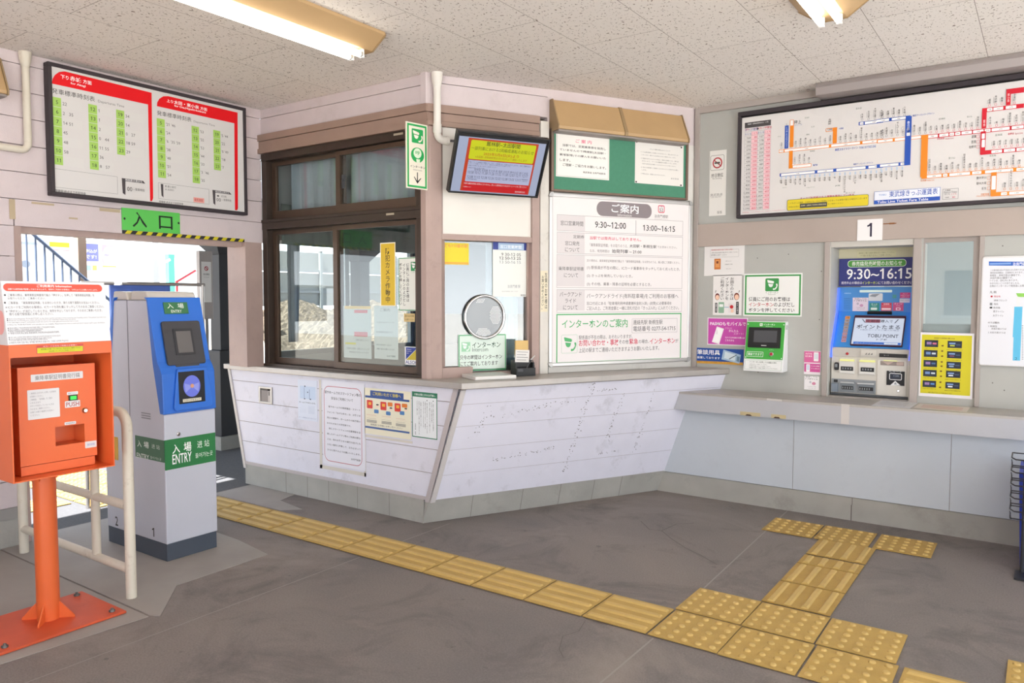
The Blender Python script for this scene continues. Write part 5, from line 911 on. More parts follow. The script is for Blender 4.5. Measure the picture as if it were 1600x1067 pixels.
  ('t','160',1.2451,.0244,1.2661,.0319,'3a3a3e',0),('t','80',1.2836,.0237,1.2985,.0315,'c23050',1),
  ('t','きっぷご利用時の大人運賃を表示しています',.4024,.0727,.7356,.0915,'c23050',1),('rr',.3174,.0084,.8215,.0806,'4a4a4a',.01),('rr',.3194,.0104,.8195,.0786,'e0cc2a',.01),
  ('t','こどもきっぷ運賃・交通系ICカードのご利用につきましては運賃が異なる場合がございます',.3277,.0507,.813,.0627,'4a4420',0),('t','詳細は左側の',.3283,.0264,.3955,.0369,'4a4420',0),
  ('r',.4009,.02,.5723,.0495,'4a4a46'),('t','定期券・回数券ご利用時の運賃対照表',.4078,.0316,.5663,.0402,'f0e9c0',0),('t','をご確認ください',.5769,.0316,.6706,.0398,'4a4420',0),
  ('t','至大宮',.7317,.6201,.7662,.6314,'7a8a80',0),('t','至池袋',.4198,.6041,.447,.6135,'7a8a80',0),('t','至上野',.462,.541,.4825,.5494,'7a8a80',0),
  ('t','至新宿',.4304,.4947,.451,.503,'7a8a80',0),('t','至銀座',.4574,.3833,.4877,.3933,'7a8a80',0),('t','JR線のりかえ',.2849,.1608,.3131,.1665,'7a8a80',0),
  ('t','つくばエクスプレス',.438,.1486,.4915,.1561,'7a8a80',0),('t','JR線',.6192,.1436,.6493,.1543,'7a8a80',0),('t','至つくば',.6831,.0932,.7412,.1033,'7a8a80',0),
  ('t','至日比谷',.2463,.5042,.2678,.511,'7a8a80',0),('t','至宇都宮',1.1986,.4944,1.2324,.5049,'7a8a80',0),('t','至小山',1.3454,.4883,1.3708,.4983,'7a8a80',0),
  ('t','至小山',1.2575,.2548,1.2909,.2666,'7a8a80',0),('t','至前橋',1.4663,.2475,1.498,.2589,'7a8a80',0),('t','至両国',1.4906,.3634,1.5241,.3739,'7a8a80',0),
 ]),
 'monitor_screen': (0.0071, 0.0061, 0.5716, 0.3354, [
  ('r',.0597,.0058,.5221,.3305,'c8431f'),('rr',.0783,.2051,.5079,.3198,'d3da14',.008),('t','館林駅~太田駅間',.1784,.2902,.4006,.3189,'33351a',1),
  ('t','一部列車における2両編成運転のお知らせ',.0859,.2605,.4997,.2833,'4a4c1a',0),('t','2025年5月6日(火)より',.1707,.2293,.4048,.2528,'c2401a',1),
  ('t','※太田駅~伊勢崎駅間は5月7日(水)より運転いたします',.1199,.2112,.4638,.2285,'a8601a',0),('r',.081,.0598,.5107,.1991,'b9bfdd'),
  ('t','東武伊勢崎線では、2025年5月6日(火)より館林駅~太田駅間の一部',.0807,.1957,.3124,.201,'4a4e66',0),
  ('t','列車について2両編成で運転いたします。お客様にはご不便をおかけしますが、何卒ご理解のほど',.0823,.1815,.499,.1924,'4a4e66',0),('t','よろしくお願いいたします。該当の列車は以下の通りです。',.0826,.1736,.3636,.1809,'4a4e66',0),
  ('t','混雑が予想されますのでご注意ください',.0846,.1609,.2735,.1697,'4a4e66',0),('t','運転列車(太田方面)',.0872,.1463,.1941,.1554,'4a4e66',0),
  ('t','館林発 太田着 多々良 県 福居 足利市 野州山辺 韮川 太田',.1286,.1345,.4878,.1491,'4a4e66',0),
  ('t','10:58 10:12 11:38 11:26 11:32 11:38 12:03 12:11 12:17',.0886,.1152,.4922,.1333,'4a4e66',0),
  ('t','12:08 11:12 12:38 12:26 12:32 12:38 13:03 13:11 13:17',.0894,.0877,.4966,.1041,'4a4e66',0),('t','(2両編成)',.0903,.0761,.1547,.0857,'4a4e66',0),
  ('t','(2両編成)',.4495,.1,.4888,.1058,'4a4e66',0),('r',.0739,.0079,.5119,.0658,'cf1a22'),
  ('t','列車の運転本数等に変更はございません。詳しくは駅係員または公式ホームページをご覧ください',.0774,.0476,.4985,.0595,'f6e0e0',0),('t','お客様センター',.0767,.0277,.1304,.0356,'f6e0e0',0),
  ('t','東武鉄道株式会社',.4257,.0148,.4961,.0257,'f6e0e0',0),
 ]),
 'hours_board': (-1.1679, 1.4834, 0.4920, 0.1856, [
  ('rr',.0534,.126,.4094,.1741,'e8f0e4',.02),('rr',.0565,.1291,.4065,.1709,'4f9e3f',.018),('t','券売機発売時間のお知らせ',.0793,.1338,.384,.1655,'f6f8f0',1),
  ('t','9:30~16:15',.0484,.046,.4425,.1162,'ffffff',1),('t','発売中止の場合は',.0157,.0133,.1465,.0321,'e8e8f0',1),('t','インターホン',.1475,.0124,.2449,.0316,'d6e84a',1),
  ('t','にてお問い合わせください',.2458,.0115,.448,.0315,'e8e8f0',1),
 ]),
 'reset_notice': (-1.0575, 1.6736, 0.2352, 0.0436, [
  ('t','乗車券のご購入は画面の案内に従って操作してください。',.0089,.025,.2254,.0354,'8a8a60',0),('t','つり銭のお取り忘れにご注意ください',.0142,.0061,.2096,.0205,'8a8a60',0),
 ]),
 'machine_upper': (-1.1738, 1.3114, 0.4553, 0.1654, [
  ('rr',.1364,.1297,.3345,.1461,'dff6ee',.004),('rr',.1931,.073,.2788,.1239,'d7dbe0',.006),
  ('p',[[.1965,.1041],[.2144,.1171],[.2619,.1206],[.234,.0989]],'8f979f'),('r',.0946,.0038,.1918,.0952,'e3d6e2'),('t','登録してね',.1045,.0822,.1816,.093,'777777',0),
  ('t','トブポマイル',.1038,.0685,.182,.082,'4a3a4a',1),('e',.119,.0463,.134,.062,'b9b0c0'),('e',.1388,.0333,.1611,.0516,'c995b8'),
  ('t','いつでもどこでも',.1187,.0245,.171,.0314,'555555',0),('t','くわしくはこちら',.1224,.014,.1689,.0209,'555555',0),('r',.1996,.0055,.2602,.0597,'2f8f86'),
  ('t','きっぷ',.2112,.0459,.2473,.0561,'dff0ee',1),('rr',.2085,.0132,.2467,.0285,'e3efe9',.003),('t','Ticket',.2154,.0376,.2427,.0426,'dff0ee',0),
  ('r',.2715,.0074,.3354,.0616,'d2405a'),('t','定期券',.2849,.0474,.3213,.0575,'f6e0e4',1),('rr',.2748,.0125,.3297,.0275,'f0d0d8',.003),
  ('t','Commuter pass',.2767,.0372,.329,.043,'f6e0e4',0),('r',.3424,.0081,.4049,.063,'cf5288'),('t','チャージ',.3504,.0489,.3969,.0589,'f8e4ee',1),
  ('rr',.3604,.013,.3872,.0297,'f8e4ee',.003),('rr',.3652,.0161,.3825,.0261,'cf5288',.002),('t','Charge',.3614,.0386,.3856,.0446,'f8e4ee',0),
  ('r',.3823,.0928,.4428,.1285,'cf4a86'),('t','チャージ',.3994,.1167,.4271,.1234,'f8e4ee',0),('t','10円単位でできます',.3859,.107,.441,.1132,'f8e4ee',0),
  ('t','ご利用ください',.3908,.0969,.4368,.103,'f8e4ee',0),('r',.3806,.0624,.4409,.0887,'d8d4dc'),('t','5,000円・10,000円札',.3844,.0746,.4388,.0815,'77707a',0),
  ('r',.3382,.0912,.3611,.1143,'4a9a9a'),('t','係員呼出',.0409,.12,.0822,.128,'bfe0f4',0),('e',.0393,.0856,.0434,.0909,'2a5a90'),
  ('e',.0396,.0739,.0437,.0792,'2a5a90'),('e',.0398,.0622,.044,.0675,'2a5a90'),('e',.0401,.0505,.0442,.0558,'2a5a90'),('e',.0404,.0388,.0445,.0441,'2a5a90'),
  ('e',.0407,.0272,.0448,.0324,'2a5a90'),('e',.041,.0155,.0451,.0207,'2a5a90'),('e',.0467,.0856,.0508,.0909,'2a5a90'),('e',.047,.0739,.0511,.0792,'2a5a90'),
  ('e',.0473,.0622,.0514,.0675,'2a5a90'),('e',.0476,.0506,.0517,.0559,'2a5a90'),('e',.0479,.0389,.052,.0442,'2a5a90'),('e',.0482,.0272,.0523,.0325,'2a5a90'),
  ('e',.0484,.0155,.0525,.0208,'2a5a90'),('e',.0542,.0856,.0583,.0909,'2a5a90'),('e',.0545,.0739,.0586,.0792,'2a5a90'),('e',.0548,.0623,.0589,.0676,'2a5a90'),
  ('e',.055,.0506,.0591,.0559,'2a5a90'),('e',.0553,.0389,.0594,.0442,'2a5a90'),('e',.0556,.0273,.0597,.0326,'2a5a90'),('e',.0559,.0156,.06,.0209,'2a5a90'),
  ('e',.0616,.0856,.0657,.0909,'2a5a90'),('e',.0619,.074,.066,.0793,'2a5a90'),('e',.0622,.0623,.0663,.0676,'2a5a90'),('e',.0625,.0507,.0666,.0559,'2a5a90'),
  ('e',.0628,.039,.0669,.0443,'2a5a90'),('e',.063,.0273,.0671,.0326,'2a5a90'),('e',.0633,.0157,.0674,.0209,'2a5a90'),('e',.0691,.0856,.0731,.0909,'2a5a90'),
  ('e',.0693,.074,.0734,.0793,'2a5a90'),('e',.0696,.0623,.0737,.0676,'2a5a90'),('e',.0699,.0507,.074,.056,'2a5a90'),('e',.0702,.039,.0743,.0443,'2a5a90'),
  ('e',.0705,.0274,.0746,.0327,'2a5a90'),('e',.0708,.0157,.0748,.021,'2a5a90'),('e',.0765,.0856,.0805,.0909,'2a5a90'),('e',.0768,.074,.0808,.0793,'2a5a90'),
  ('e',.077,.0624,.0811,.0676,'2a5a90'),('e',.0773,.0507,.0814,.056,'2a5a90'),('e',.0776,.0391,.0817,.0444,'2a5a90'),('e',.0779,.0275,.082,.0327,'2a5a90'),
  ('e',.0782,.0158,.0823,.0211,'2a5a90'),
 ]),
 'machine_slope': (-1.1888, 0.0139, 0.4682, 0.2456, [
  
 ]),
 'machine_screen': (-1.0517, 0.0199, 0.2968, 0.2045, [
  ('p',[[.043,.1953],[.0476,.1954],[.0669,.1691],[.062,.167]],'2a2a34'),('p',[[.2593,.1979],[.2641,.1954],[.2444,.1649],[.2403,.1668]],'2a2a34'),
  ('r',.066,.168,.156,.1938,'a85a6a'),('t','定期券',.0692,.168,.155,.1925,'3a2a3a',1),('t','購入',.1573,.1692,.2076,.1918,'2a2a34',1),
  ('t','で',.2106,.1698,.231,.1877,'2a2a34',0),('t','ポイントたまる',.0171,.1191,.2773,.1526,'2a2a34',1),('t','※東武カードでご購入の場合',.0416,.1048,.2756,.1174,'8a90a4',0),
  ('t','TOBU POINT',.0916,.0536,.2742,.0794,'22222c',1),('t','トブポ',.149,.032,.2099,.0462,'22222c',1),('r',.012,-.0001,.2943,.0175,'3a72d0'),
  ('rr',.1962,.0029,.2771,.0148,'e8f0fa',.003),('t','くわしくはこちら',.2099,.0063,.267,.0121,'4a5a80',0),('t','画面にタッチしてください',.0259,.0045,.1333,.0108,'dfeaf8',0),
  ('t','Touch the screen',.1333,.0024,.1886,.0062,'dfeaf8',0),
 ]),
 'machine_band': (-1.1639, 1.0262, 0.4497, 0.0486, [
  
 ]),
 'ic_reader': (-0.8291, 0.8461, 0.1035, 0.0914, [
  ('t','ICカード',.0147,.0827,.0876,.0949,'c9cdd4',0),('o',.0151,.035,.0881,.0781,'e8eaec',.004,.008),('r',.0211,.0432,.0821,.072,'2a3040'),
  ('t','IC CARD',.0398,.0561,.0716,.0666,'9aa2b4',0),('p',[[.0211,-.0017],[.0813,.0023],[.0505,.0294]],'e8eaec'),('t','▲',.0434,.0069,.0608,.0219,'8a8f96',0),
 ]),
 'gate_front_band': (2.2117, 0.4933, 0.2983, 0.1600, [
  ('t','入',.043,.0812,.0864,.1302,'ffffff',1),('t','場',.1077,.0817,.1523,.1323,'ffffff',1),('t','进 站',.1876,.089,.2604,.1286,'e8f2ea',0),
  ('t','ENTRY',.0418,.0251,.1527,.0768,'ffffff',1),('t','들어가는곳',.1749,.0361,.2803,.0625,'e8f2ea',0),
 ]),
 'gate_side_band': (-4.0519, 0.5345, 0.2829, 0.1176, [
  ('t','入',.0217,.0579,.0635,.0932,'dfe8e2',1),('t','場',.086,.0586,.1357,.0935,'dfe8e2',1),('t','进 站',.1624,.0641,.2414,.0881,'c9d6cd',0),
  ('t','ENTRY',.0129,-.0043,.1361,.0235,'dfe8e2',1),('t','들어가는곳',.1475,.0065,.2537,.0214,'c9d6cd',0),
 ]),
}
# ---------------------------------------------------------------- frames of the room's planes
ZC = 2.765
F_RIGHT = FR((0, 5.352, 0), (1, 0, 0))        # ticket wall (upper part)
F_LOW = FR((0, 5.13, 0), (1, 0, 0))           # ticket wall (lower panel)
F_BOOTH = FR((0, 3.577, 0), (1, 0, 0))        # booth wall with the sliding windows
F_PANEL = FR((0, 3.53, 0), (1, 0, 0))         # booth counter front
CS = Vector((math.cos(R(60.1)), math.sin(R(60.1)), 0)); CN = Vector((CS.y, -CS.x, 0)); C0 = Vector((-3.14, 3.577, 0))
F_CHAMF = FR(C0, CS)                          # chamfered booth wall
F_ENTRY = FR((-4.735, 0, 0), (0, 1, 0))       # wall with the ticket gate opening
def cw(s, off, z): return C0+CS*s+CN*off+Vector((0, 0, z))

# ---------------------------------------------------------------- shell
g = G()
g.box((-4.86, -1.6, -0.08), (2.6, 5.6, 0), FLOOR)
for (a, b, w) in (((-3.0, 0.2), (-3.0, 2.86), .006), ((-3.0, 3.19), (-3.0, 3.62), .006), ((-1.30, 0.3), (-1.285, 2.86), .008), ((-1.315, 3.51), (-1.36, 5.13), .008)):
    a = Vector((a[0], a[1], 0)); b = Vector((b[0], b[1], 0)); d = (b-a).normalized(); n = Vector((d.y, -d.x, 0))*w/2
    g.add([a-n+Vector((0, 0, .0008)), a+n+Vector((0, 0, .0008)), b+n+Vector((0, 0, .0008)), b-n+Vector((0, 0, .0008))], [(0, 1, 2, 3)], mat('joint_filler', '9a948e', 0.8))
DK = mat('dark_crack', '655e5b', 0.9)
def crack(pts, w):
    for i in range(len(pts)-1):
        a = Vector((*pts[i], .0009)); b = Vector((*pts[i+1], .0009)); d = (b-a).normalized(); n = Vector((d.y, -d.x, 0))*w/2
        g.add([a-n, a+n, b+n, b-n], [(0, 1, 2, 3)], DK)
crack([(-2.05, 4.35), (-1.93, 4.22), (-1.86, 4.24), (-1.74, 4.12), (-1.62, 4.02), (-1.5, 3.95), (-1.38, 3.86)], .004)
crack([(-1.86, 4.24), (-1.84, 4.42), (-1.76, 4.5)], .004)
crack([(-1.6, 2.85), (-1.57, 2.74), (-1.6, 2.66), (-1.55, 2.55), (-1.5, 2.5)], .0025)
struct(g, 'floor')
g = G(); g.box((-4.86, -1.6, ZC), (2.6, 7.2, ZC+0.05), CEIL); struct(g, 'ceiling')
g = G(); g.box((-4.95, -1.75, ZC+.12), (2.75, 7.4, ZC+.26), mat('roof_sheet', '8f8c88', .7)); struct(g, 'roof')
# cement patches on the floor
g = G(); g.prism([(-4.84, 1.80), (-3.20, 1.79), (-3.15, 1.81), (-3.43, 2.06), (-3.44, 2.60), (-3.79, 2.66), (-4.84, 2.72)], 0.0, 0.003, PATCH)
g.prism([(-4.84, 1.1), (-3.24, 1.1), (-3.19, 1.78), (-4.84, 1.79)], 0.0, 0.002, PATCH); g.prism([(-4.84, 3.2), (-4.1, 3.2), (-4.0, 3.3), (-4.3, 3.36), (-4.35, 3.52), (-4.84, 3.52)], 0.0, 0.002, PATCH)
struct(g, 'floor_patch')

def boards(g, T, x0, x1, zs, d0, d1, m, gap=0.004):
    """horizontal boards between successive heights zs, in a wall frame"""
    for a, b in zip(zs[:-1], zs[1:]): g.box((x0, a+gap/2, d0), (x1, b-gap/2, d1), m, T)
    g.box((x0, zs[0], d0), (x1, zs[-1], (d0+d1)/2), SEAM, T)
# entry wall (with the gate opening)
g = G()
ZS = [1.95, 2.101, 2.2525, 2.4035, 2.549, 2.6975, ZC]
boards(g, F_ENTRY, -1.6, 3.577, ZS, -.10, 0, SIDING)
g.box((1.93, 1.800, -.10), (3.577, 1.948, .004), SIDING, F_ENTRY)
boards(g, F_ENTRY, -1.6, 1.925, [.22, .37, .52, .67, .82, .97, 1.12, 1.27, 1.45, 1.63, 1.80, 1.95], -.10, 0, SIDING)
g.box((-1.6, 0, -.11), (1.925, .16, .01), CONC, F_ENTRY); g.box((-1.6, .16, -.10), (1.925, .222, .02), mat('grey_sill', '9a9894', .6), F_ENTRY)
struct(g, 'wall_entry')
g = G()
g.box((1.90, 0, -.13), (1.965, 1.800, -.005), PINKBR, F_ENTRY); g.box((1.965, 1.765, -.13), (3.42, 1.800, -.03), PINKBR, F_ENTRY)
struct(g, 'trim_1')
g = G(); g.box((3.42, .9, -.20), (3.562, 1.800, .012), PINKBR, F_ENTRY); struct(g, 'trim_2')
# booth: upper siding over the sliding windows, brown beams, posts
g = G()
boards(g, F_BOOTH, -4.735, -3.15, [2.578, 2.6985, ZC], -.10, 0, SIDING); struct(g, 'wall_booth')
g = G()
for a, b, d in ((2.53, 2.578, .03), (2.478, 2.53, .02), (2.442, 2.478, .03)): g.box((-4.745, a+.0015, -.08), (-3.115, b-.0015, d), BROWN, F_BOOTH)
struct(g, 'trim_3')
g = G()
g.prism([(-3.205, 3.60), (-3.17, 3.557), (-3.128, 3.555), (-3.105, 3.575), (-3.075, 3.64), (-3.10, 3.70), (-3.2, 3.70)], .9, 2.442, PINKBR)
g.prism([(-3.17, 3.60), (-3.17, 3.56), (-3.125, 3.558), (-3.105, 3.61), (-3.14, 3.66)], 2.578, ZC, SIDING)
struct(g, 'trim_4')
g = G()
boards(g, F_CHAMF, 0.02, 0.835, [2.58, 2.714, ZC], -.08, 0, SIDING); g.box((.835, 2.50, -.08), (2.05, ZC, .0), SIDING, F_CHAMF)
g.box((.848, .9012, -.06), (2.06, 2.50, 0.004), mat('white_wood', 'd9d6d0', .55, var=.05, stain='8a8580', stain_amt=.3, stain_scale=5), F_CHAMF)
g.box((.10, 1.797, -.04), (.745, 2.45, .002), mat('cream_wall_panel', 'e6e2da', .5, var=.02), F_CHAMF)
struct(g, 'wall_chamfer')
g = G()
for a, b, d in ((2.53, 2.58, .03), (2.48, 2.53, .02), (2.45, 2.48, .028)): g.box((.0, a+.0015, -.06), (.765, b-.0015, d), BROWN, F_CHAMF)
g.box((.714, .9, -.08), (.768, 2.45, .022), PINKBR, F_CHAMF); g.box((.085, 1.762, -.06), (.714, 1.797, .018), PINKBR, F_CHAMF)
g.box((.085, .9, -.06), (.30, .963, .012), PINKBR, F_CHAMF); g.box((.30, .9, -.06), (.714, .925, .006), PINKBR, F_CHAMF)
struct(g, 'trim_5')
g = G(); g.box((.770, .9, -.07), (.832, 2.55, .03), mat('white_post_paint', 'd8d4cc', .5, var=.06, scale=6, stain='7f7468', stain_amt=.5, stain_scale=9), F_CHAMF); struct(g, 'trim_6', bevel=.003)
# window on the chamfered wall
g = G()
g.box((.095, .925, -.045), (.72, 1.765, -.040), glass('boosted_reflection_pane', ior=2.15), F_CHAMF)  # no coating there: refraction index raised to brighten the mirrored street
o = struct(g, 'window_1')
g = G(); g.box((.095, .925, -.06), (.115, 1.765, -.02), PINKBR, F_CHAMF); g.box((.70, .925, -.06), (.716, 1.765, -.02), PINKBR, F_CHAMF); g.build('window_frame', o)
# sliding windows of the booth
def sliding(name, x0, x1, z0, z1, xm, rail):
    root = G(); root.box((x0+.02, z0+.02, -.062), (xm, z1-.02, -.058), glass('clear_pane'), F_BOOTH); root.box((xm-.02, z0+.02, -.032), (x1-.02, z1-.02, -.028), glass('clear_pane'), F_BOOTH)
    r = struct(root, name)
    f = G()
    f.box((x0, z1-.05, -.08), (x1, z1, .012), ALUBR, F_BOOTH); f.box((x0, z0, -.08), (x1, z0+.022, .018), ALUBR, F_BOOTH)
    f.box((x0, z0, -.08), (x0+.05, z1, .008), ALUBR, F_BOOTH); f.box((x1-.05, z0, -.08), (x1, z1, .008), ALUBR, F_BOOTH)
    f.box((x0+.05, z1-.062, -.05), (x1-.05, z1-.05, -.044), ALUBR, F_BOOTH)
    f.build('window_frame', r, None, .002)
    for a, b, d in ((x0+.05, xm+.015, -.065), (xm-.03, x1-.05, -.035)):
        q = G(); t = .03
        q.box((a, z0+.022, d-.006), (a+t+.012, z1-.055, d+.02), SASHBR, F_BOOTH); q.box((b-t, z0+.022, d-.006), (b, z1-.055, d+.02), SASHBR, F_BOOTH)
        q.box((a, z0+.022, d-.006), (b, z0+rail, d+.021), SASHBR, F_BOOTH); q.box((a, z1-.055-t, d-.006), (b, z1-.055, d+.0205), SASHBR, F_BOOTH)
        q.build('sash', r, None, .0015)
    return r
up = sliding('window_2', -4.722, -3.17, 1.945, 2.44, -3.935, .085)
lo = sliding('window_3', -4.722, -3.17, .898, 1.945, -3.97, .066)
q = G(); q.box((-3.885, 2.18, -.012), (-3.865, 2.22, .004), DKGREY, F_BOOTH); q.box((-3.88, 2.13, -.012), (-3.872, 2.19, .010), DKGREY, F_BOOTH); q.build('window_latch', up)
q = G(); q.box((-3.40, 2.417, .0125), (-3.32, 2.430, .0135), mat('pale_label', 'b9ae98', .5), F_BOOTH); q.build('maker_label', up); q = G(); q.box((-3.47, 1.925, .0125), (-3.40, 1.938, .0135), mat('pale_label', 'b9ae98', .5), F_BOOTH); q.build('maker_label', lo)
# booth interior
g = G()
g.box((-4.87, 3.68, 0), (-4.80, 6.9, .95), INTW); g.box((-4.87, 3.68, 1.95), (-4.80, 6.9, ZC), INTW); g.box((-4.87, 5.3, .95), (-4.80, 6.9, 1.95), mat('dark_interior_panel', '5d6a74', .7))
g.box((-4.87, 6.9, 0), (2.6, 7.0, ZC), INTW); g.box((-1.2, 5.95, 0), (-1.1, 6.9, ZC), INTW)
g.prism([(-4.80, 3.72), (-3.35, 3.72), (-2.35, 5.5), (-1.2, 5.95), (-1.2, 6.9), (-4.80, 6.9)], .0, .01, mat('office_floor', '7f7f7a', .7))
struct(g, 'wall_office')
g = G(); g.box((-4.842, 3.68, .95), (-4.838, 5.3, 1.95), glass('clear_pane')); r = struct(g, 'window_4')
f = G()
for y in (3.68, 4.46, 5.26): f.box((-4.86, y, .95), (-4.82, y+.045, 1.95), mat('pale_sash', 'a9aeb0', .4, .4))
f.box((-4.86, 3.68, .95), (-4.82, 5.3, .99), mat('pale_sash')); f.box((-4.86, 3.68, 1.90), (-4.82, 5.3, 1.95), mat('pale_sash')); f.build('window_frame', r)

def curtain(name, P0, P1, z0, z1, folds, amp, m, label, taper=0.0, M=None, group=None):
    P0 = Vector(P0); P1 = Vector(P1); d = (P1-P0); L = d.length; d.normalize(); n = Vector((d.y, -d.x, 0)); g = G(); N = folds*8; rows = 8; vs = []
    for j in range(rows+1):
        tz = j/rows; z = z1+(z0-z1)*tz
        for i in range(N+1):
            u = i/N; w = 1-taper*tz*0.6
            a = amp*(0.35+0.65*tz)*(math.sin(2*math.pi*folds*u+0.6*math.sin(5*u))+0.35*math.sin(2*math.pi*folds*2.3*u+1))
            vs.append(P0+d*(u*L*w)+n*a+Vector((0, 0, z)))
    g.add(vs, [(j*(N+1)+i, j*(N+1)+i+1, (j+1)*(N+1)+i+1, (j+1)*(N+1)+i) for j in range(rows) for i in range(N)], m, None, True)
    o = g.build(name); s = o.modifiers.new('cloth', 'SOLIDIFY'); s.thickness = 0.003
    return tag(o, label, 'curtain', group)
curtain('curtain', (-4.60, 3.745, 0), (-4.05, 3.745, 0), 1.97, 2.42, 4, .016, CURT, 'grey gathered curtain behind the left pane of the high booth window')
curtain('curtain', (-3.98, 3.755, 0), (-3.22, 3.755, 0), 1.97, 2.42, 5, .016, CURT, 'grey gathered curtain behind the right pane of the high booth window')
curtain('curtain', (-4.765, 3.82, 0), (-4.765, 3.95, 0), 1.06, 1.93, 2, .014, CURT, 'narrow grey curtain tied back at the far edge of the office side window', .3)
curtain('curtain', (-4.70, 3.72, 0), (-4.70, 5.34, 0), 1.80, 2.1, 8, .012, mat('dull_green_cloth', '6f8076', .9, var=.1), 'short dull green valance across the top of the office side window')
pa, pb = cw(.46, -.16, 0), cw(.70, -.16, 0)
curtain('curtain', pa, pb, .95, 1.78, 4, .018, CURTB, 'blue-grey drape hanging behind the speaking window beside the hours sheet')
# counter
g = G()
LE = -5.123; FY = 3.497; CX = -2.804
outer = [(LE, FY), (CX, FY), (-2.785, 3.525), (-1.842, 5.352), (-2.13, 5.352), (-3.10, 3.66), (LE, 3.66)]
g.prism(outer, .862, .90, CTOP); ct = tag(g.build('counter_ledge', None, None, .004), 'long grey metal ledge bending round the booth front', 'counter')
# booth front panels (left) and leaning chamfer front
g = G()
zs = [.15, .324, .473, .626, .776, .8605]
def xl(z): return -4.932-.238*(z-.15)     # left edge runs out with height
def xr(z): return -3.085+.322*(z-.15)     # right edge follows the leaning corner
for a, b in zip(zs[:-1], zs[1:]):
    a2, b2 = a+.002, b-.002
    g.prism([(xl(a2), a2), (xr(a2)-.01, a2), (xr(b2)-.01, b2), (xl(b2), b2)], -.06, 0, PANELW, F_PANEL)
g.prism([(xl(.15)+.01, .15), (xr(.15)-.02, .15), (xr(.862)-.02, .862), (xl(.862)+.01, .862)], -.06, -.003, SEAM, F_PANEL)
struct(g, 'wall_counter')
LEAN = R(16.91); DIR = Vector((math.cos(R(62.16)), math.sin(R(62.16)), 0)); NB = Vector((DIR.y, -DIR.x, 0))
UPV = Vector((NB.x*math.sin(LEAN), NB.y*math.sin(LEAN), math.cos(LEAN)))
PA = Vector((-3.1227, 3.5389, 0))
F_LEAN = FR(PA, DIR, UPV); K = 1/math.cos(LEAN)
def sl(z): return (.02 + .137*0*z)
g = G()
def edge0(v):       # left end of the leaning face where it meets the booth front plane y = 3.53
    P = F_LEAN @ Vector((0, v, 0)); return (3.53-P.y)/DIR.y
def edge1(v, Y):
    P = F_LEAN @ Vector((0, v, 0)); return (Y-P.y)/DIR.y
vz = [.152*K, .312*K, .475*K, .622*K, .762*K, .856*K]
for i, (a, b) in enumerate(zip(vz[:-1], vz[1:])):
    a2, b2 = a+.0015, b-.0015
    g.prism([(edge0(a2), a2), (edge1(a2, 5.352), a2), (edge1(b2, 5.352), b2), (edge0(b2), b2)], -.015, 0, PANELW, F_LEAN)
g.prism([(edge0(vz[0]), vz[0]), (edge1(vz[0], 5.352), vz[0]), (edge1(vz[-1], 5.352), vz[-1]), (edge0(vz[-1]), vz[-1])], -.014, -.0015, SEAML, F_LEAN)
struct(g, 'wall_counter_chamfer')
g = G()
a, b = vz[0]-.012, vz[-1]
g.prism([(edge0(a)-.004, a), (edge0(a)+.028, a), (edge0(b)+.028, b), (edge0(b)-.004, b)], .0, .008, mat('corner_strip', 'c9c4c2', .5), F_LEAN)
g.prism([(xr(.140)+.004, .140), (xr(.140)-.032, .140), (xr(.86)-.032, .86), (xr(.86)+.004, .86)], .0, .008, mat('corner_strip_shade', 'b9b1b2', .5), F_PANEL)  # shade on the left strip painted in as a darker colour
g.prism([(xl(.12)-.008, .12), (xl(.12)+.02, .12), (xl(.862)+.02, .862), (xl(.862)-.008, .862)], -.03, .008, mat('corner_strip'), F_PANEL)
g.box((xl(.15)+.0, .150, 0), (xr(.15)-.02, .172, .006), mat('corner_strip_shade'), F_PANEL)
struct(g, 'trim_8')
# flaked paint marks on the leaning counter front
g = G(); FLK = mat('flaked_paint', '8c898e', .9)
def flakes(u0, v0, u1, v1, n, spread):
    for _ in range(n):
        k = random.random(); u = u0+(u1-u0)*k+random.gauss(0, spread); v = v0+(v1-v0)*k+random.gauss(0, spread); w = random.uniform(.0015, .006); h = random.uniform(.001, .004)
        a = random.uniform(0, 3.1); c_, s_ = math.cos(a), math.sin(a)
        g.add([(u+c_*x-s_*y, v+s_*x+c_*y, .0004+.0001*random.random()) for x, y in ((-w, -h), (w, -h), (w*.6, h), (-w*.8, h*.7))], [(0, 1, 2, 3)], FLK, F_LEAN)
for a in ((.95, .25, 1.02, .62, 50, .012), (1.02, .62, 1.06, .88, 40, .012), (.40, .40, .85, .44, 45, .008), (.35, .70, .95, .78, 40, .01), (1.25, .45, 1.32, .80, 40, .012), (1.50, .35, 1.58, .80, 35, .014), (1.2, .36, 1.35, .37, 15, .005), (.25, .55, .35, .80, 20, .02), (1.1, .83, 1.3, .84, 20, .006)): flakes(*a)
for (x, z) in ((-4.60, .56), (-4.58, .50), (-4.47, .62), (-4.5, .45)): pass
o = g.build('wall_marks'); o['kind'] = 'structure'
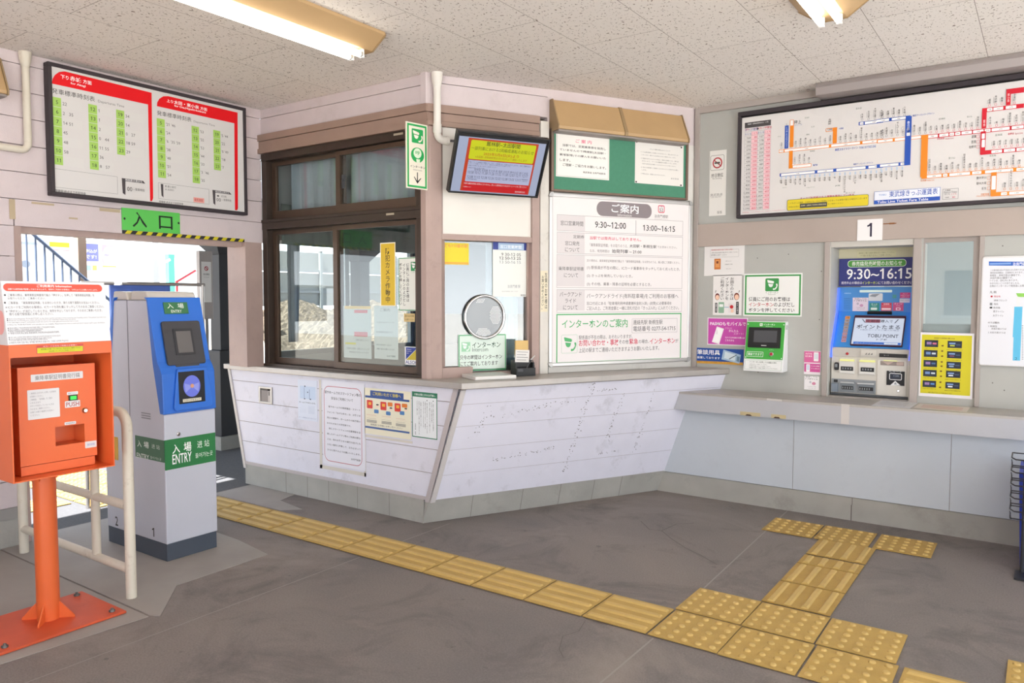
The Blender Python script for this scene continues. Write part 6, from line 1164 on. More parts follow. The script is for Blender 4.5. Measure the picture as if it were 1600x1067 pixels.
# concrete plinths
g = G()
T_P = F_PANEL
g.box((-4.92, 0, -.3), (-3.135, .150, .002), CONC, T_P)
g.prism([(edge0(0)-.012, 0), (1.797, 0), (1.80+.05, .152*K), (edge0(.152*K)-.012, .152*K)], -.25, -.004, CONC, F_LEAN)
for x in (-4.45, -4.22, -4.0, -3.72, -3.43): g.box((x, .0, .002), (x+.004, .148, .0028), mat('plinth_joint', '8a8780', .8), T_P)
for v in (.30, .66, .95, 1.22, 1.45): g.box((v, .0, -.004), (v+.004, .15*K, -.0032), mat('plinth_joint'), F_LEAN)
g.box((-2.3, 0, -.3), (2.6, .146, 0), CONC, F_LOW); g.box((-.972, .0, 0), (-.967, .10, .0008), DK, F_LOW); g.box((-.967, .1, 0), (-.964, .146, .0008), DK, F_LOW)
struct(g, 'baseboard_booth')
# ticket wall
g = G()
for a, b in ((-2.30, -1.332), (-1.329, -.434), (-.4315, .62), (.622, 2.6)): g.box((a, .150, -.04), (b, .64, .006), LOWP, F_LOW)
g.box((-2.3, .15, -.05), (2.6, .63, .002), SEAM, F_LOW)
struct(g, 'wall_ticket_lower')
g = G()
def W(x0, x1, z0, z1, m=GREYP, d0=-.06, d1=0.0): g.box((x0, z0, d0), (x1, z1, d1), m, F_RIGHT)
W(-2.13, -1.177, .75, 1.78); W(-.318, 2.6, .75, 1.78); W(-2.13, 2.6, 1.78, ZC); W(-.69, -.637, .75, 1.78); W(-.637, -.318, .75, .80)
g.box((-2.2, .60, -.1), (2.6, .745, -.04), GREYP, F_RIGHT)
struct(g, 'wall_ticket')
g = G()
W(-2.09, 2.6, 1.772, 1.932, BEIGE, 0, .022); W(-2.09, 2.6, 2.722, ZC, TRIMG, 0, .025); W(-2.118, -2.086, .90, ZC, TRIMG, 0, .028)
W(-1.214, -1.182, .752, 1.772, TRIMG, -.01, .018); W(-.689, -.646, .752, 1.772, TRIMG, -.02, .018); W(-.34, -.314, .752, 1.772, TRIMG, -.02, .018)
struct(g, 'trim_9', bevel=.002)
g = G()     # recess round the ticket machine
W(-1.19, -1.175, .75, 1.772, mat('recess_side', 'bdbcb6', .5), -.60, .004); W(-.695, -.685, .75, 1.772, mat('recess_side'), -.60, .004)
W(-1.175, -.695, 1.735, 1.772, mat('recess_header', 'c9c6be', .5), -.30, .006); W(-1.175, -.695, 1.669, 1.735, mat('cream_recess_panel', 'd9d4b4', .5), -.26, -.225); W(-1.175, -.695, .748, .760, STEEL, -.60, -.0)
struct(g, 'trim_10')
# side window in the ticket wall
g = G(); g.box((-.637, .80, -.030), (-.35, 1.75, -.026), glass('raised_ior_pane', ior=1.75), F_RIGHT); r = struct(g, 'window_5')  # index raised for a stronger outdoor reflection, not a coating on the pane
f = G(); W2 = lambda x0, x1, z0, z1: f.box((x0, z0, -.05), (x1, z1, -.002), mat('grey_wood_frame', 'a39a94', .55, var=.05), F_RIGHT)
W2(-.646, -.630, .76, 1.772); W2(-.372, -.34, .76, 1.772); W2(-.63, -.372, .76, .80); W2(-.63, -.372, 1.745, 1.772); f.build('window_frame', r)
f = G(); f.box((-.63, .80, -.034), (-.372, 1.245, -.0315), mat('frosted_film', 'aab0b0', .5), F_RIGHT); f.build('frosted_film', r)
# shelf under the ticket machine
g = G()
def tip(z): return edge1(z*K, 0)
x_b = lambda Y, z: (F_LEAN @ Vector((edge1(z*K, Y), z*K, 0))).x
g.prism([(x_b(5.02, .735)+.003, 5.02), (2.6, 5.02), (2.6, 5.352), (x_b(5.352, .735)+.003, 5.352)], .735, .75, CTOP)
sh = tag(g.build('ticket_shelf'), 'long grey shelf with deep apron under the ticket machine', 'shelf')
a = G(); a.prism([(x_b(5.02, .624)+.004, .624), (2.6, .624), (2.6, .735), (x_b(5.02, .735)+.004, .735)], .09, .11, APRON, F_LOW); a.build('apron', sh)
# end pier and open street side
g = G(); g.box((2.35, 5.0, 0), (2.6, 5.352, ZC), GREYP); g.box((2.40, -1.6, 0), (2.6, -1.4, ZC), GREYP); g.box((-4.86, -1.6, 0), (-2.6, -1.5, ZC), SIDING); struct(g, 'wall_street')

# ---------------------------------------------------------------- tactile blocks
def block_mesh(kind, w, worn):
    m = YELLD if worn else YELL; g = G(); h = .004
    g.box((-w/2, -.15, 0), (w/2, .15, h), m)
    if kind == 'bar':
        for k in range(4):
            y = -.1125+k*.075; v = [(-w/2+.012, y-.016, h), (w/2-.012, y-.016, h), (w/2-.012, y+.016, h), (-w/2+.012, y+.016, h), (-w/2+.018, y-.009, h+.005), (w/2-.018, y-.009, h+.005), (w/2-.018, y+.009, h+.005), (-w/2+.018, y+.009, h+.005)]; v = [(a, b, h+.0065 if c > h else c) for a, b, c in v]
            g.add(v, [(4, 5, 6, 7), (0, 1, 5, 4), (1, 2, 6, 5), (2, 3, 7, 6), (3, 0, 4, 7)], YTOP)
    else:
        nx = max(3, round(5*w/.3))
        for i in range(nx):
            for j in range(5):
                T = Matrix.Translation((-w/2+(i+.5)*w/nx, -.12+j*.06, h)); g.lathe([(.0145, 0), (.0135, .003), (.011, .0055), (.006, .0066)], YTOP, T, 12)
    return g
ORD = ['first', 'second', 'third', 'fourth', 'fifth', 'sixth', 'seventh', 'eighth', 'ninth', 'tenth', 'eleventh', 'twelfth']
proto = {}
def block(kind, x, y, label, group, w=.30, rot=0.0, worn=False, name='guiding_block'):
    key = (kind, w, worn)
    if key not in proto:
        o = block_mesh(kind, w, worn).build(name); proto[key] = o
    else:
        o = proto[key].copy(); COL.objects.link(o)
    o.matrix_world = Matrix.Translation((x, y, 0.0035)) @ Matrix.Rotation(rot, 4, 'Z')
    tag(o, label, 'tactile block', group); return o
for k in range(11):
    x = -1.322-.155-.31*k
    if k < 8: lb = 'yellow ridged block, %s from the dotted junction along the strip to the gate' % ORD[k]
    else: lb = 'yellow ridged block behind the blue gate, %s from the dotted junction' % ORD[k]
    block('bar', x, 3.022+.0, lb, 'ridged blocks in the strip to the gate', .302, 0, k > 7)
J = [(-1.165, 3.335, 'far left'), (-.862, 3.335, None), (-1.165, 3.02, None), (-.862, 3.02, None), (-.56, 3.335, None), (-.56, 3.02, None)]
DOT = ['dotted yellow block at the junction, back row, touching no ridged branch, left end', 'dotted yellow block at the junction, back row, where the branch starts', 'dotted yellow block that ends the ridged strip from the gate', 'dotted yellow block at the junction, front row middle', 'dotted yellow block at the junction, back row right end', 'dotted yellow block at the junction, front row beside the picture edge ridged block']
for (x, y, _), lb in zip([(-1.178, 3.335, 0), (-.878, 3.33, 0), (-1.168, 3.02, 0), (-.868, 3.015, 0), (-.575, 3.33, 0), (-.563, 3.015, 0)], DOT): block('dot', x, y, lb, 'dotted blocks at the junction', .295)
block('bar', -.245, 3.015, 'yellow ridged block cut by the lower picture edge right of the junction', 'ridged blocks right of the junction', .302)
block('dot', .07, 3.315, 'dotted yellow block at the lower right picture edge', 'dotted blocks at the right edge', .295)
for i, y in enumerate((3.65, 3.963, 4.20, 4.45)):
    block('bar', -.887+.0, y, 'worn ridged block of the branch to the ticket machine, %s from the junction' % ORD[i], 'ridged blocks of the branch', .30 if i != 2 else .1501, R(90), True)
block('dot', -.925, 4.755, 'worn dotted block in front of the shelf, middle of three', 'dotted blocks before the ticket shelf', .29, 0, True)
block('dot', -1.225, 4.75, 'worn dotted block in front of the shelf, left of three', 'dotted blocks before the ticket shelf', .29, 0, True)
block('dot', -.612, 4.76, 'worn dotted block in front of the shelf, right of three', 'dotted blocks before the ticket shelf', .29, 0, True)

# ---------------------------------------------------------------- timetable board and gate opening signs
tb = thing('timetable_board', (0, 0, 0), 'wide departure timetable board with red headers above the gate opening', 'timetable', M=F_ENTRY @ Matrix.Translation((2.106, 1.985, .002)))
g = G(); W_, H_ = 1.309, .751
for q in ((0, 0, W_, .022), (0, H_-.022, W_, H_), (0, .022, .022, H_-.022), (W_-.022, .022, W_, H_-.022)): g.box((q[0], q[1], 0), (q[2], q[3], .055), DARKFR)
g.box((.01, .01, 0), (W_-.01, H_-.01, .02), DARKFR); g.build('frame', tb, None, .003)
sign('timetable_face', 'timetable', F_ENTRY, .048, 'd8d6d4', None, None, parent=tb, thick=.02, plate=(-.002, -.009, 1.295, .730))
sign('entrance_sign', 'entrance', F_ENTRY, .012, '5fc659', 'bright green entrance sign with two black characters over the opening', 'sign', thick=.006)
g = G(); L_ = .885
g.box((2.534, 1.7985, .0045), (2.534+L_, 1.8205, .0065), mat('tape_black', '2a2a2e', .5), F_ENTRY)
for k in range(13):
    x = 2.534+.015+k*.068
    g.add([(x, 1.7985, .0068), (x+.034, 1.7985, .0068), (min(x+.052, 2.534+L_), 1.8205, .0068), (x+.018, 1.8205, .0068)], [(0, 1, 2, 3)], mat('tape_yellow', 'cfc21f', .5), F_ENTRY)
tag(g.build('hazard_tape'), 'black and yellow striped hazard tape along the lintel edge', 'tape')
g = G(); TN = mat('tan_tape_scrap', 'b9a88c', .7)
for q in ((2.40, 1.925, 2.525, 1.945), (1.905, 1.835, 1.935, 1.945), (2.02, 1.93, 2.14, 1.942), (2.22, 1.862, 2.27, 1.872)): g.box((q[0], q[1], .0045), (q[2], q[3], .0055), TN, F_ENTRY)
o = g.build('wall_marks_entry'); o['kind'] = 'structure'
g = G(); P = lambda y, z: F_ENTRY @ Vector((y, z, .026))
pts = [P(2.003, 2.74), P(2.003, 2.27)]+[P(1.963+.04*math.cos(R(a)), 2.262-.04*math.sin(R(a))) for a in (15, 30, 45, 60, 75, 90)]+[P(1.2, 2.222)]
g.tube(pts, .020, CREAMP)
g2 = G(); g2.tube([P(2.003, 2.764), P(2.003, 2.72), P(2.003, 2.68)], [.034, .030, .021], CREAMP)
t = thing('conduit', P(2.0, 2.26), 'cream conduit bending off the ceiling beside the timetable board', 'pipe')
g.build('pipe', t, world=True); g2.build('socket', t, world=True)

def wall_lamp(frame, s0, s1, label, mid=True):
    t = thing('wall_lamp', (0, 0, 0), label, 'wall lamp', None, frame @ Matrix.Translation(((s0+s1)/2, 2.49, .005)))
    w = (s1-s0)/2; prof = [(0, .0), (.115, .0), (.118, .02), (.035, .20), (0, .20)]
    TT = FR((0, 0, 0), (0, 0, 1), (0, 1, 0))  # local x = out of wall, y = up, extruded along the wall
    g = G(); g.prism([(p[0], p[1]) for p in prof], -w, w, TAN, TT); g.build('shade', t, None, .004)
    for sgn in (-1, 1): g = G(); g.prism([(0, -.004), (.122, -.004), (.124, .022), (.038, .206), (0, .206)], sgn*w, sgn*(w+.008), TANE, TT); g.build('end_cap', t)
    g = G(); g.box((-w, -.014, .0), (w, -.002, .112), mat('lamp_base', '8f8681', .5)); g.build('base_rail', t)
    if mid:
        g = G(); g.prism([(.0, -.002), (.121, -.002), (.123, .022), (.038, .204), (0, .204)], -.012, .012, TANE, TT); g.build('joint_strip', t)
    return t
wall_lamp(F_CHAMF, .855, 1.885, 'long yellowed wall lamp over the green notice board')
wall_lamp(F_ENTRY, .95, 1.868, 'yellowed wall lamp end cut off by the left picture edge', True)

# ---------------------------------------------------------------- ceiling lights
def ceiling_light(x, y0, y1, w, label):
    t = thing('ceiling_light', (x, (y0+y1)/2, ZC-.001), label, 'ceiling light', 'twin tube ceiling lights')
    h = (y1-y0)/2; TT = FR((0, 0, 0), (1, 0, 0), (0, 0, 1))
    g = G(); g.prism([(-w/2, 0), (-w/2, -.016), (-.058, -.082), (.058, -.082), (w/2, -.016), (w/2, 0)], -h, h, TAN, TT)
    for sg in (-1, 1): g.prism([(-w/2, -.004), (-w/2-.004, -.018), (-.06, -.086), (.06, -.086), (w/2+.004, -.018), (w/2, -.004)], sg*(h-.004), sg*(h+.004), TANE, TT)
    g.build('reflector', t)
    for sx in (-.038, .038):
        g = G(); g.tube([(sx, -h+.035, -.108), (sx, h-.075, -.108)], .0165, glow('fluorescent_tube', 'fff6e6', 4.5), n=16); b = g.build('fluorescent_tube', t)
        for sy in (-h+.028, h-.068):
            e = G(); e.tube([(sx, sy-.008, -.108), (sx, sy+.008, -.108)], .015, ALU, n=16); e.build('tube_cap', b)
            e = G(); e.box((sx-.012, sy+(.006 if sy > 0 else -.018), -.125), (sx+.012, sy+(.018 if sy > 0 else -.006), -.080), WHITE); e.build('lamp_holder', t)
    return t
ceiling_light(-2.985, 1.68, 2.915, .30, 'lit twin tube ceiling light with yellowed reflector, above the gate side')
ceiling_light(-.85, 2.56, 3.80, .31, 'lit twin tube ceiling light cut by the top picture edge, toward the ticket machine')

# ---------------------------------------------------------------- booth wall notices
F_GS = FR((-3.115, 3.56, 0), (math.sin(R(9.8)), math.cos(R(9.8)), 0))
sign('intercom_sign', 'intercom_sign', F_GS, .006, 'e9e3d2', 'green bordered intercom sign with down arrow sticking out from the corner post', 'sign', thick=.008)
sign('camera_warning_strip', 'camera_strip', F_BOOTH, -.026, 'dcb92a', 'tall yellow security camera strip stuck on the booth window', 'sticker', thick=.0008)
sign('staff_call_sticker', 'call_staff_sticker', F_BOOTH, -.026, 'e8eae2', 'white vertical sticker with green edge on the booth window', 'sticker', thick=.0008)
sign('security_sticker', 'security_sticker', F_BOOTH, -.026, 'eeeeee', 'small blue and yellow security company sticker at the window corner', 'sticker', thick=.0008)
sign('direction_label', 'small_label', F_BOOTH, -.026, 'd9bf86', 'tiny tan label below the white vertical window sticker', 'label', thick=.0008)
PAPERT = mat('translucent_sheet', 'dfe3df', .6)
sign('taped_sheet', 'taped_sheet_a', F_BOOTH, -.036, 'bfc8c6', 'pale sheet with red bands taped low behind the booth window', 'sheet', thick=.0008)
sign('taped_sheet', 'taped_sheet_b', F_BOOTH, -.036, 'c6cecc', 'pale printed sheet taped behind the window below the yellow strip', 'sheet', thick=.0008)
sign('device_sheet', 'escalator_sheet', F_PANEL, .002, 'd9dfee', 'small pale blue sheet with diagrams on the counter front', 'poster')
sign('smartphone_poster', 'smartphone_poster', F_PANEL, .002, 'e4e4ee', 'tall white poster with rounded red outline on the counter front', 'poster')
sign('users_poster', 'users_poster', F_PANEL, .002, 'e9e4cd', 'cream poster with blue title band and red panels on the counter front', 'poster')
sign('assistance_poster', 'assistance_poster', F_PANEL, .002, 'e8ecef', 'white vertical-text poster with dark green border on the counter front', 'poster')
# remains of old tape frames round the poster
g = G(); TP = mat('old_tape', 'd2cdc4', .5)
for q in ((-4.085, .225, -4.062, .84), (-3.652, .225, -3.637, .50), (-4.085, .225, -3.637, .25), (-3.655, .49, -3.225, .505)): g.box((q[0], q[1], .0005), (q[2], q[3], .0012), TP, F_PANEL)
tag(g.build('tape_residue'), 'yellowed strips of old tape around the counter posters', 'tape')
# recessed metal box in the counter front
t = thing('recessed_pocket', (0, 0, 0), 'small recessed metal pocket in the counter front under the ledge', 'wall pocket', M=F_PANEL @ Matrix.Translation((-4.663, .69, .001)))
g = G()
for q in ((-.077, -.062, .077, -.048), (-.077, .048, .077, .062), (-.077, -.048, -.058, .048), (.058, -.048, .077, .048)): g.box((q[0], q[1], 0), (q[2], q[3], .006), STEEL)
g.build('rim', t, None, .001)
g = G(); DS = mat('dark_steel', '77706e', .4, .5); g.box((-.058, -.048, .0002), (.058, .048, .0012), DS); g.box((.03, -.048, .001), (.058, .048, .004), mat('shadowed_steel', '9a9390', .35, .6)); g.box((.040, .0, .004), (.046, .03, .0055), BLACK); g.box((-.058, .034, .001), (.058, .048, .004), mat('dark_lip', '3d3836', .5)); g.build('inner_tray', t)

# ---------------------------------------------------------------- chamfered wall: window things, monitor, boards
sign('children_poster', 'children_poster', F_CHAMF, -.036, 'e3d22e', 'yellow poster in the top corner of the speaking window', 'poster', thick=.0008)
sign('hours_sheet', 'window_hours_sheet', F_CHAMF, -.036, 'e8ebe6', 'white office hours sheet with blue heading on the speaking window', 'sheet', thick=.0008)
sign('intercom_plate', 'intercom_plate', F_CHAMF, -.036, 'd9e8de', 'pale green-edged intercom notice behind the round speaking plate', 'sign', thick=.0012)
sign('queue_label', 'customer_strip', F_CHAMF, .032, 'e2d9be', 'narrow vertical label screwed to the white post beside the window', 'label', thick=.0015)
t = thing('speaking_plate', (0, 0, 0), 'round perforated metal speaking plate with bright rim on the booth window', 'speaking plate', M=F_CHAMF @ Matrix.Translation((.397, 1.279, -.034)))
g = G(); g.lathe([(.128, .002), (.142, .004), (.146, .012), (.142, .020), (.132, .022), (.127, .014)], CHROME, None, 48, False); g.build('rim', t)
g = G(); g.lathe([(.129, .001), (.129, .008)], mat('perforated_metal', '8f9294', .4, .6), None, 48)
HOLE = mat('hole_light', 'e9eaea', .5)
for (cx, cy, rx, ry) in ((.075, .01, .04, .062), (-.03, .105, .03, .02), (-.01, -.10, .05, .03)):
    y = -ry
    row = 0
    while y <= ry:
        x = -rx+(.005 if row % 2 else 0)
        while x <= rx:
            if (x/rx)**2+(y/ry)**2 < 1 and math.hypot(cx+x, cy+y) < .122: g.lathe([(.0034, .0081), (.0034, .0086)], HOLE, Matrix.Translation((cx+x, cy+y, 0)), 6)
            x += .0105
        y += .009; row += 1
g.build('perforated_plate', t)
t = thing('cash_tray', cw(.37, .16, .90), 'low white pass-through tray on the counter below the speaking plate', 'tray', M=F_CHAMF @ Matrix.Translation((.365, .901, .10)))
g = G(); g.box((-.14, 0, -.135), (.135, .022, .135), mat('tray_white', 'e3e1dd', .35)); g.build('tray_body', t, None, .003)
g = G(); g.box((-.12, .0222, -.09), (.115, .0228, .09), mat('tray_well', 'c4c2be', .3, .3)); g.build('tray_well', t)
t = thing('slip_holder', cw(.625, .09, .9), 'black slip holder with white and yellow papers on the counter', 'holder', M=F_CHAMF @ Matrix.Translation((.622, .901, .075)))
g = G(); g.box((-.066, 0, -.045), (.07, .052, .045), BLACK); g.box((-.066, .052, -.045), (.07, .10, -.01), BLACK); g.box((-.066, .052, -.045), (-.055, .085, .03), BLACK); g.box((.058, .052, -.045), (.07, .085, .03), BLACK); g.box((-.058, .03, .045), (-.02, .048, .047), DKGREY); g.build('body', t, None, .004)
g = G(); g.box((-.058, .085, -.008), (.04, .165, .0), mat('slip_white', 'e9e6e2', .6), Matrix.Rotation(R(-3), 4, 'Z'))
for k in range(4): g.box((-.05, .15-.017*k, .0002), (.03-.012*(k % 2), .153-.017*k, .0006), ink('6a6a6a'), Matrix.Rotation(R(-3), 4, 'Z'))
g.build('white_slips', t)
g = G(); g.box((-.045, .12, -.028), (.045, .225, -.012), mat('slip_yellow', 'd9b878', .6)); g.build('yellow_slips', t)
g = G(); g.tube([(.06, .06, .05), (.045, .10, .055), (.02, .085, .056), (.0, .05, .055)], .003, DKGREY); g.tube([(.03, .105, .055), (.062, .13, .05)], .004, ALU); g.build('pen', t)
# monitor on its arm
MU = (CN*.165+Vector((0, 0, .32))).normalized(); MO = C0+CS*.103+CN*.12+Vector((0, 0, 2.043)); F_MON = FR(MO, CS, MU)
t = thing('wall_monitor', MO, 'thin black wall monitor tilted down showing a yellow and red train notice', 'monitor', M=F_MON)
g = G(); g.box((-.006, -.006, -.045), (.602, .372, -.004), BLACK)
for q in ((-.006, -.006, .602, .006), (-.006, .360, .602, .372), (-.006, .006, .006, .360), (.590, .006, .602, .360)): g.box((q[0], q[1], -.004), (q[2], q[3], .004), BLACK)
g.build('housing', t, None, .003)
sign('monitor_screen', 'monitor_screen', F_MON, .001, 'aab4cf', None, None, parent=t, thick=.003, emit=.33)
g = G(); inv = F_MON.inverted(); a = inv @ (cw(.40, .005, 2.24)); b = inv @ (cw(.40, .17, 2.24)); g.tube([a, b], .03, DKGREY); g.box((.22, .10, -.06), (.38, .26, -.045), DKGREY); g.build('mount_arm', t)
g = G(); g.tube([cw(.125, .045, 2.362), cw(.16, .07, 2.358), cw(.20, .10, 2.35)], .008, DKGREY); 
tag(g.build('monitor_cable'), 'grey cable between the white elbow pipe and the monitor', 'cable')
g = G(); g.tube([cw(.055, .045, 2.69), cw(.055, .045, 2.42)]+[cw(.055+.045*(1-math.cos(R(a))), .045, 2.405-.045*math.sin(R(a))) for a in (15, 30, 45, 60, 75, 90)]+[cw(.12, .045, 2.36)], .023, PIPEW)
t = thing('conduit', cw(.05, .05, 2.5), 'white conduit coming down the corner post to the monitor', 'pipe')
g.build('pipe', t, world=True)
g = G(); g.tube([cw(.055, .045, 2.763), cw(.055, .045, 2.72), cw(.055, .045, 2.675)], [.036, .033, .0245], PIPEW); g.build('socket', t, world=True); g = G(); g.tube([cw(.055, .045, 2.455), cw(.055, .045, 2.40)], .027, PIPEW); g.build('socket', t, world=True); g = G(); g.tube([cw(.108, .045, 2.36), cw(.128, .045, 2.36)], .027, PIPEW); g.build('socket', t, world=True)
# green notice board
t = thing('notice_board', (0, 0, 0), 'green felt notice board in a brown frame above the white information board', 'notice board', M=F_CHAMF @ Matrix.Translation((.845, 2.101, .006)))
g = G(); WB, HB = 1.108, .408
for q in ((0, 0, .02, HB), (WB-.02, 0, WB, HB), (.02, HB-.009, WB-.02, HB), (.02, 0, WB-.02, .015)): g.box((q[0], q[1], 0), (q[2], q[3], .034), mat('board_frame_brown', '7a675a', .4, .3))
g.build('frame', t, None, .002)
g = G(); g.box((.02, .015, .002), (WB-.02, HB-.015, .026), GREENB); g.build('felt_panel', t)
sign('pass_notice', 'pass_notice', F_CHAMF, .0345, 'efece6', 'white framed notice with pink heading on the green board', 'notice', thick=.0015)
sign('pet_notice', 'pet_notice', F_CHAMF, .0345, 'e6e3dd', 'pinned pale letter with fine grey text on the green board', 'notice', thick=.0012)
t = thing('information_board', (0, 0, 0), 'large white information board with rounded silver frame above the counter', 'information board', M=F_CHAMF @ Matrix.Translation((.832, .945, .006)))
g = G(); WB, HB = 1.160, 1.148; fr = .026
for q in ((fr, 0, WB-fr, fr), (fr, HB-fr, WB-fr, HB)): g.prism([(q[0], q[1]), (q[2], q[1]), (q[2], q[3]), (q[0], q[3])], 0, .034, ALU)
for q in ((0, fr, fr, HB-fr), (WB-fr, fr, WB, HB-fr)): g.box((q[0], q[1], 0), (q[2], q[3], .034), ALU)
g.build('frame', t, None, .006, 3)
for cx, cy, a0 in ((fr, fr, 180), (WB-fr, fr, 270), (WB-fr, HB-fr, 0), (fr, HB-fr, 90)):
    g = G(); g.prism([(cx, cy)]+[(cx+.031*math.cos(R(a0+15*k)), cy+.031*math.sin(R(a0+15*k))) for k in range(7)], 0, .037, mat('corner_cap', 'b4b3b1', .35, .4)); g.build('corner_cap', t)
sign('information_face', 'info_face', F_CHAMF, .034, 'eae5e4', None, None, parent=t, thick=.02, plate=(-.022, -.012, 1.122, 1.124))
# ---------------------------------------------------------------- ticket wall: fare table, signs, intercom
t = thing('fare_table', (0, 0, 0), 'wide framed ticket fare table with railway line diagram high on the ticket wall', 'fare table', M=F_RIGHT @ Matrix.Translation((-1.797, 1.957, .004)))
g = G(); WB, HB = 2.42, .728
for q in ((0, 0, WB, .022), (0, HB-.030, WB, HB), (0, .022, .022, HB-.03), (WB-.022, .022, WB, HB-.03)): g.box((q[0], q[1], 0), (q[2], q[3], .052), DARKFR)
g.build('frame', t, None, .003)
sign('fare_table_face', 'fare_face', F_RIGHT, .044, 'dfdcda', None, None, parent=t, thick=.03)
g = G(); g.prism([(0, ZC-.001), (.20, ZC-.001), (.205, 2.742), (.20, 2.735), (.19, 2.69), (0, 2.69)], -1.252, 2.3, mat('grey_sheet_metal', '9d9593', .45, .3), FR((0, 5.352, 0), (0, -1, 0)) @ Matrix.Scale(-1, 4, (0, 0, 1)))
LEDG = tag(g.build('lamp_housing', None, None, .002), 'long grey metal box under the ceiling above the fare table', 'ceiling box')
sign('no_smoking_sign', 'no_smoking', F_RIGHT, .003, 'e9e7e2', 'narrow white no smoking sign beside the fare table', 'sign', thick=.002)
sign('number_plate', 'counter_number', F_RIGHT, .026, 'efeeee', 'square white number 1 plate on the beam over the ticket machine', 'sign', thick=.003)
sign('guide_sheet', 'box_guide_sheet', F_RIGHT, .003, 'e6e4e2', 'white sheet with a small orange machine picture at the wall corner', 'notice', thick=.001)
sign('help_poster', 'help_vertical_poster', F_RIGHT, .003, 'eae8e6', 'white vertical-text poster with two small faces beside the intercom poster', 'poster', thick=.001)
sign('staff_call_poster', 'staff_call_poster', F_RIGHT, .003, 'f0f1ee', 'white green-framed poster above the intercom terminal', 'poster', thick=.001)
sign('mobile_pass_poster', 'mobile_pass_poster', F_RIGHT, .003, 'eae4ea', 'magenta poster with a white phone at the left of the intercom terminal', 'poster', thick=.001)
sign('writing_tools_sign', 'writing_tools_sign', F_RIGHT, .006, '1f4f9f', 'blue sign with an orange stripe below the magenta poster', 'sign', thick=.003)
sign('campaign_strip', 'campaign_strip', F_RIGHT, .003, 'f0e6ec', 'pink card with two phones on the wall left of the ticket machine', 'sticker', thick=.001)
sign('point_sticker', 'point_sticker', F_RIGHT, .003, 'f2eff0', 'small white square sticker below the pink card', 'sticker', thick=.001)
sign('machine_guide_poster', 'machine_guide_poster', F_RIGHT, .0035, 'e9e6ea', 'yellow poster with ten dark screen pictures under the small window', 'poster', thick=.0015)
t = thing('station_map', (0, 0, 0), 'white framed station map panel cut by the right picture edge', 'map', M=F_RIGHT @ Matrix.Translation((-.325, 1.003, .003)))
g = G(); g.prism(rrect(0, 0, .86, .648, .018), 0, .019, mat('map_frame', 'd9d9d9', .3, .3)); g.build('frame', t, None, .004)
sign('map_face', 'station_map_face', F_RIGHT, .0235, 'e6e8ee', None, None, parent=t, thick=.001, M=None)
# intercom terminal: box with a leaning green front
B0 = Vector((-1.707, 5.352-.12, .902)); UPI = Vector((0, .062, .342)).normalized(); F_IC = FR(B0, (1, 0, 0), UPI)
t = thing('intercom_terminal', (-1.57, 5.345, .9), 'white intercom terminal with green front and dark screen on the wall', 'intercom')
g = G(); TX = FR((0, 5.352, 0), (0, -1, 0)) @ Matrix.Scale(-1, 4, (0, 0, 1))
g.prism([(.002, .902), (.12, .902), (.058, 1.244), (.002, 1.244)], -1.707, -1.440, mat('terminal_white', 'e9eaea', .35), TX); g.build('housing', t, None, .003, world=True)
def ic(name, fn, M=F_IC):
    g = G(); fn(g); return g.build(name, t, M, world=True)
LH = .3475
IG = mat('terminal_green', '45ad45', .4)
o = ic('green_panel', lambda g: (g.box((.004, .085, .0005), (.262, LH-.006, .003), IG), draw(g, [('rr', .092, .313, .112, .333, 'e6f0e6', .003), ('icon', .095, .316, .109, .330, '45ad45'), ('t', 'インターホン', .118, .318, .196, .331, 'f2f6f2', 1), ('t', 'Intercom', .135, .308, .180, .314, 'e0f0e0', 0), ('o', .018, .100, .130, .135, 'f2f6f2', .0025, .003), ('t', '筆談できます', .026, .108, .122, .128, 'f2f6f2', 1), ('t', 'よびだし', .168, .148, .200, .155, 'e0f0e0', 0)]+[('e', x-.004, y-.004, x+.004, y+.004, 'e9ecec') for x in (.012, .254) for y in (.095, .325)], ink, .0032)))
ic('screen_bezel', lambda g: g.prism(rrect(.022, .163, .240, .303, .004), .003, .012, BLACK))
ic('screen', lambda g: (g.box((.060, .200, .012), (.216, .282, .0128), mat('dark_screen', '4e5054', .25)), draw(g, [('t', 'aiphone'[0:0]+'▬▬', .115, .176, .150, .181, 'c9c9c9', 0)], ink, .0122)))
b = ic('call_button', lambda g: (g.lathe([(.015, .003), (.015, .006), (.012, .008)], ALU, Matrix.Translation((.185, .122, 0))), g.lathe([(.010, .008), (.009, .012), (.004, .013)], mat('red_button', 'b5202a', .3), Matrix.Translation((.185, .122, 0)))))
ic('instruction_label', lambda g: (g.box((.006, .008, .0005), (.262, .080, .002), mat('label_white', 'eef0ee', .5)), draw(g, [('o', .010, .012, .258, .076, '8fb59a', .0015, 0), ('t', 'インターホンを押しての通話の流れ', .040, .058, .225, .070, '4a5a50', 1), ('t', '①呼出ボタンを押してください。', .040, .044, .165, .052, '6a7a70', 0), ('t', '②係員が応答しましたらお話しください。', .040, .032, .190, .040, '6a7a70', 0), ('t', '③画面を利用して筆談で係員とやりとりもできます。', .040, .019, .235, .028, '6a7a70', 0)], ink, .0022)))
ic('side_switch', lambda g: g.box((.0, -.015, 0), (.010, .02, .03), mat('switch_grey', 'c9cccc', .4)), Matrix.Translation((-1.440, 5.30, 1.19)))

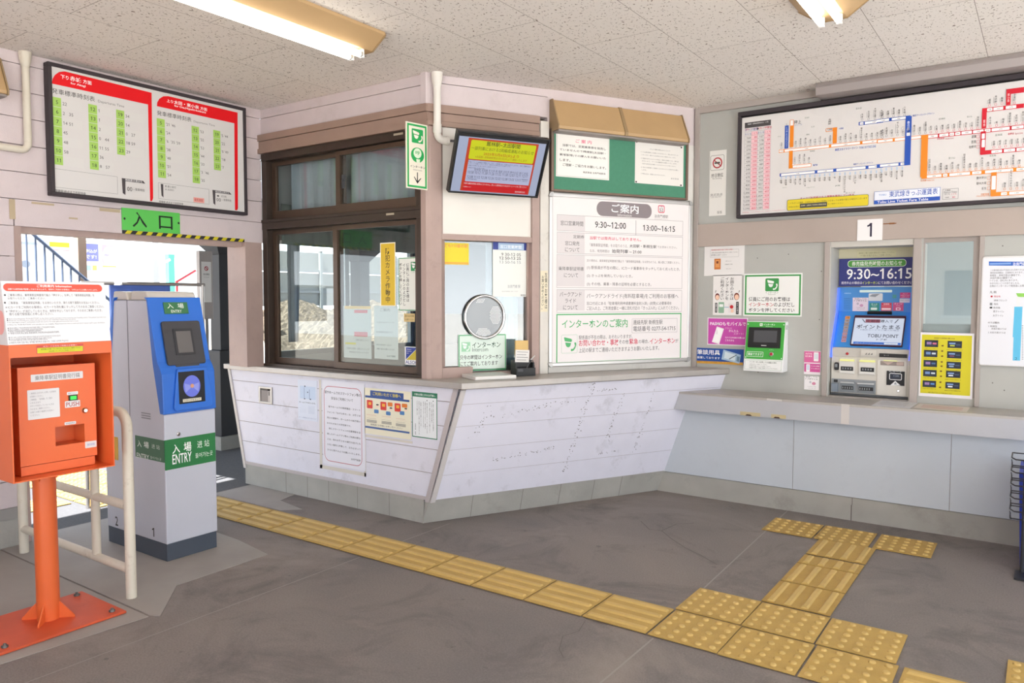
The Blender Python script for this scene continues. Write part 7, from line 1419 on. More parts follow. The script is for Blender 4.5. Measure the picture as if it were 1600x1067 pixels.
# ---------------------------------------------------------------- ticket machine
YM = 5.58
sign('sales_hours_board', 'hours_board', FR((0, YM, 0), (1, 0, 0)), .02, '343a7e', 'navy sales hours board in the recess above the ticket machine', 'sign', thick=.02)
sign('reset_notice', 'reset_notice', FR((0, YM, 0), (1, 0, 0)), .0085, 'dcd8b0', 'small cream strip of text above the navy sales hours board', 'label', thick=.001)
t = thing('ticket_machine', (-.93, 5.40, .761), 'blue and grey ticket vending machine with lit touch screen in the wall recess', 'ticket machine')
TXM = FR((0, 0, 0), (0, 1, 0)) # local x = world y, local y = world z, extruded along world x
def mz(g, name, world=True, bevel=0.0): return g.build(name, t, None, bevel, world=True)
g = G(); PR = [(5.92, .762), (5.40, .762), (5.402, 1.014), (5.418, 1.076), (5.578, 1.31), (5.578, 1.478), (5.92, 1.478)]
g.prism(PR, -1.168, -.700, MACHW, TXM); mz(g, 'housing')
F_M1 = FR((0, 5.578, 0), (1, 0, 0)); F_M2 = FR((0, 5.418, 1.076), (1, 0, 0), (0, .16, .234)); F_M3 = FR((0, 5.401, 0), (1, 0, 0))
x0, y0, W_, H_, it = PRINT['machine_upper']
sign('upper_panel', 'machine_upper', F_M1, .006, '4a8fd0', 'blue upper panel with coloured selection labels', None, parent=t, thick=.005)
g = G(); g.box((-1.166, .0, .0005), (-.703, .283, .004), MACHB, F_M2); g.box((-.983, .262, .004), (-.835, .279, .018), BLACK, F_M2); mz(g, 'slope_panel')
g = G(); g.prism(rrect(-1.058, .012, -.748, .246, .004), .004, .016, mat('screen_bezel_maroon', '4a2430', .35), F_M2); mz(g, 'screen_bezel')
sign('touch_screen', 'machine_screen', F_M2, .018, 'dbe4f6', 'lit white touch screen', None, parent=t, thick=.002, emit=.36)
g = G()
for k, (tx, c) in enumerate((('1枚', 'f0a050'), ('2枚', 'b9a99a'), ('3枚', 'b9a99a'), ('4枚', 'b9a99a'), ('おとな', 'b9a0a0'), ('こども', 'c9a0a0'), ('領収書', 'c99aa0'), ('取消', 'd0a0a8'))):
    y = .222-k*.0262; g.box((-1.118, y, .004), (-1.088, y+.022, .007), ink(c), F_M2)
    h_ = G(); q = [('t', tx, -1.114, y+.006, -1.092, y+.016, '5a2a2a', 0)]; d_ = G(); draw(d_, q, ink, .0074); g.add(d_.v, d_.f, ink('5a2a2a'), F_M2)
mz(g, 'side_keys')
BL_ = glow('led_blue', '3f5cff', 1.1)
for xs in (-1.171, -.697):
    pts = [Vector((xs, 5.572, 1.470)), Vector((xs, 5.560, 1.40)), Vector((xs, 5.535, 1.30)), Vector((xs, 5.47, 1.19)), Vector((xs, 5.41, 1.085)), Vector((xs, 5.393, 1.01))]
    g = G(); g.tube(pts, .0085, BL_, n=10); mz(g, 'led_strip')
g = G(); g.box((-1.164, 1.016, .0), (-.703, 1.074, .006), mat('machine_band_grey', 'c4c0b8', .4), F_M3); g.lathe([(.009, .006), (.009, .009), (.006, .010)], mat('red_button', 'b5202a', .3), F_M3 @ Matrix.Translation((-1.070, 1.037, 0)), 16); g.box((-.984, 1.030, .006), (-.897, 1.068, .016), MACHW, F_M3); draw_ = G(); draw(draw_, [('t', '◢◢◢', -.962, 1.036, -.915, 1.050, '7a7a76', 0)], ink, .0165); g.add(draw_.v, draw_.f, ink('7a7a76'), F_M3); mz(g, 'control_band')
g = G(); g.box((-.876, 1.024, .006), (-.714, 1.048, .012), BLACK, F_M3); q = G(); draw(q, [('t', 'カード', -.85, 1.032, -.82, 1.040, 'b9b9b9', 0)], ink, .0122); g.add(q.v, q.f, ink('b9b9b9'), F_M3); mz(g, 'card_slot')
LEDY = glow('led_yellow', 'f4f29a', .4)
DKS = mat('machine_dark_slot', '2a2b2e', .4); MG = mat('machine_mid_grey', '8f9498', .4); ML = mat('machine_light_lip', 'd9d7d2', .35)
for x0, x1, nm in ((-1.117, -1.024, 'coin_unit'), (-.995, -.898, 'note_unit')):
    g = G(); g.box((x0, .905, .0), (x1, .986, .010), ML, F_M3); g.box((x0+.010, .925, .010), (x1-.006, .952, .012), DKS, F_M3); g.box((x0+.008, .912, .010), (x1-.006, .922, .020), mat('machine_bright_lip', 'e9e8e4', .3), F_M3)
    for k in range(4): g.box((x0+.02+k*.016, .934, .012), (x0+.028+k*.016, .945, .013), MG, F_M3)
    o = mz(g, nm, bevel=.002)
    g = G(); g.box((x0+.003, .988, .002), (x1-.002, .999, .012), LEDY, F_M3); mz(g, 'guide_lamp')
g = G(); g.prism(rrect(-1.148, .925, -1.120, .977, .01), .0, .012, DKS, F_M3); g.box((-1.142, .945, .012), (-1.128, .966, .020), MG, F_M3); mz(g, 'return_lever')
g = G(); g.box((-1.164, .779, .0), (-.893, .868, .004), MG, F_M3); g.box((-1.160, .782, .004), (-1.120, .838, .03), mat('machine_blue_grey', '7a8592', .4), F_M3); g.box((-1.150, .845, .004), (-1.125, .862, .008), DKS, F_M3)
for a, b in ((-1.105, -1.020), (-1.0, -.90)):
    g.box((a, .788, .004), (b, .852, .012), mat('tray_frame', '7d848a', .4), F_M3); g.box((a+.008, .800, .012), (b-.006, .824, .014), DKS, F_M3); g.box((a, .842, .012), (b, .852, .026), mat('tray_flap', 'b9bcbe', .3, .3), F_M3)
    for k in range(5): g.box((a+.012+k*.014, .805, .014), (a+.018+k*.014, .818, .016), MG, F_M3)
mz(g, 'change_tray', bevel=.001)
g = G(); g.prism(rrect(-.886, .778, -.716, 1.006, .012), .0, .007, mat('service_door_grey', 'd4d1ca', .4), F_M3); g.lathe([(.008, .007), (.008, .011), (.005, .012)], CHROME, F_M3 @ Matrix.Translation((-.760, .812, 0)), 16)
g.box((-.868, .972, .007), (-.731, .999, .009), mat('smoky_plate', '8a7f7a', .3, .3), F_M3); q = G(); draw(q, [('p', [(-.858, .996), (-.79, .996), (-.824, .976)], 'b9a49c'), ('rr', -.775, .976, -.735, .996, '6f6a6a', .003)], ink, .0092); [g.add(q.v, q.f, ink('b9a49c'), F_M3)]
g.box((-.85, 1.000, .007), (-.77, 1.005, .010), LEDY, F_M3); mz(g, 'service_door')
sign('card_reader', 'ic_reader', F_M3, .0125, '1c1e22', 'black card reader with a white outlined window', None, parent=t, thick=.005)
g = G(); g.box((-1.168, .762, .0), (-.703, .776, .003), mat('kick_gap', '55585c', .5), F_M3); mz(g, 'base_rail')
# sheets lying on the shelf, tapes on its apron
def sheet(name, pts, z, m, label, cat, lines=()):
    g = G(); g.add([(p[0], p[1], z) for p in pts]+[(p[0], p[1], z+.0012) for p in pts], [(3, 2, 1, 0), (4, 5, 6, 7), (0, 1, 5, 4), (1, 2, 6, 5), (2, 3, 7, 6), (3, 0, 4, 7)], m)
    for q, c in lines: g.add([(p[0], p[1], z+.0016) for p in q], [(0, 1, 2, 3)], ink(c))
    return tag(g.build(name), label, cat)
sheet('shelf_notice', [(-.855, 5.035), (-.645, 5.04), (-.64, 5.34), (-.85, 5.335)], .7508, mat('paper_grey', 'd3d3d8', .5), 'grey-white notice sheet on the shelf in front of the ticket machine', 'sheet', [([(-.83, 5.10+.045*k), (-.68, 5.10+.045*k), (-.68, 5.115+.045*k), (-.83, 5.115+.045*k)], 'b4b4bc') for k in range(5)])
sheet('shelf_label', [(-.63, 5.09), (-.36, 5.06), (-.355, 5.28), (-.625, 5.31)], .7508, mat('paper_pinkish', 'd9cfca', .5), 'worn pink-lettered label on the shelf below the yellow poster', 'label', [([(-.60, 5.12+.04*k), (-.385, 5.10+.04*k), (-.385, 5.118+.04*k), (-.60, 5.138+.04*k)], 'c99a98') for k in range(4)])
for (x0, x1, lb) in ((-1.652, -1.518, 'tan tape with a dark notch on the shelf apron, the longer one'), (-1.448, -1.354, 'tan tape with a dark notch on the shelf apron, the shorter one')):
    g = G(); g.box((x0, .625, .1105), (x1, .649, .1125), mat('tan_tape', 'c4b48c', .5), F_LOW); m_ = (x0+x1)/2-.01; g.prism([(m_-.022, .6245), (m_+.022, .6245), (m_+.012, .634), (m_-.012, .634)], .1125, .1135, mat('notch_dark', '4a2a20', .8), F_LOW)
    tag(g.build('apron_tape'), lb, 'tape')
g = G(); g.box((-1.022, .626, .1105), (-.975, .75, .112), mat('old_white_tape', 'cfcac6', .5), F_LOW); tag(g.build('white_tape'), 'upright strip of white tape across the shelf apron', 'tape')
g = G(); g.box((-1.478, .737, .1105), (-1.382, .749, .1118), mat('old_white_tape'), F_LOW); tag(g.build('tape_scrap'), 'small white tape scrap at the shelf edge', 'tape')
g = G(); g.box((-.865, 1.868, .0225), (-.79, 1.874, .0235), mat('rust_scar', '8a5a34', .9), F_RIGHT); g.box((-.83, 1.866, .0225), (-.80, 1.876, .0238), mat('rust_scar'), F_RIGHT); tag(g.build('paint_scar'), 'rusty paint scar on the beam beside the number 1 plate', 'scar')
# little screw holes and dents on the ticket wall
g = G()
for (x, z) in ((-1.93, 1.70), (-1.66, 1.68), (-1.45, 1.70), (-1.235, 1.58), (-1.24, 1.26), (-.225, 1.71), (-.25, .90), (-.19, .86), (-.66, 1.06), (-.66, .99), (-1.64, .885)):
    g.lathe([(.0035, .0), (.0035, .0012)], DK, F_RIGHT @ Matrix.Translation((x, z, .0)), 8)
o = g.build('screw_holes'); o['kind'] = 'structure'

# ---------------------------------------------------------------- ticket gate
t = thing('ticket_gate', (-4.06, 2.363, .003), 'blue and grey ticket gate post with entry band and card reader', 'ticket gate')
def gb(g, name, bevel=0.0, parent=None): return g.build(name, parent or t, None, bevel, world=True)
Y0, Y1 = 2.213, 2.515
g = G(); g.box((-4.372, Y0+.004, .004), (-3.775, Y1-.004, .096), GATED); gb(g, 'kick_plate')
g = G()
TG = FR((0, 0, 0), (1, 0, 0))       # local x = world x, y = world z, extruded along -world y
body = [(-4.375, .096), (-3.768, .096), (-3.768, .785), (-3.80, .80), (-3.815, 1.05), (-3.905, 1.385), (-4.24, 1.385), (-4.33, 1.05), (-4.345, .80), (-4.375, .785)]
g.prism(body, -Y1, -Y0, GATEW, TG); gb(g, 'body', .006)
g = G(); g.box((-4.104, Y0-.001, .10), (-4.098, Y0+.001, 1.385), mat('split_line', '7d818c', .5)); gb(g, 'split_seam')
def blue_head(sgn, name):
    g = G(); c = -4.07
    X = lambda x: x if sgn > 0 else 2*c-x
    prof = [(-3.80, .788), (-3.764, .788), (-3.772, 1.0), (-3.788, 1.03), (-3.812, 1.06), (-3.895, 1.402), (-3.93, 1.402), (-3.905, 1.385), (-3.86, 1.05)]
    g.prism([(X(a), b) for a, b in prof], -Y1-.004, -Y0+.004, GATEB, TG); return gb(g, name, .005)
hd = blue_head(1, 'front_cover'); blue_head(-1, 'rear_cover')
SLP = Vector((-.083, 0, .342)).normalized(); F_G1 = FR((-3.811, 0, 1.062), (0, 1, 0), SLP); F_G0 = FR((-3.764, 0, .788), (0, 1, 0), Vector((-.008, 0, .212)).normalized())
g = G(); g.prism(rrect(2.258, -.025, 2.480, .215, .012), .0, .016, DKGREY, F_G1); g.prism([(2.30, -.05), (2.44, -.05), (2.44, -.01), (2.30, -.01)], .0, .014, DKGREY, F_G1); gb(g, 'display_bezel', .004)
g = G(); g.prism(rrect(2.312, .028, 2.424, .172, .003), .016, .020, mat('bezel_inner', '3a3a3e', .4), F_G1); g.box((2.326, .040, .020), (2.412, .158, .0208), mat('display_grey', '6f6c6b', .3), F_G1); gb(g, 'display')
g = G(); g.box((2.292, .258, .0), (2.432, .322, .003), mat('entry_plate_green', '3f7a52', .4), F_G1); q = G(); draw(q, [('t', '入', 2.312, .288, 2.348, .316, 'eef4ee', 1), ('t', '場', 2.372, .288, 2.408, .316, 'eef4ee', 1), ('t', 'ENTRY', 2.330, .264, 2.392, .280, 'eef4ee', 1)], ink, .0032); g.add(q.v, q.f, ink('eef4ee'), F_G1); gb(g, 'entry_plate')
g = G(); pf = [(2.262, .03), (2.275, .012), (2.48, .012), (2.494, .03), (2.494, .06), (2.46, .235), (2.29, .235)]; g.prism([(p[0], p[1]) for p in pf], .0, .014, GATEB, F_G0); gb(g, 'reader_pad', .004)
g = G(); g.box((2.292, .048, .014), (2.444, .218, .0155), mat('reader_black', '242427', .3), F_G0); gb(g, 'reader_plate')
g = G(); q = G(); draw(q, [('e', 2.318, .080, 2.418, .196, '8f98f0'), ('e', 2.322, .084, 2.414, .192, '7a86f4')], lambda h: glow('reader_'+h, h, .3), .0158); g.add(q.v, q.f, glow('reader_7a86f4', '7a86f4', .3), F_G0)
q = G(); draw(q, [('p', [(2.33, .105), (2.362, .13), (2.355, .145), (2.325, .155)], '9aa4ff'), ('p', [(2.405, .105), (2.374, .13), (2.38, .145), (2.411, .155)], '9aa4ff')], ink, .016); g.add(q.v, q.f, glow('reader_9aa4ff', 'a4acff', .3), F_G0)
q = G(); draw(q, [('e', 2.358, .128, 2.380, .150, 'd9a080'), ('rr', 2.363, .133, 2.376, .146, '7a4a4a', .002)], ink, .0164); g.add(q.v, q.f, ink('d9a080'), F_G0); gb(g, 'reader_ring')
g = G(); g.box((2.312, .056, .0156), (2.420, .072, .0162), mat('reader_label', 'd9d4c0', .5), F_G0); q = G(); draw(q, [('t', 'ICカードをタッチ', 2.318, .059, 2.414, .069, '4a4a3a', 0)], ink, .0166); g.add(q.v, q.f, ink('4a4a3a'), F_G0); gb(g, 'reader_label')
CAPM = mat('clear_cap', 'cfcac2', .25)
for x0, x1 in ((-4.085, -3.905), (-4.27, -4.11)):
    g = G(); g.prism([(x0, 1.386), (x1, 1.386), (x1-.02, 1.432), (x0+.012, 1.436)], -Y1+.01, -Y0-.01, CAPM, TG); gb(g, 'signal_cap', .008, )
GG = 'f'
sign('entry_band', 'gate_front_band', FR((-3.768, 0, 0), (0, 1, 0)), .0022, '2c7a44', 'green entry band on the front', None, parent=t, thick=.0018)
sign('entry_band', 'gate_side_band', FR((0, Y0, 0), (1, 0, 0)), .0022, '456f55', 'dull green entry band on the side', None, parent=t, thick=.0018)
g = G(); g.box((-4.377, Y0-.0022, .49), (-4.235, Y0-.0005, .62), mat('exit_band_yellow', 'd9a92e', .5)); gb(g, 'exit_band')
g = G(); g.lathe([(.011, 0), (.011, .004), (.006, .006)], CHROME, FR((-3.768, 2.292, .676), (0, 1, 0)), 20); gb(g, 'lock')
g = G()
for k in range(3): g.box((-3.985, Y0-.0012, .778-.013*k), (-3.895, Y0+.001, .784-.013*k), mat('vent_dark', '8a8e98', .5))
gb(g, 'vent')
g = G(); q = G(); draw(q, [('t', '1', -3.908, .118, -3.888, .166, '222222', 1), ('t', '2', -4.288, .112, -4.258, .165, '222222', 1)], ink, .0006); g.add(q.v, q.f, ink('222222'), FR((0, Y0, 0), (1, 0, 0))); gb(g, 'number_marks')

# ---------------------------------------------------------------- orange certificate box on its post
t = thing('certificate_box', (-3.5, 1.507, .003), 'orange boarding certificate machine on an orange post with a notice on top', 'ticket issuing box')
OB = lambda g, name, bevel=0.0, M=None: g.build(name, t, M, bevel, world=True)
g = G(); g.box((-3.70, 1.235, .0035), (-3.302, 1.742, .014), ORANGED); OB(g, 'base_plate', .002)
for (x, y) in ((-3.66, 1.70), (-3.345, 1.70), (-3.345, 1.275), (-3.66, 1.275)):
    g = G(); g.lathe([(.013, 0), (.013, .008), (.006, .010), (.006, .016), (.001, .017)], mat('bolt_grey', '6f6a68', .4, .6), Matrix.Translation((x, y, .014)), 6); OB(g, 'bolt')
g = G(); g.tube([(-3.5, 1.507, .014), (-3.5, 1.507, .672)], .0445, ORANGE, n=28); OB(g, 'post')
for a in range(4):
    T = Matrix.Translation((-3.5, 1.507, .014)) @ Matrix.Rotation(R(90*a+45), 4, 'Z') @ FR((0, 0, 0), (1, 0, 0))
    g = G(); g.prism([(.03, 0), (.105, 0), (.105, .008), (.044, .075), (.03, .075)], -.003, .003, ORANGE, T); OB(g, 'gusset')
    T2 = Matrix.Translation((-3.5, 1.507, .672)) @ Matrix.Rotation(R(90*a+45), 4, 'Z') @ FR((0, 0, 0), (1, 0, 0))
    g = G(); g.prism([(.03, 0), (.085, 0), (.085, -.006), (.044, -.05), (.03, -.05)], -.003, .003, ORANGE, T2); OB(g, 'gusset')
g = G(); HX0, HX1, HY0, HY1, HZ0, HZ1 = -3.62, -3.29, 1.305, 1.703, .672, 1.215; th = .005
g.box((HX0, HY0, HZ0), (HX1, HY1, HZ0+th), ORANGE); g.box((HX0, HY0, HZ0+th), (HX1, HY0+th, HZ1), ORANGE); g.box((HX0, HY1-th, HZ0+th), (HX1, HY1, HZ1), ORANGE); g.box((HX0, HY0+th, HZ0+th), (HX0+th, HY1-th, HZ1), ORANGE)
g.box((HX0, HY0+th, HZ1-th), (HX1, HY1-th, HZ1), ORANGE); g.box((HX1-th, HY0+th, 1.165), (HX1, HY1-th, HZ1-th), ORANGE)
OB(g, 'hood')
F_BX = FR((-3.29, 0, 0), (0, 1, 0)); F_IN = FR((-3.36, 0, 0), (0, 1, 0))
g = G(); g.box((1.405, 1.176, .0003), (1.585, 1.209, .0012), mat('label_red', 'c9504a', .5), F_BX); g.box((1.407, 1.178, .0012), (1.583, 1.199, .0016), mat('label_yellow', 'c9c92e', .5), F_BX)
q = G(); draw(q, [('t', 'ICカードのみをご利用のお客様へ', 1.43, 1.2015, 1.56, 1.2075, 'f2dcd8', 0)], ink, .0018); g.add(q.v, q.f, ink('f2dcd8'), F_BX); q = G(); draw(q, [('t', '証明書は必要ございません。そのままご乗車ください', 1.42, 1.190, 1.575, 1.1965, '5a5a20', 0), ('t', '改札機にタッチしてご利用ください', 1.45, 1.181, 1.55, 1.187, '5a5a20', 0)], ink, .0018); g.add(q.v, q.f, ink('5a5a20'), F_BX); OB(g, 'hood_label')
g = G()      # machine inside the hood, front plate with an opening
y0, y1, z0, z1 = 1.361, 1.664, .719, 1.119; oy0, oy1, oz0, oz1 = 1.496, 1.614, .783, .862
for q in ((y0, z0, oy0, z1), (oy1, z0, y1, z1), (oy0, oz1, oy1, z1), (oy0, z0, oy1, oz0)): g.box((q[0], q[1], -.012), (q[2], q[3], 0), ORANGE, F_IN)
g.box((y0+.003, z0-.04, -.012), (y1-.012, z0-.003, -.004), ORANGE, F_IN)
g.box((y0+.004, z0, -.20), (y1-.004, z1-.004, -.19), ORANGE, F_IN); g.box((y0+.004, z0-.04, -.19), (y0+.008, z1-.004, -.012), ORANGE, F_IN); g.box((y1-.008, z0-.04, -.19), (y1-.004, z1-.004, -.012), ORANGE, F_IN); g.box((y0+.008, z1-.008, -.19), (y1-.008, z1-.004, -.012), ORANGE, F_IN)
OB(g, 'front_plate')
g = G(); g.box((oy0-.004, oz0-.006, -.10), (oy1+.004, oz0-.002, -.012), ORANGE, F_IN); g.box((oy0-.006, oz0-.004, -.10), (oy0-.002, oz1+.004, -.012), ORANGE, F_IN); g.box((oy1+.002, oz0-.004, -.10), (oy1+.006, oz1+.004, -.012), ORANGE, F_IN); g.box((oy0-.004, oz0-.004, -.104), (oy1+.004, oz1+.004, -.10), ORANGE, F_IN); OB(g, 'outlet')
def lab(name, a, b, m, items, label=None, cols=None, th=.002):
    g = G(); g.prism(rrect(a[0], a[1], b[0], b[1], .003), .0003, th, m, F_IN)
    for itm in items:
        q = G(); draw(q, [itm], ink, th+.0003); c = itm[6] if itm[0] in ('t', 'v') else itm[5]; g.add(q.v, q.f, ink(c), F_IN)
    o = OB(g, name)
    if label: o['label'] = label
    return o
LW = mat('label_silver', 'dcdcdc', .4)
lab('name_plate', (1.409, 1.058), (1.613, 1.088), LW, [('t', '乗降車駅証明書発行機', 1.424, 1.063, 1.600, 1.083, '8a8a8a', 1)], 'white name plate')
lab('instruction_plate', (1.394, .905), (1.516, 1.026), LW, [('t', tx, 1.403, 1.008-.0128*i, 1.403+w, 1.016-.0128*i, '8a8a90', 0) for i, (tx, w) in enumerate((('ご乗車前に必ずボタンを押して証明書を', .100), ('お受取りください。', .050), ('ご乗車後、「証明書」をご提示', .085), ('いただきます', .04), ('ボタンが点灯していないときは', .09), ('そのままご乗車ください。', .075), ('お降りの駅で運賃をお支払い', .09), ('ください。', .035)))], 'white instruction plate')
lab('button_caption', (1.546, .991), (1.591, 1.004), LW, [('t', '発券できます', 1.550, .994, 1.586, 1.001, '6a6a6a', 0)])
g = G(); g.box((1.552, .967, .0003), (1.586, .990, .006), BLACK, F_IN); g.box((1.557, .971, .006), (1.581, .986, .009), glow('button_green', '3ee85a', .5), F_IN); OB(g, 'push_button')['label'] = 'lit green push button'
lab('push_plate', (1.537, .938), (1.598, .966), LW, [('t', 'PUSH', 1.541, .942, 1.594, .961, 'b04a4a', 1)], 'PUSH plate')
lab('outlet_caption', (1.533, .866), (1.579, .878), LW, [('t', '証明書受取口', 1.538, .869, 1.574, .875, '6a6a6a', 0)])
lab('maker_label', (1.614, .755), (1.661, .783), LW, [('t', '東武鉄道', 1.622, .764, 1.653, .774, '7a80c0', 0)])
g = G(); g.lathe([(.012, .0), (.012, .006), (.007, .008), (.007, .012)], CHROME, F_IN @ Matrix.Translation((1.616, .919, 0)), 20); OB(g, 'lock')
UPB = Vector((-.045, 0, .248)).normalized(); F_NB = FR((-3.29, 0, 1.215), (0, 1, 0), UPB)
x0_, y0_, W_, H_, it = PRINT['box_notice']
PRINT['box_notice'] = (1.303, .001, .397, .252, [tuple(i) for i in it])
def shift(items, dx, dy):
    out = []
    for i in items:
        i = list(i)
        if i[0] in ('r', 'rr', 'o', 'e', 'ring', 'icon'): i[1] += dx; i[3] += dx; i[2] += dy; i[4] += dy
        elif i[0] in ('t', 'v'): i[2] += dx; i[4] += dx; i[3] += dy; i[5] += dy
        elif i[0] == 'n': i[2] += dx; i[3] += dy
        elif i[0] == 'p': i[1] = [(p[0]+dx, p[1]+dy) for p in i[1]]
        out.append(tuple(i))
    return out
PRINT['box_notice'] = (1.303, .001, .397, .252, shift(it, x0_-1.303, y0_-.001))
sign('notice_panel', 'box_notice', F_NB, .003, 'e4e4e6', 'white printed notice panel', None, parent=t, thick=.003)
g = G(); T = FR((0, 1.305, 0), (1, 0, 0)); g.prism([(-3.60, 1.215), (-3.292, 1.215), (-3.335, 1.465), (-3.36, 1.465)], -.0, .003, mat('notice_side', 'd9d4d4', .5), T)
q = G(); draw(q, [('rr', -3.40, 1.255, -3.313, 1.35, 'e8a09a', .03), ('t', '案内', -3.385, 1.28, -3.33, 1.32, 'f4e8e6', 1)], ink, .0034); g.add(q.v, q.f, ink('e8a09a'), T); OB(g, 'side_panel')

# ---------------------------------------------------------------- white pipe barrier
t = thing('pipe_barrier', (-4.0, 1.85, .003), 'rust-flecked white pipe barrier behind the orange box', 'barrier')
PB = lambda g, n: g.build(n, t, None, world=True)
g = G(); g.tube([(-3.458, 1.85, .003), (-3.458, 1.85, .80)]+[(-3.458-.07*(1-math.cos(R(a))), 1.85, .80+.07*math.sin(R(a))) for a in (15, 30, 45, 60, 75, 90)]+[(-4.49, 1.85, .87)]+[(-4.49-.07*math.sin(R(a)), 1.85, .80+.07*math.cos(R(a))) for a in (15, 30, 45, 60, 75, 90)]+[(-4.56, 1.85, .003)], .0235, CREAMP, n=16); PB(g, 'frame_pipe')
g = G(); g.tube([(-3.475, 1.85, .135), (-4.55, 1.85, .135)], .0205, CREAMP, n=16); PB(g, 'lower_rail')
g = G(); g.tube([(-3.475, 1.85, .435), (-4.55, 1.85, .435)], .0205, CREAMP, n=16); PB(g, 'middle_rail')
g = G(); g.tube([(-3.768, 1.85, .15), (-3.768, 1.85, .86)], .0205, CREAMP, n=16); PB(g, 'upright')

# ---------------------------------------------------------------- brochure stand at the right edge
t = thing('blue_bin', (.12, 4.80, .003), 'blue bin behind the wire rack at the right picture edge', 'bin')
g = G(); g.loft([[(-.070+.0, 4.66, .02), (.32, 4.66, .02), (.32, 5.0, .02), (-.070, 5.0, .02)], [(-.088, 4.645, .51), (.335, 4.645, .51), (.335, 5.02, .51), (-.088, 5.02, .51)]], mat('blue_plastic', '2a3fae', .4), None, False); g.build('body', t, None, .008, world=True)
g = G(); g.box((-.06, 4.67, .003), (.31, 4.99, .02), BLACK); g.build('base', t, None, world=True)
t = thing('wire_rack', (.0, 4.57, .003), 'dark wire leaflet rack standing at the right picture edge', 'wire rack')
g = G(); WR = mat('dark_wire', '4a4a4e', .35, .7)
g.tube([(-.06, 4.62, .003), (-.06, 4.62, .66)], .009, WR); g.build('pole', t, None, world=True)
g = G(); g.box((-.09, 4.50, .003), (.20, 4.64, .012), WR); g.build('base', t, None, world=True)
for k in range(5):
    z = .62-.065*k; g = G()
    g.tube([(-.118+.0*k, 4.61, z), (-.118, 4.53, z-.012), (-.10, 4.50, z-.015), (.22, 4.50, z-.015)], .0035, WR, n=6); g.tube([(-.118, 4.61, z-.05), (-.118, 4.53, z-.058), (.22, 4.50, z-.06)], .003, WR, n=6)
    for j in range(7): g.tube([(-.118+.05*j, 4.502, z-.015), (-.112+.05*j, 4.51, z-.058)], .002, WR, n=5)
    g.tube([(-.118, 4.61, z), (.22, 4.61, z)], .0035, WR, n=6); g.build('wire_basket', t, None, world=True)

# ---------------------------------------------------------------- outside: platform side and street side
g = G(); g.box((-9.6, -8, -.10), (-4.86, 16, -.004), ASPH); g.box((-40, -20, -.6), (-9.6, 40, -.5), mat('track_bed', 'b4aa9c', .9, var=.2, scale=8)); struct(g, 'platform_floor')
g = G(); GR = mat('street_concrete', 'd2cec8', .8, var=.08, scale=2)
g.box((2.6, -40, -.2), (60, 40, -.012), GR); g.box((-9, -40, -.2), (2.6, -1.6, -.012), GR); struct(g, 'street_ground')
for i, (x, y) in enumerate(((-5.30, 2.68), (-5.30, 2.98), (-5.61, 2.68), (-5.61, 2.98), (-5.92, 2.68), (-5.92, 2.98), (-6.23, 2.98), (-6.23, 2.68))):
    o = block('dot', x, y, 'sunlit dotted block on the platform beyond the barrier', 'platform warning blocks', .295); o.location.z = .0
for i, (x, y) in enumerate(((-5.55, 2.34), (-5.55, 2.03))):
    o = block('bar', x, y, 'sunlit ridged block on the platform beyond the barrier', 'platform ridged blocks', .302, R(90)); o.location.z = .0
def column(x, y, label):
    t = thing('canopy_column', (x, y, 0), label, 'column', 'platform canopy columns')
    g = G(); g.box((-.13, -.13, -.003), (.13, .13, .12), CONC); g.build('footing', t)
    g = G(); g.box((-.105, -.105, .12), (.105, .105, .915), BLKCOL); g.build('sleeve', t, None, .006)
    g = G(); g.box((-.075, -.075, .915), (.075, .075, 1.80), BLKCOL); g.loft([[(-.075, -.075, 1.80), (.075, -.075, 1.80), (.075, .075, 1.80), (-.075, .075, 1.80)], [(-.165, -.165, 1.915), (.165, -.165, 1.915), (.165, .165, 1.915), (-.165, .165, 1.915)], [(-.165, -.165, 1.95), (.165, -.165, 1.95), (.165, .165, 1.95), (-.165, .165, 1.95)]], BLKCOL, None, False); g.build('shaft', t, None, .004)
    return t
column(-6.30, 4.30, 'dark canopy column with flared head seen through the gate opening'); column(-6.30, 6.05, 'dark canopy column with flared head seen through the booth window')
g = G(); g.box((-6.50, 3.9, 1.955), (-6.10, 6.6, 2.10), mat('beam_brown', '8a7468', .6)); tag(g.build('canopy_beam'), 'brown beam resting on the dark platform columns', 'beam')
t = thing('notice_cabinet', (-6.16, 4.165, 1.15), 'grey metal notice cabinet with no smoking mark in front of the dark column', 'cabinet')
g = G(); g.box((-6.185, 4.03, -.004), (-6.155, 4.06, 1.21), STEEL); g.build('post', t, None, world=True)
g = G(); g.box((-6.195, 3.975, 1.21), (-6.145, 4.105, 1.815), mat('cabinet_grey', 'b4aca8', .5, .2)); g.build('body', t, None, .004, world=True)
FC = FR((-6.145, 0, 0), (0, 1, 0)); g = G(); g.box((3.992, 1.36, .0005), (4.088, 1.72, .002), WHITE, FC)
for items in ([('ring', 4.02, 1.64, 4.06, 1.68, 'b5333a', .007)], [('p', [(4.024, 1.672), (4.030, 1.677), (4.056, 1.650), (4.050, 1.645)], 'b5333a')], [('t', '終日禁煙', 4.01, 1.60, 4.07, 1.617, '555555', 1)], [('t', 'No Smoking', 4.015, 1.578, 4.065, 1.588, '888888', 0)]):
    q = G(); it0 = items[0]; draw(q, items, ink, .0026 if it0[0] != 'p' else .003); g.add(q.v, q.f, ink(it0[6] if it0[0] == 't' else it0[5] if it0[0] == 'ring' else it0[2]), FC)
g.build('no_smoking_card', t, None, world=True)
g = G(); g.box((-7.6, 2.5, 2.10), (-4.97, 9.0, 2.16), mat('canopy_sheet', '8d8f92', .6)); o = g.build('platform_canopy'); o['kind'] = 'structure'
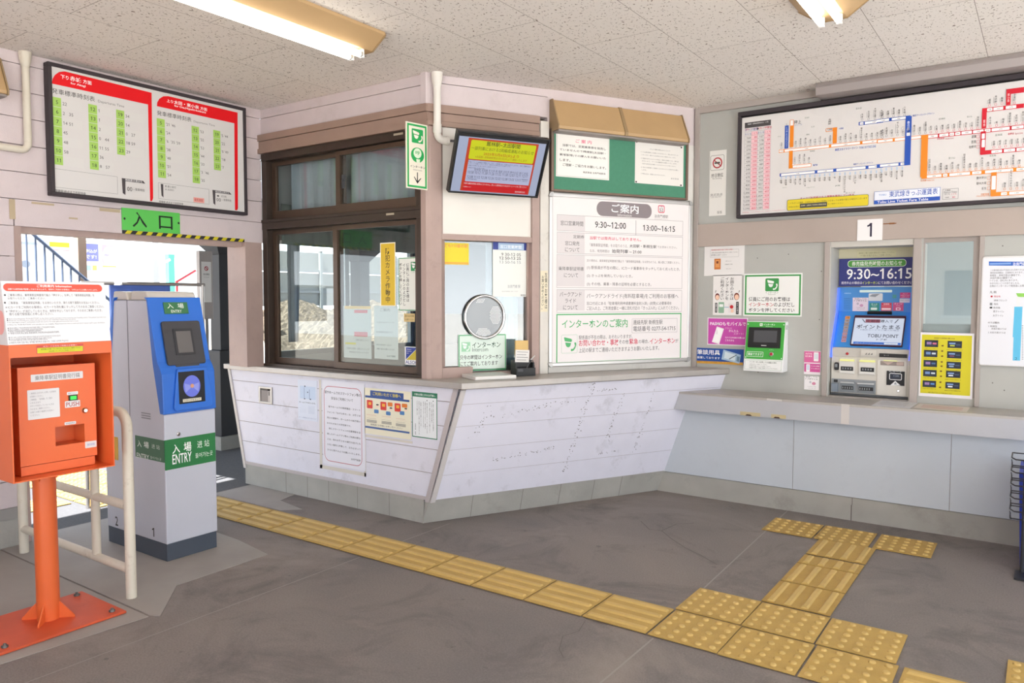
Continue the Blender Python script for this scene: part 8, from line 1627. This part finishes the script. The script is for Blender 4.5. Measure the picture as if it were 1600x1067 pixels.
# shelter with posters
g = G(); g.box((-9.68, 2.4, -.05), (-9.5, 5.10, 2.09), mat('shelter_wall', 'd9d9d6', .7)); g.box((-9.5, 5.02, -.05), (-8.7, 5.10, 2.08), mat('shelter_wall')); tag(g.build('shelter_wall'), 'pale shelter wall with posters across the platform', 'shelter', None, 'structure')
FS = FR((-9.5, 0, 0), (0, 1, 0))
def poster(name, y0, y1, z0, z1, base, items, label):
    g = G(); g.box((y0, z0, .001), (y1, z1, .008), mat('sheet_'+base, base, .5), FS)
    for k, itm in enumerate(items):
        q = G(); draw(q, [itm], ink, .0085+.0004*k); c = {'t': 6, 'r': 5, 'e': 5, 'rr': 5, 'ring': 5}[itm[0]]; g.add(q.v, q.f, ink(itm[c]), FS)
    return tag(g.build(name), label, 'poster')
poster('shelter_poster', 3.86, 4.15, 1.70, 2.06, 'e9ecee', [('e', 3.92, 1.74, 4.02, 1.82, '9aa4b4'), ('e', 4.03, 1.82, 4.13, 1.98, 'c4ccd6'), ('r', 3.90, 2.0, 4.10, 2.03, 'b4bcc8')], 'pale poster with grey shapes behind the stair railing')
poster('shelter_poster', 4.215, 4.46, 1.71, 2.055, 'f2f0ea', [('r', 4.23, 1.99, 4.45, 2.045, 'e9e23a'), ('r', 4.24, 1.95, 4.45, 1.957, 'd98a8a'), ('r', 4.30, 1.78, 4.44, 1.784, 'b4b4b4')], 'white poster with yellow heading on the shelter wall')
poster('shelter_poster', 4.60, 4.785, 1.71, 2.055, 'eef0f4', [('r', 4.60, 1.84, 4.785, 2.05, '7d80c0'), ('t', '申込が', 4.63, 1.94, 4.77, 1.985, 'f2f2fa', 1), ('t', 'です!', 4.63, 1.87, 4.76, 1.915, 'f2f2fa', 1), ('r', 4.64, 1.73, 4.69, 1.79, '9fcfe0'), ('r', 4.71, 1.73, 4.76, 1.79, 'e0bf6a')], 'violet and white poster beside the shelter post')
poster('shelter_poster', 4.82, 5.005, 1.715, 2.055, 'f4e6f0', [('rr', 4.83, 1.80, 4.998, 2.045, 'e3a4cc', .01), ('e', 4.835, 1.80, 4.995, 2.03, 'f8f4f8'), ('e', 4.85, 1.95, 4.92, 1.975, 'c4b8dc'), ('e', 4.85, 1.91, 4.92, 1.935, '9a94c8'), ('e', 4.85, 1.87, 4.92, 1.895, 'b4acd4'), ('r', 4.83, 1.775, 4.998, 1.79, 'ecc65a')], 'pink poster with a white circle at the shelter corner')
g = G(); g.box((-8.06, 3.825, -.05), (-7.98, 3.905, 2.3), mat('shelter_post_brown', 'a08a78', .6)); tag(g.build('shelter_post'), 'brown square post crossing the stair railing', 'post')
g = G(); g.box((-9.4, 3.72, -.05), (-9.34, 3.78, 2.3), mat('cream_post', 'd9d6cc', .6)); tag(g.build('shelter_post'), 'slim cream post behind the stair railing', 'post')
t = thing('stair_railing', (-8, 3.4, 0), 'blue-grey stair railing with slanting handrail and upright bars', 'railing')
BG = mat('railing_blue_grey', '6f7f9a', .4, .3)
g = G(); g.tube([(-7.9, 3.10, 2.26), (-7.9, 3.32, 2.05), (-7.9, 3.88, 1.554), (-7.9, 4.85, .70)], .016, BG); g.build('handrail', t, None, world=True)
for k in range(19):
    y = 3.20+k*.0785; zt = 2.055-(y-3.36)*.884
    if k < 2: zt = min(2.2, zt)
    g = G(); g.tube([(-7.9, y-.04, max(.0, zt-1.0)), (-7.9, y-.04, zt)], .009, BG, n=8); g.build('bar', t, None, world=True)
g = G(); 
for k in range(7): g.box((-9.2, 3.2+k*.28, -.05), (-8.03, 3.2+(k+1)*.28, 1.06-k*.16), mat('stair_concrete', 'cfcdc8', .8))
tag(g.build('stair'), 'pale concrete stair behind the slanting railing', 'stair', None, 'structure')
# far footbridge, rails, fence, ballast
g = G(); FBM = mat('footbridge_grey', 'c4c8cc', .6); T = FR((-12, 0, 0), (0, 1, 0))
g.prism([(6.55, 1.75), (7.75, 2.25), (7.75, 2.60), (6.55, 2.06)], -.6, 0, FBM, T); g.box((6.6, -.5, -.6), (6.9, 1.8, -.3), FBM, T); tag(g.build('footbridge'), 'pale footbridge flank far beyond the gate opening', 'footbridge')
t = thing('far_handrail', (-11, 6.2, 0), 'white pipe handrail in front of the footbridge', 'railing')
g = G(); HW = mat('handrail_white', 'eceeee', .4)
g.tube([(-11, 5.7, 1.66), (-11, 6.05, 1.69), (-11, 6.62, 1.98)], .02, HW); g.build('handrail', t, None, world=True)
for y in (5.75, 5.95, 6.3): 
    g = G(); g.tube([(-11, y, -.05), (-11, y, 1.66)], .02, HW); g.build('upright', t, None, world=True)
g = G(); g.box((-11.6, 6.90, -.5), (-11.5, 7.0, 2.09), mat('teal_paint', '5fb8a0', .5)); tag(g.build('teal_post'), 'teal post in the bright distance beyond the gate', 'post')
g = G(); g.tube([(-12.1, 7.38, 1.66), (-12.1, 7.75, 1.87)], .02, mat('red_rail', 'c0404a', .5)); g.tube([(-12.1, 7.4, -.5), (-12.1, 7.4, 1.67)], .02, mat('red_rail')); tag(g.build('red_handrail'), 'red slanting handrail far beyond the gate', 'railing')
g = G(); g.tube([(-11.5, 8.1, -.5), (-11.5, 8.1, 2.9)], .055, mat('signal_white', 'e6e6e2', .5)); tag(g.build('white_pole'), 'white pole to the right of the dark column', 'pole')
t = thing('gate_rail', (-5.2, 3.0, 0), 'steel rail with a blue panel standing behind the blue gate', 'rail')
g = G(); g.tube([(-5.2, 2.50, 1.497), (-5.2, 3.40, 1.497)], .012, STEEL); g.tube([(-5.2, 2.505, -.004), (-5.2, 2.505, 1.497)], .014, STEEL); g.tube([(-5.2, 3.38, -.004), (-5.2, 3.38, 1.497)], .014, STEEL); g.build('rail', t, None, world=True)
g = G(); g.box((-5.21, 2.69, 1.20), (-5.19, 3.12, 1.485), mat('panel_blue', '4a66b0', .5)); g.build('blue_panel', t, None, world=True)
g = G(); g.lathe([(.03, 0), (.028, .02), (.01, .032)], WHITE, Matrix.Translation((-5.2, 2.745, 1.485)) , 16); g.build('lamp_dome', t, None, world=True)
g = G(); T = FR((0, 0, 0), (1, 0, 0)); BAL = mat('ballast', '6e6152', .95, var=.45, scale=30, bump=1.0, bscale=40, stain='3d352c', stain_amt=.9, stain_scale=22)
n = 90; vs = []; fs = []
for i in range(n+1):
    for j in range(n+1):
        u, v = i/n, j/n; x = -9.62-u*2.6; y = 8.45+v*7.5; vs.append((x, y, -.5+u*1.75+.10*math.sin(3.1*y+2*u)+random.uniform(-.035, .035)))
for i in range(n):
    for j in range(n): a = i*(n+1)+j; fs.append((a, a+1, a+n+2, a+n+1))
g.add(vs, fs, BAL); o = g.build('ballast_bank'); o['kind'] = 'stuff'; o['label'] = 'sunlit bank of track ballast seen through the booth window'; o['category'] = 'ballast'
t = thing('trackside_fence', (-12.3, 10, 1.0), 'white panel fence with grey rails above the ballast bank', 'fence')
FM = mat('fence_panel', '8f8c86', .6, var=.04)
for k in range(4):
    for z in (1.24, 1.52, 1.94):
        g = G(); g.box((-12.36, 8.5+k*2.2, z), (-12.33, 10.68+k*2.2, z+(.26 if z < 1.3 else .38)), FM); g.build('fence_panel', t, None, world=True)
    g = G(); g.box((-12.33, 8.48+k*2.2, -.5), (-12.27, 8.54+k*2.2, 2.36), mat('fence_post', '8f8f8c', .6)); g.build('fence_post', t, None, world=True)
for z in (1.50, 1.92): g = G(); g.box((-12.33, 8.45, z), (-12.29, 16.8, z+.05), mat('fence_rail', '8a8886', .6)); g.build('fence_rail', t, None, world=True)
# houses across the street (seen as reflections in the glass)
def house(x, y, rz, w, d, hh, wall, roof, label):
    M = Matrix.Translation((x, y, -.012)) @ Matrix.Rotation(rz, 4, 'Z'); t = thing('street_house', (0, 0, 0), label, 'house', None, M)
    g = G(); g.box((-w/2, -d/2, 0), (w/2, d/2, hh), mat('house_'+wall, wall, .8, var=.03)); T = FR((0, 0, 0), (0, 1, 0)); g.prism([(-d/2, hh), (d/2, hh), (0, hh+d*.28)], -w/2, w/2, mat('house_'+wall), T); g.build('wall', t)
    g = G()
    for s in (-1, 1): g.prism([(0, hh+d*.28+.02), (s*(d/2+.4), hh-.22), (s*(d/2+.4), hh-.10), (0, hh+d*.28+.15)], -w/2-.4, w/2+.4, mat('roof_'+roof, roof, .6), T)
    g.build('roof', t)
    for k in range(3):
        g = G(); xx = -w/2+w*(k+.5)/3; g.box((xx-.6, -d/2-.03, 1.0), (xx+.6, -d/2+.02, 2.1), mat('house_window', '4a565e', .15)); g.box((xx-.66, -d/2-.05, .94), (xx+.66, -d/2-.03, 1.0), mat('sill_white', 'd9d9d9', .5)); g.build('window', t)
house(24, 7.5, R(-90), 8, 7, 3.4, 'd6d4cc', '6a6f76', 'white gabled house across the street mirrored in the speaking window')
house(-1.5, -15, R(180), 9, 8, 3.2, 'c9c2b8', '8a7468', 'tan-roofed house behind the viewpoint mirrored in the small window')
# ---------------------------------------------------------------- tidy up
if _font_obj is not None: bpy.data.objects.remove(_font_obj, do_unlink=True)
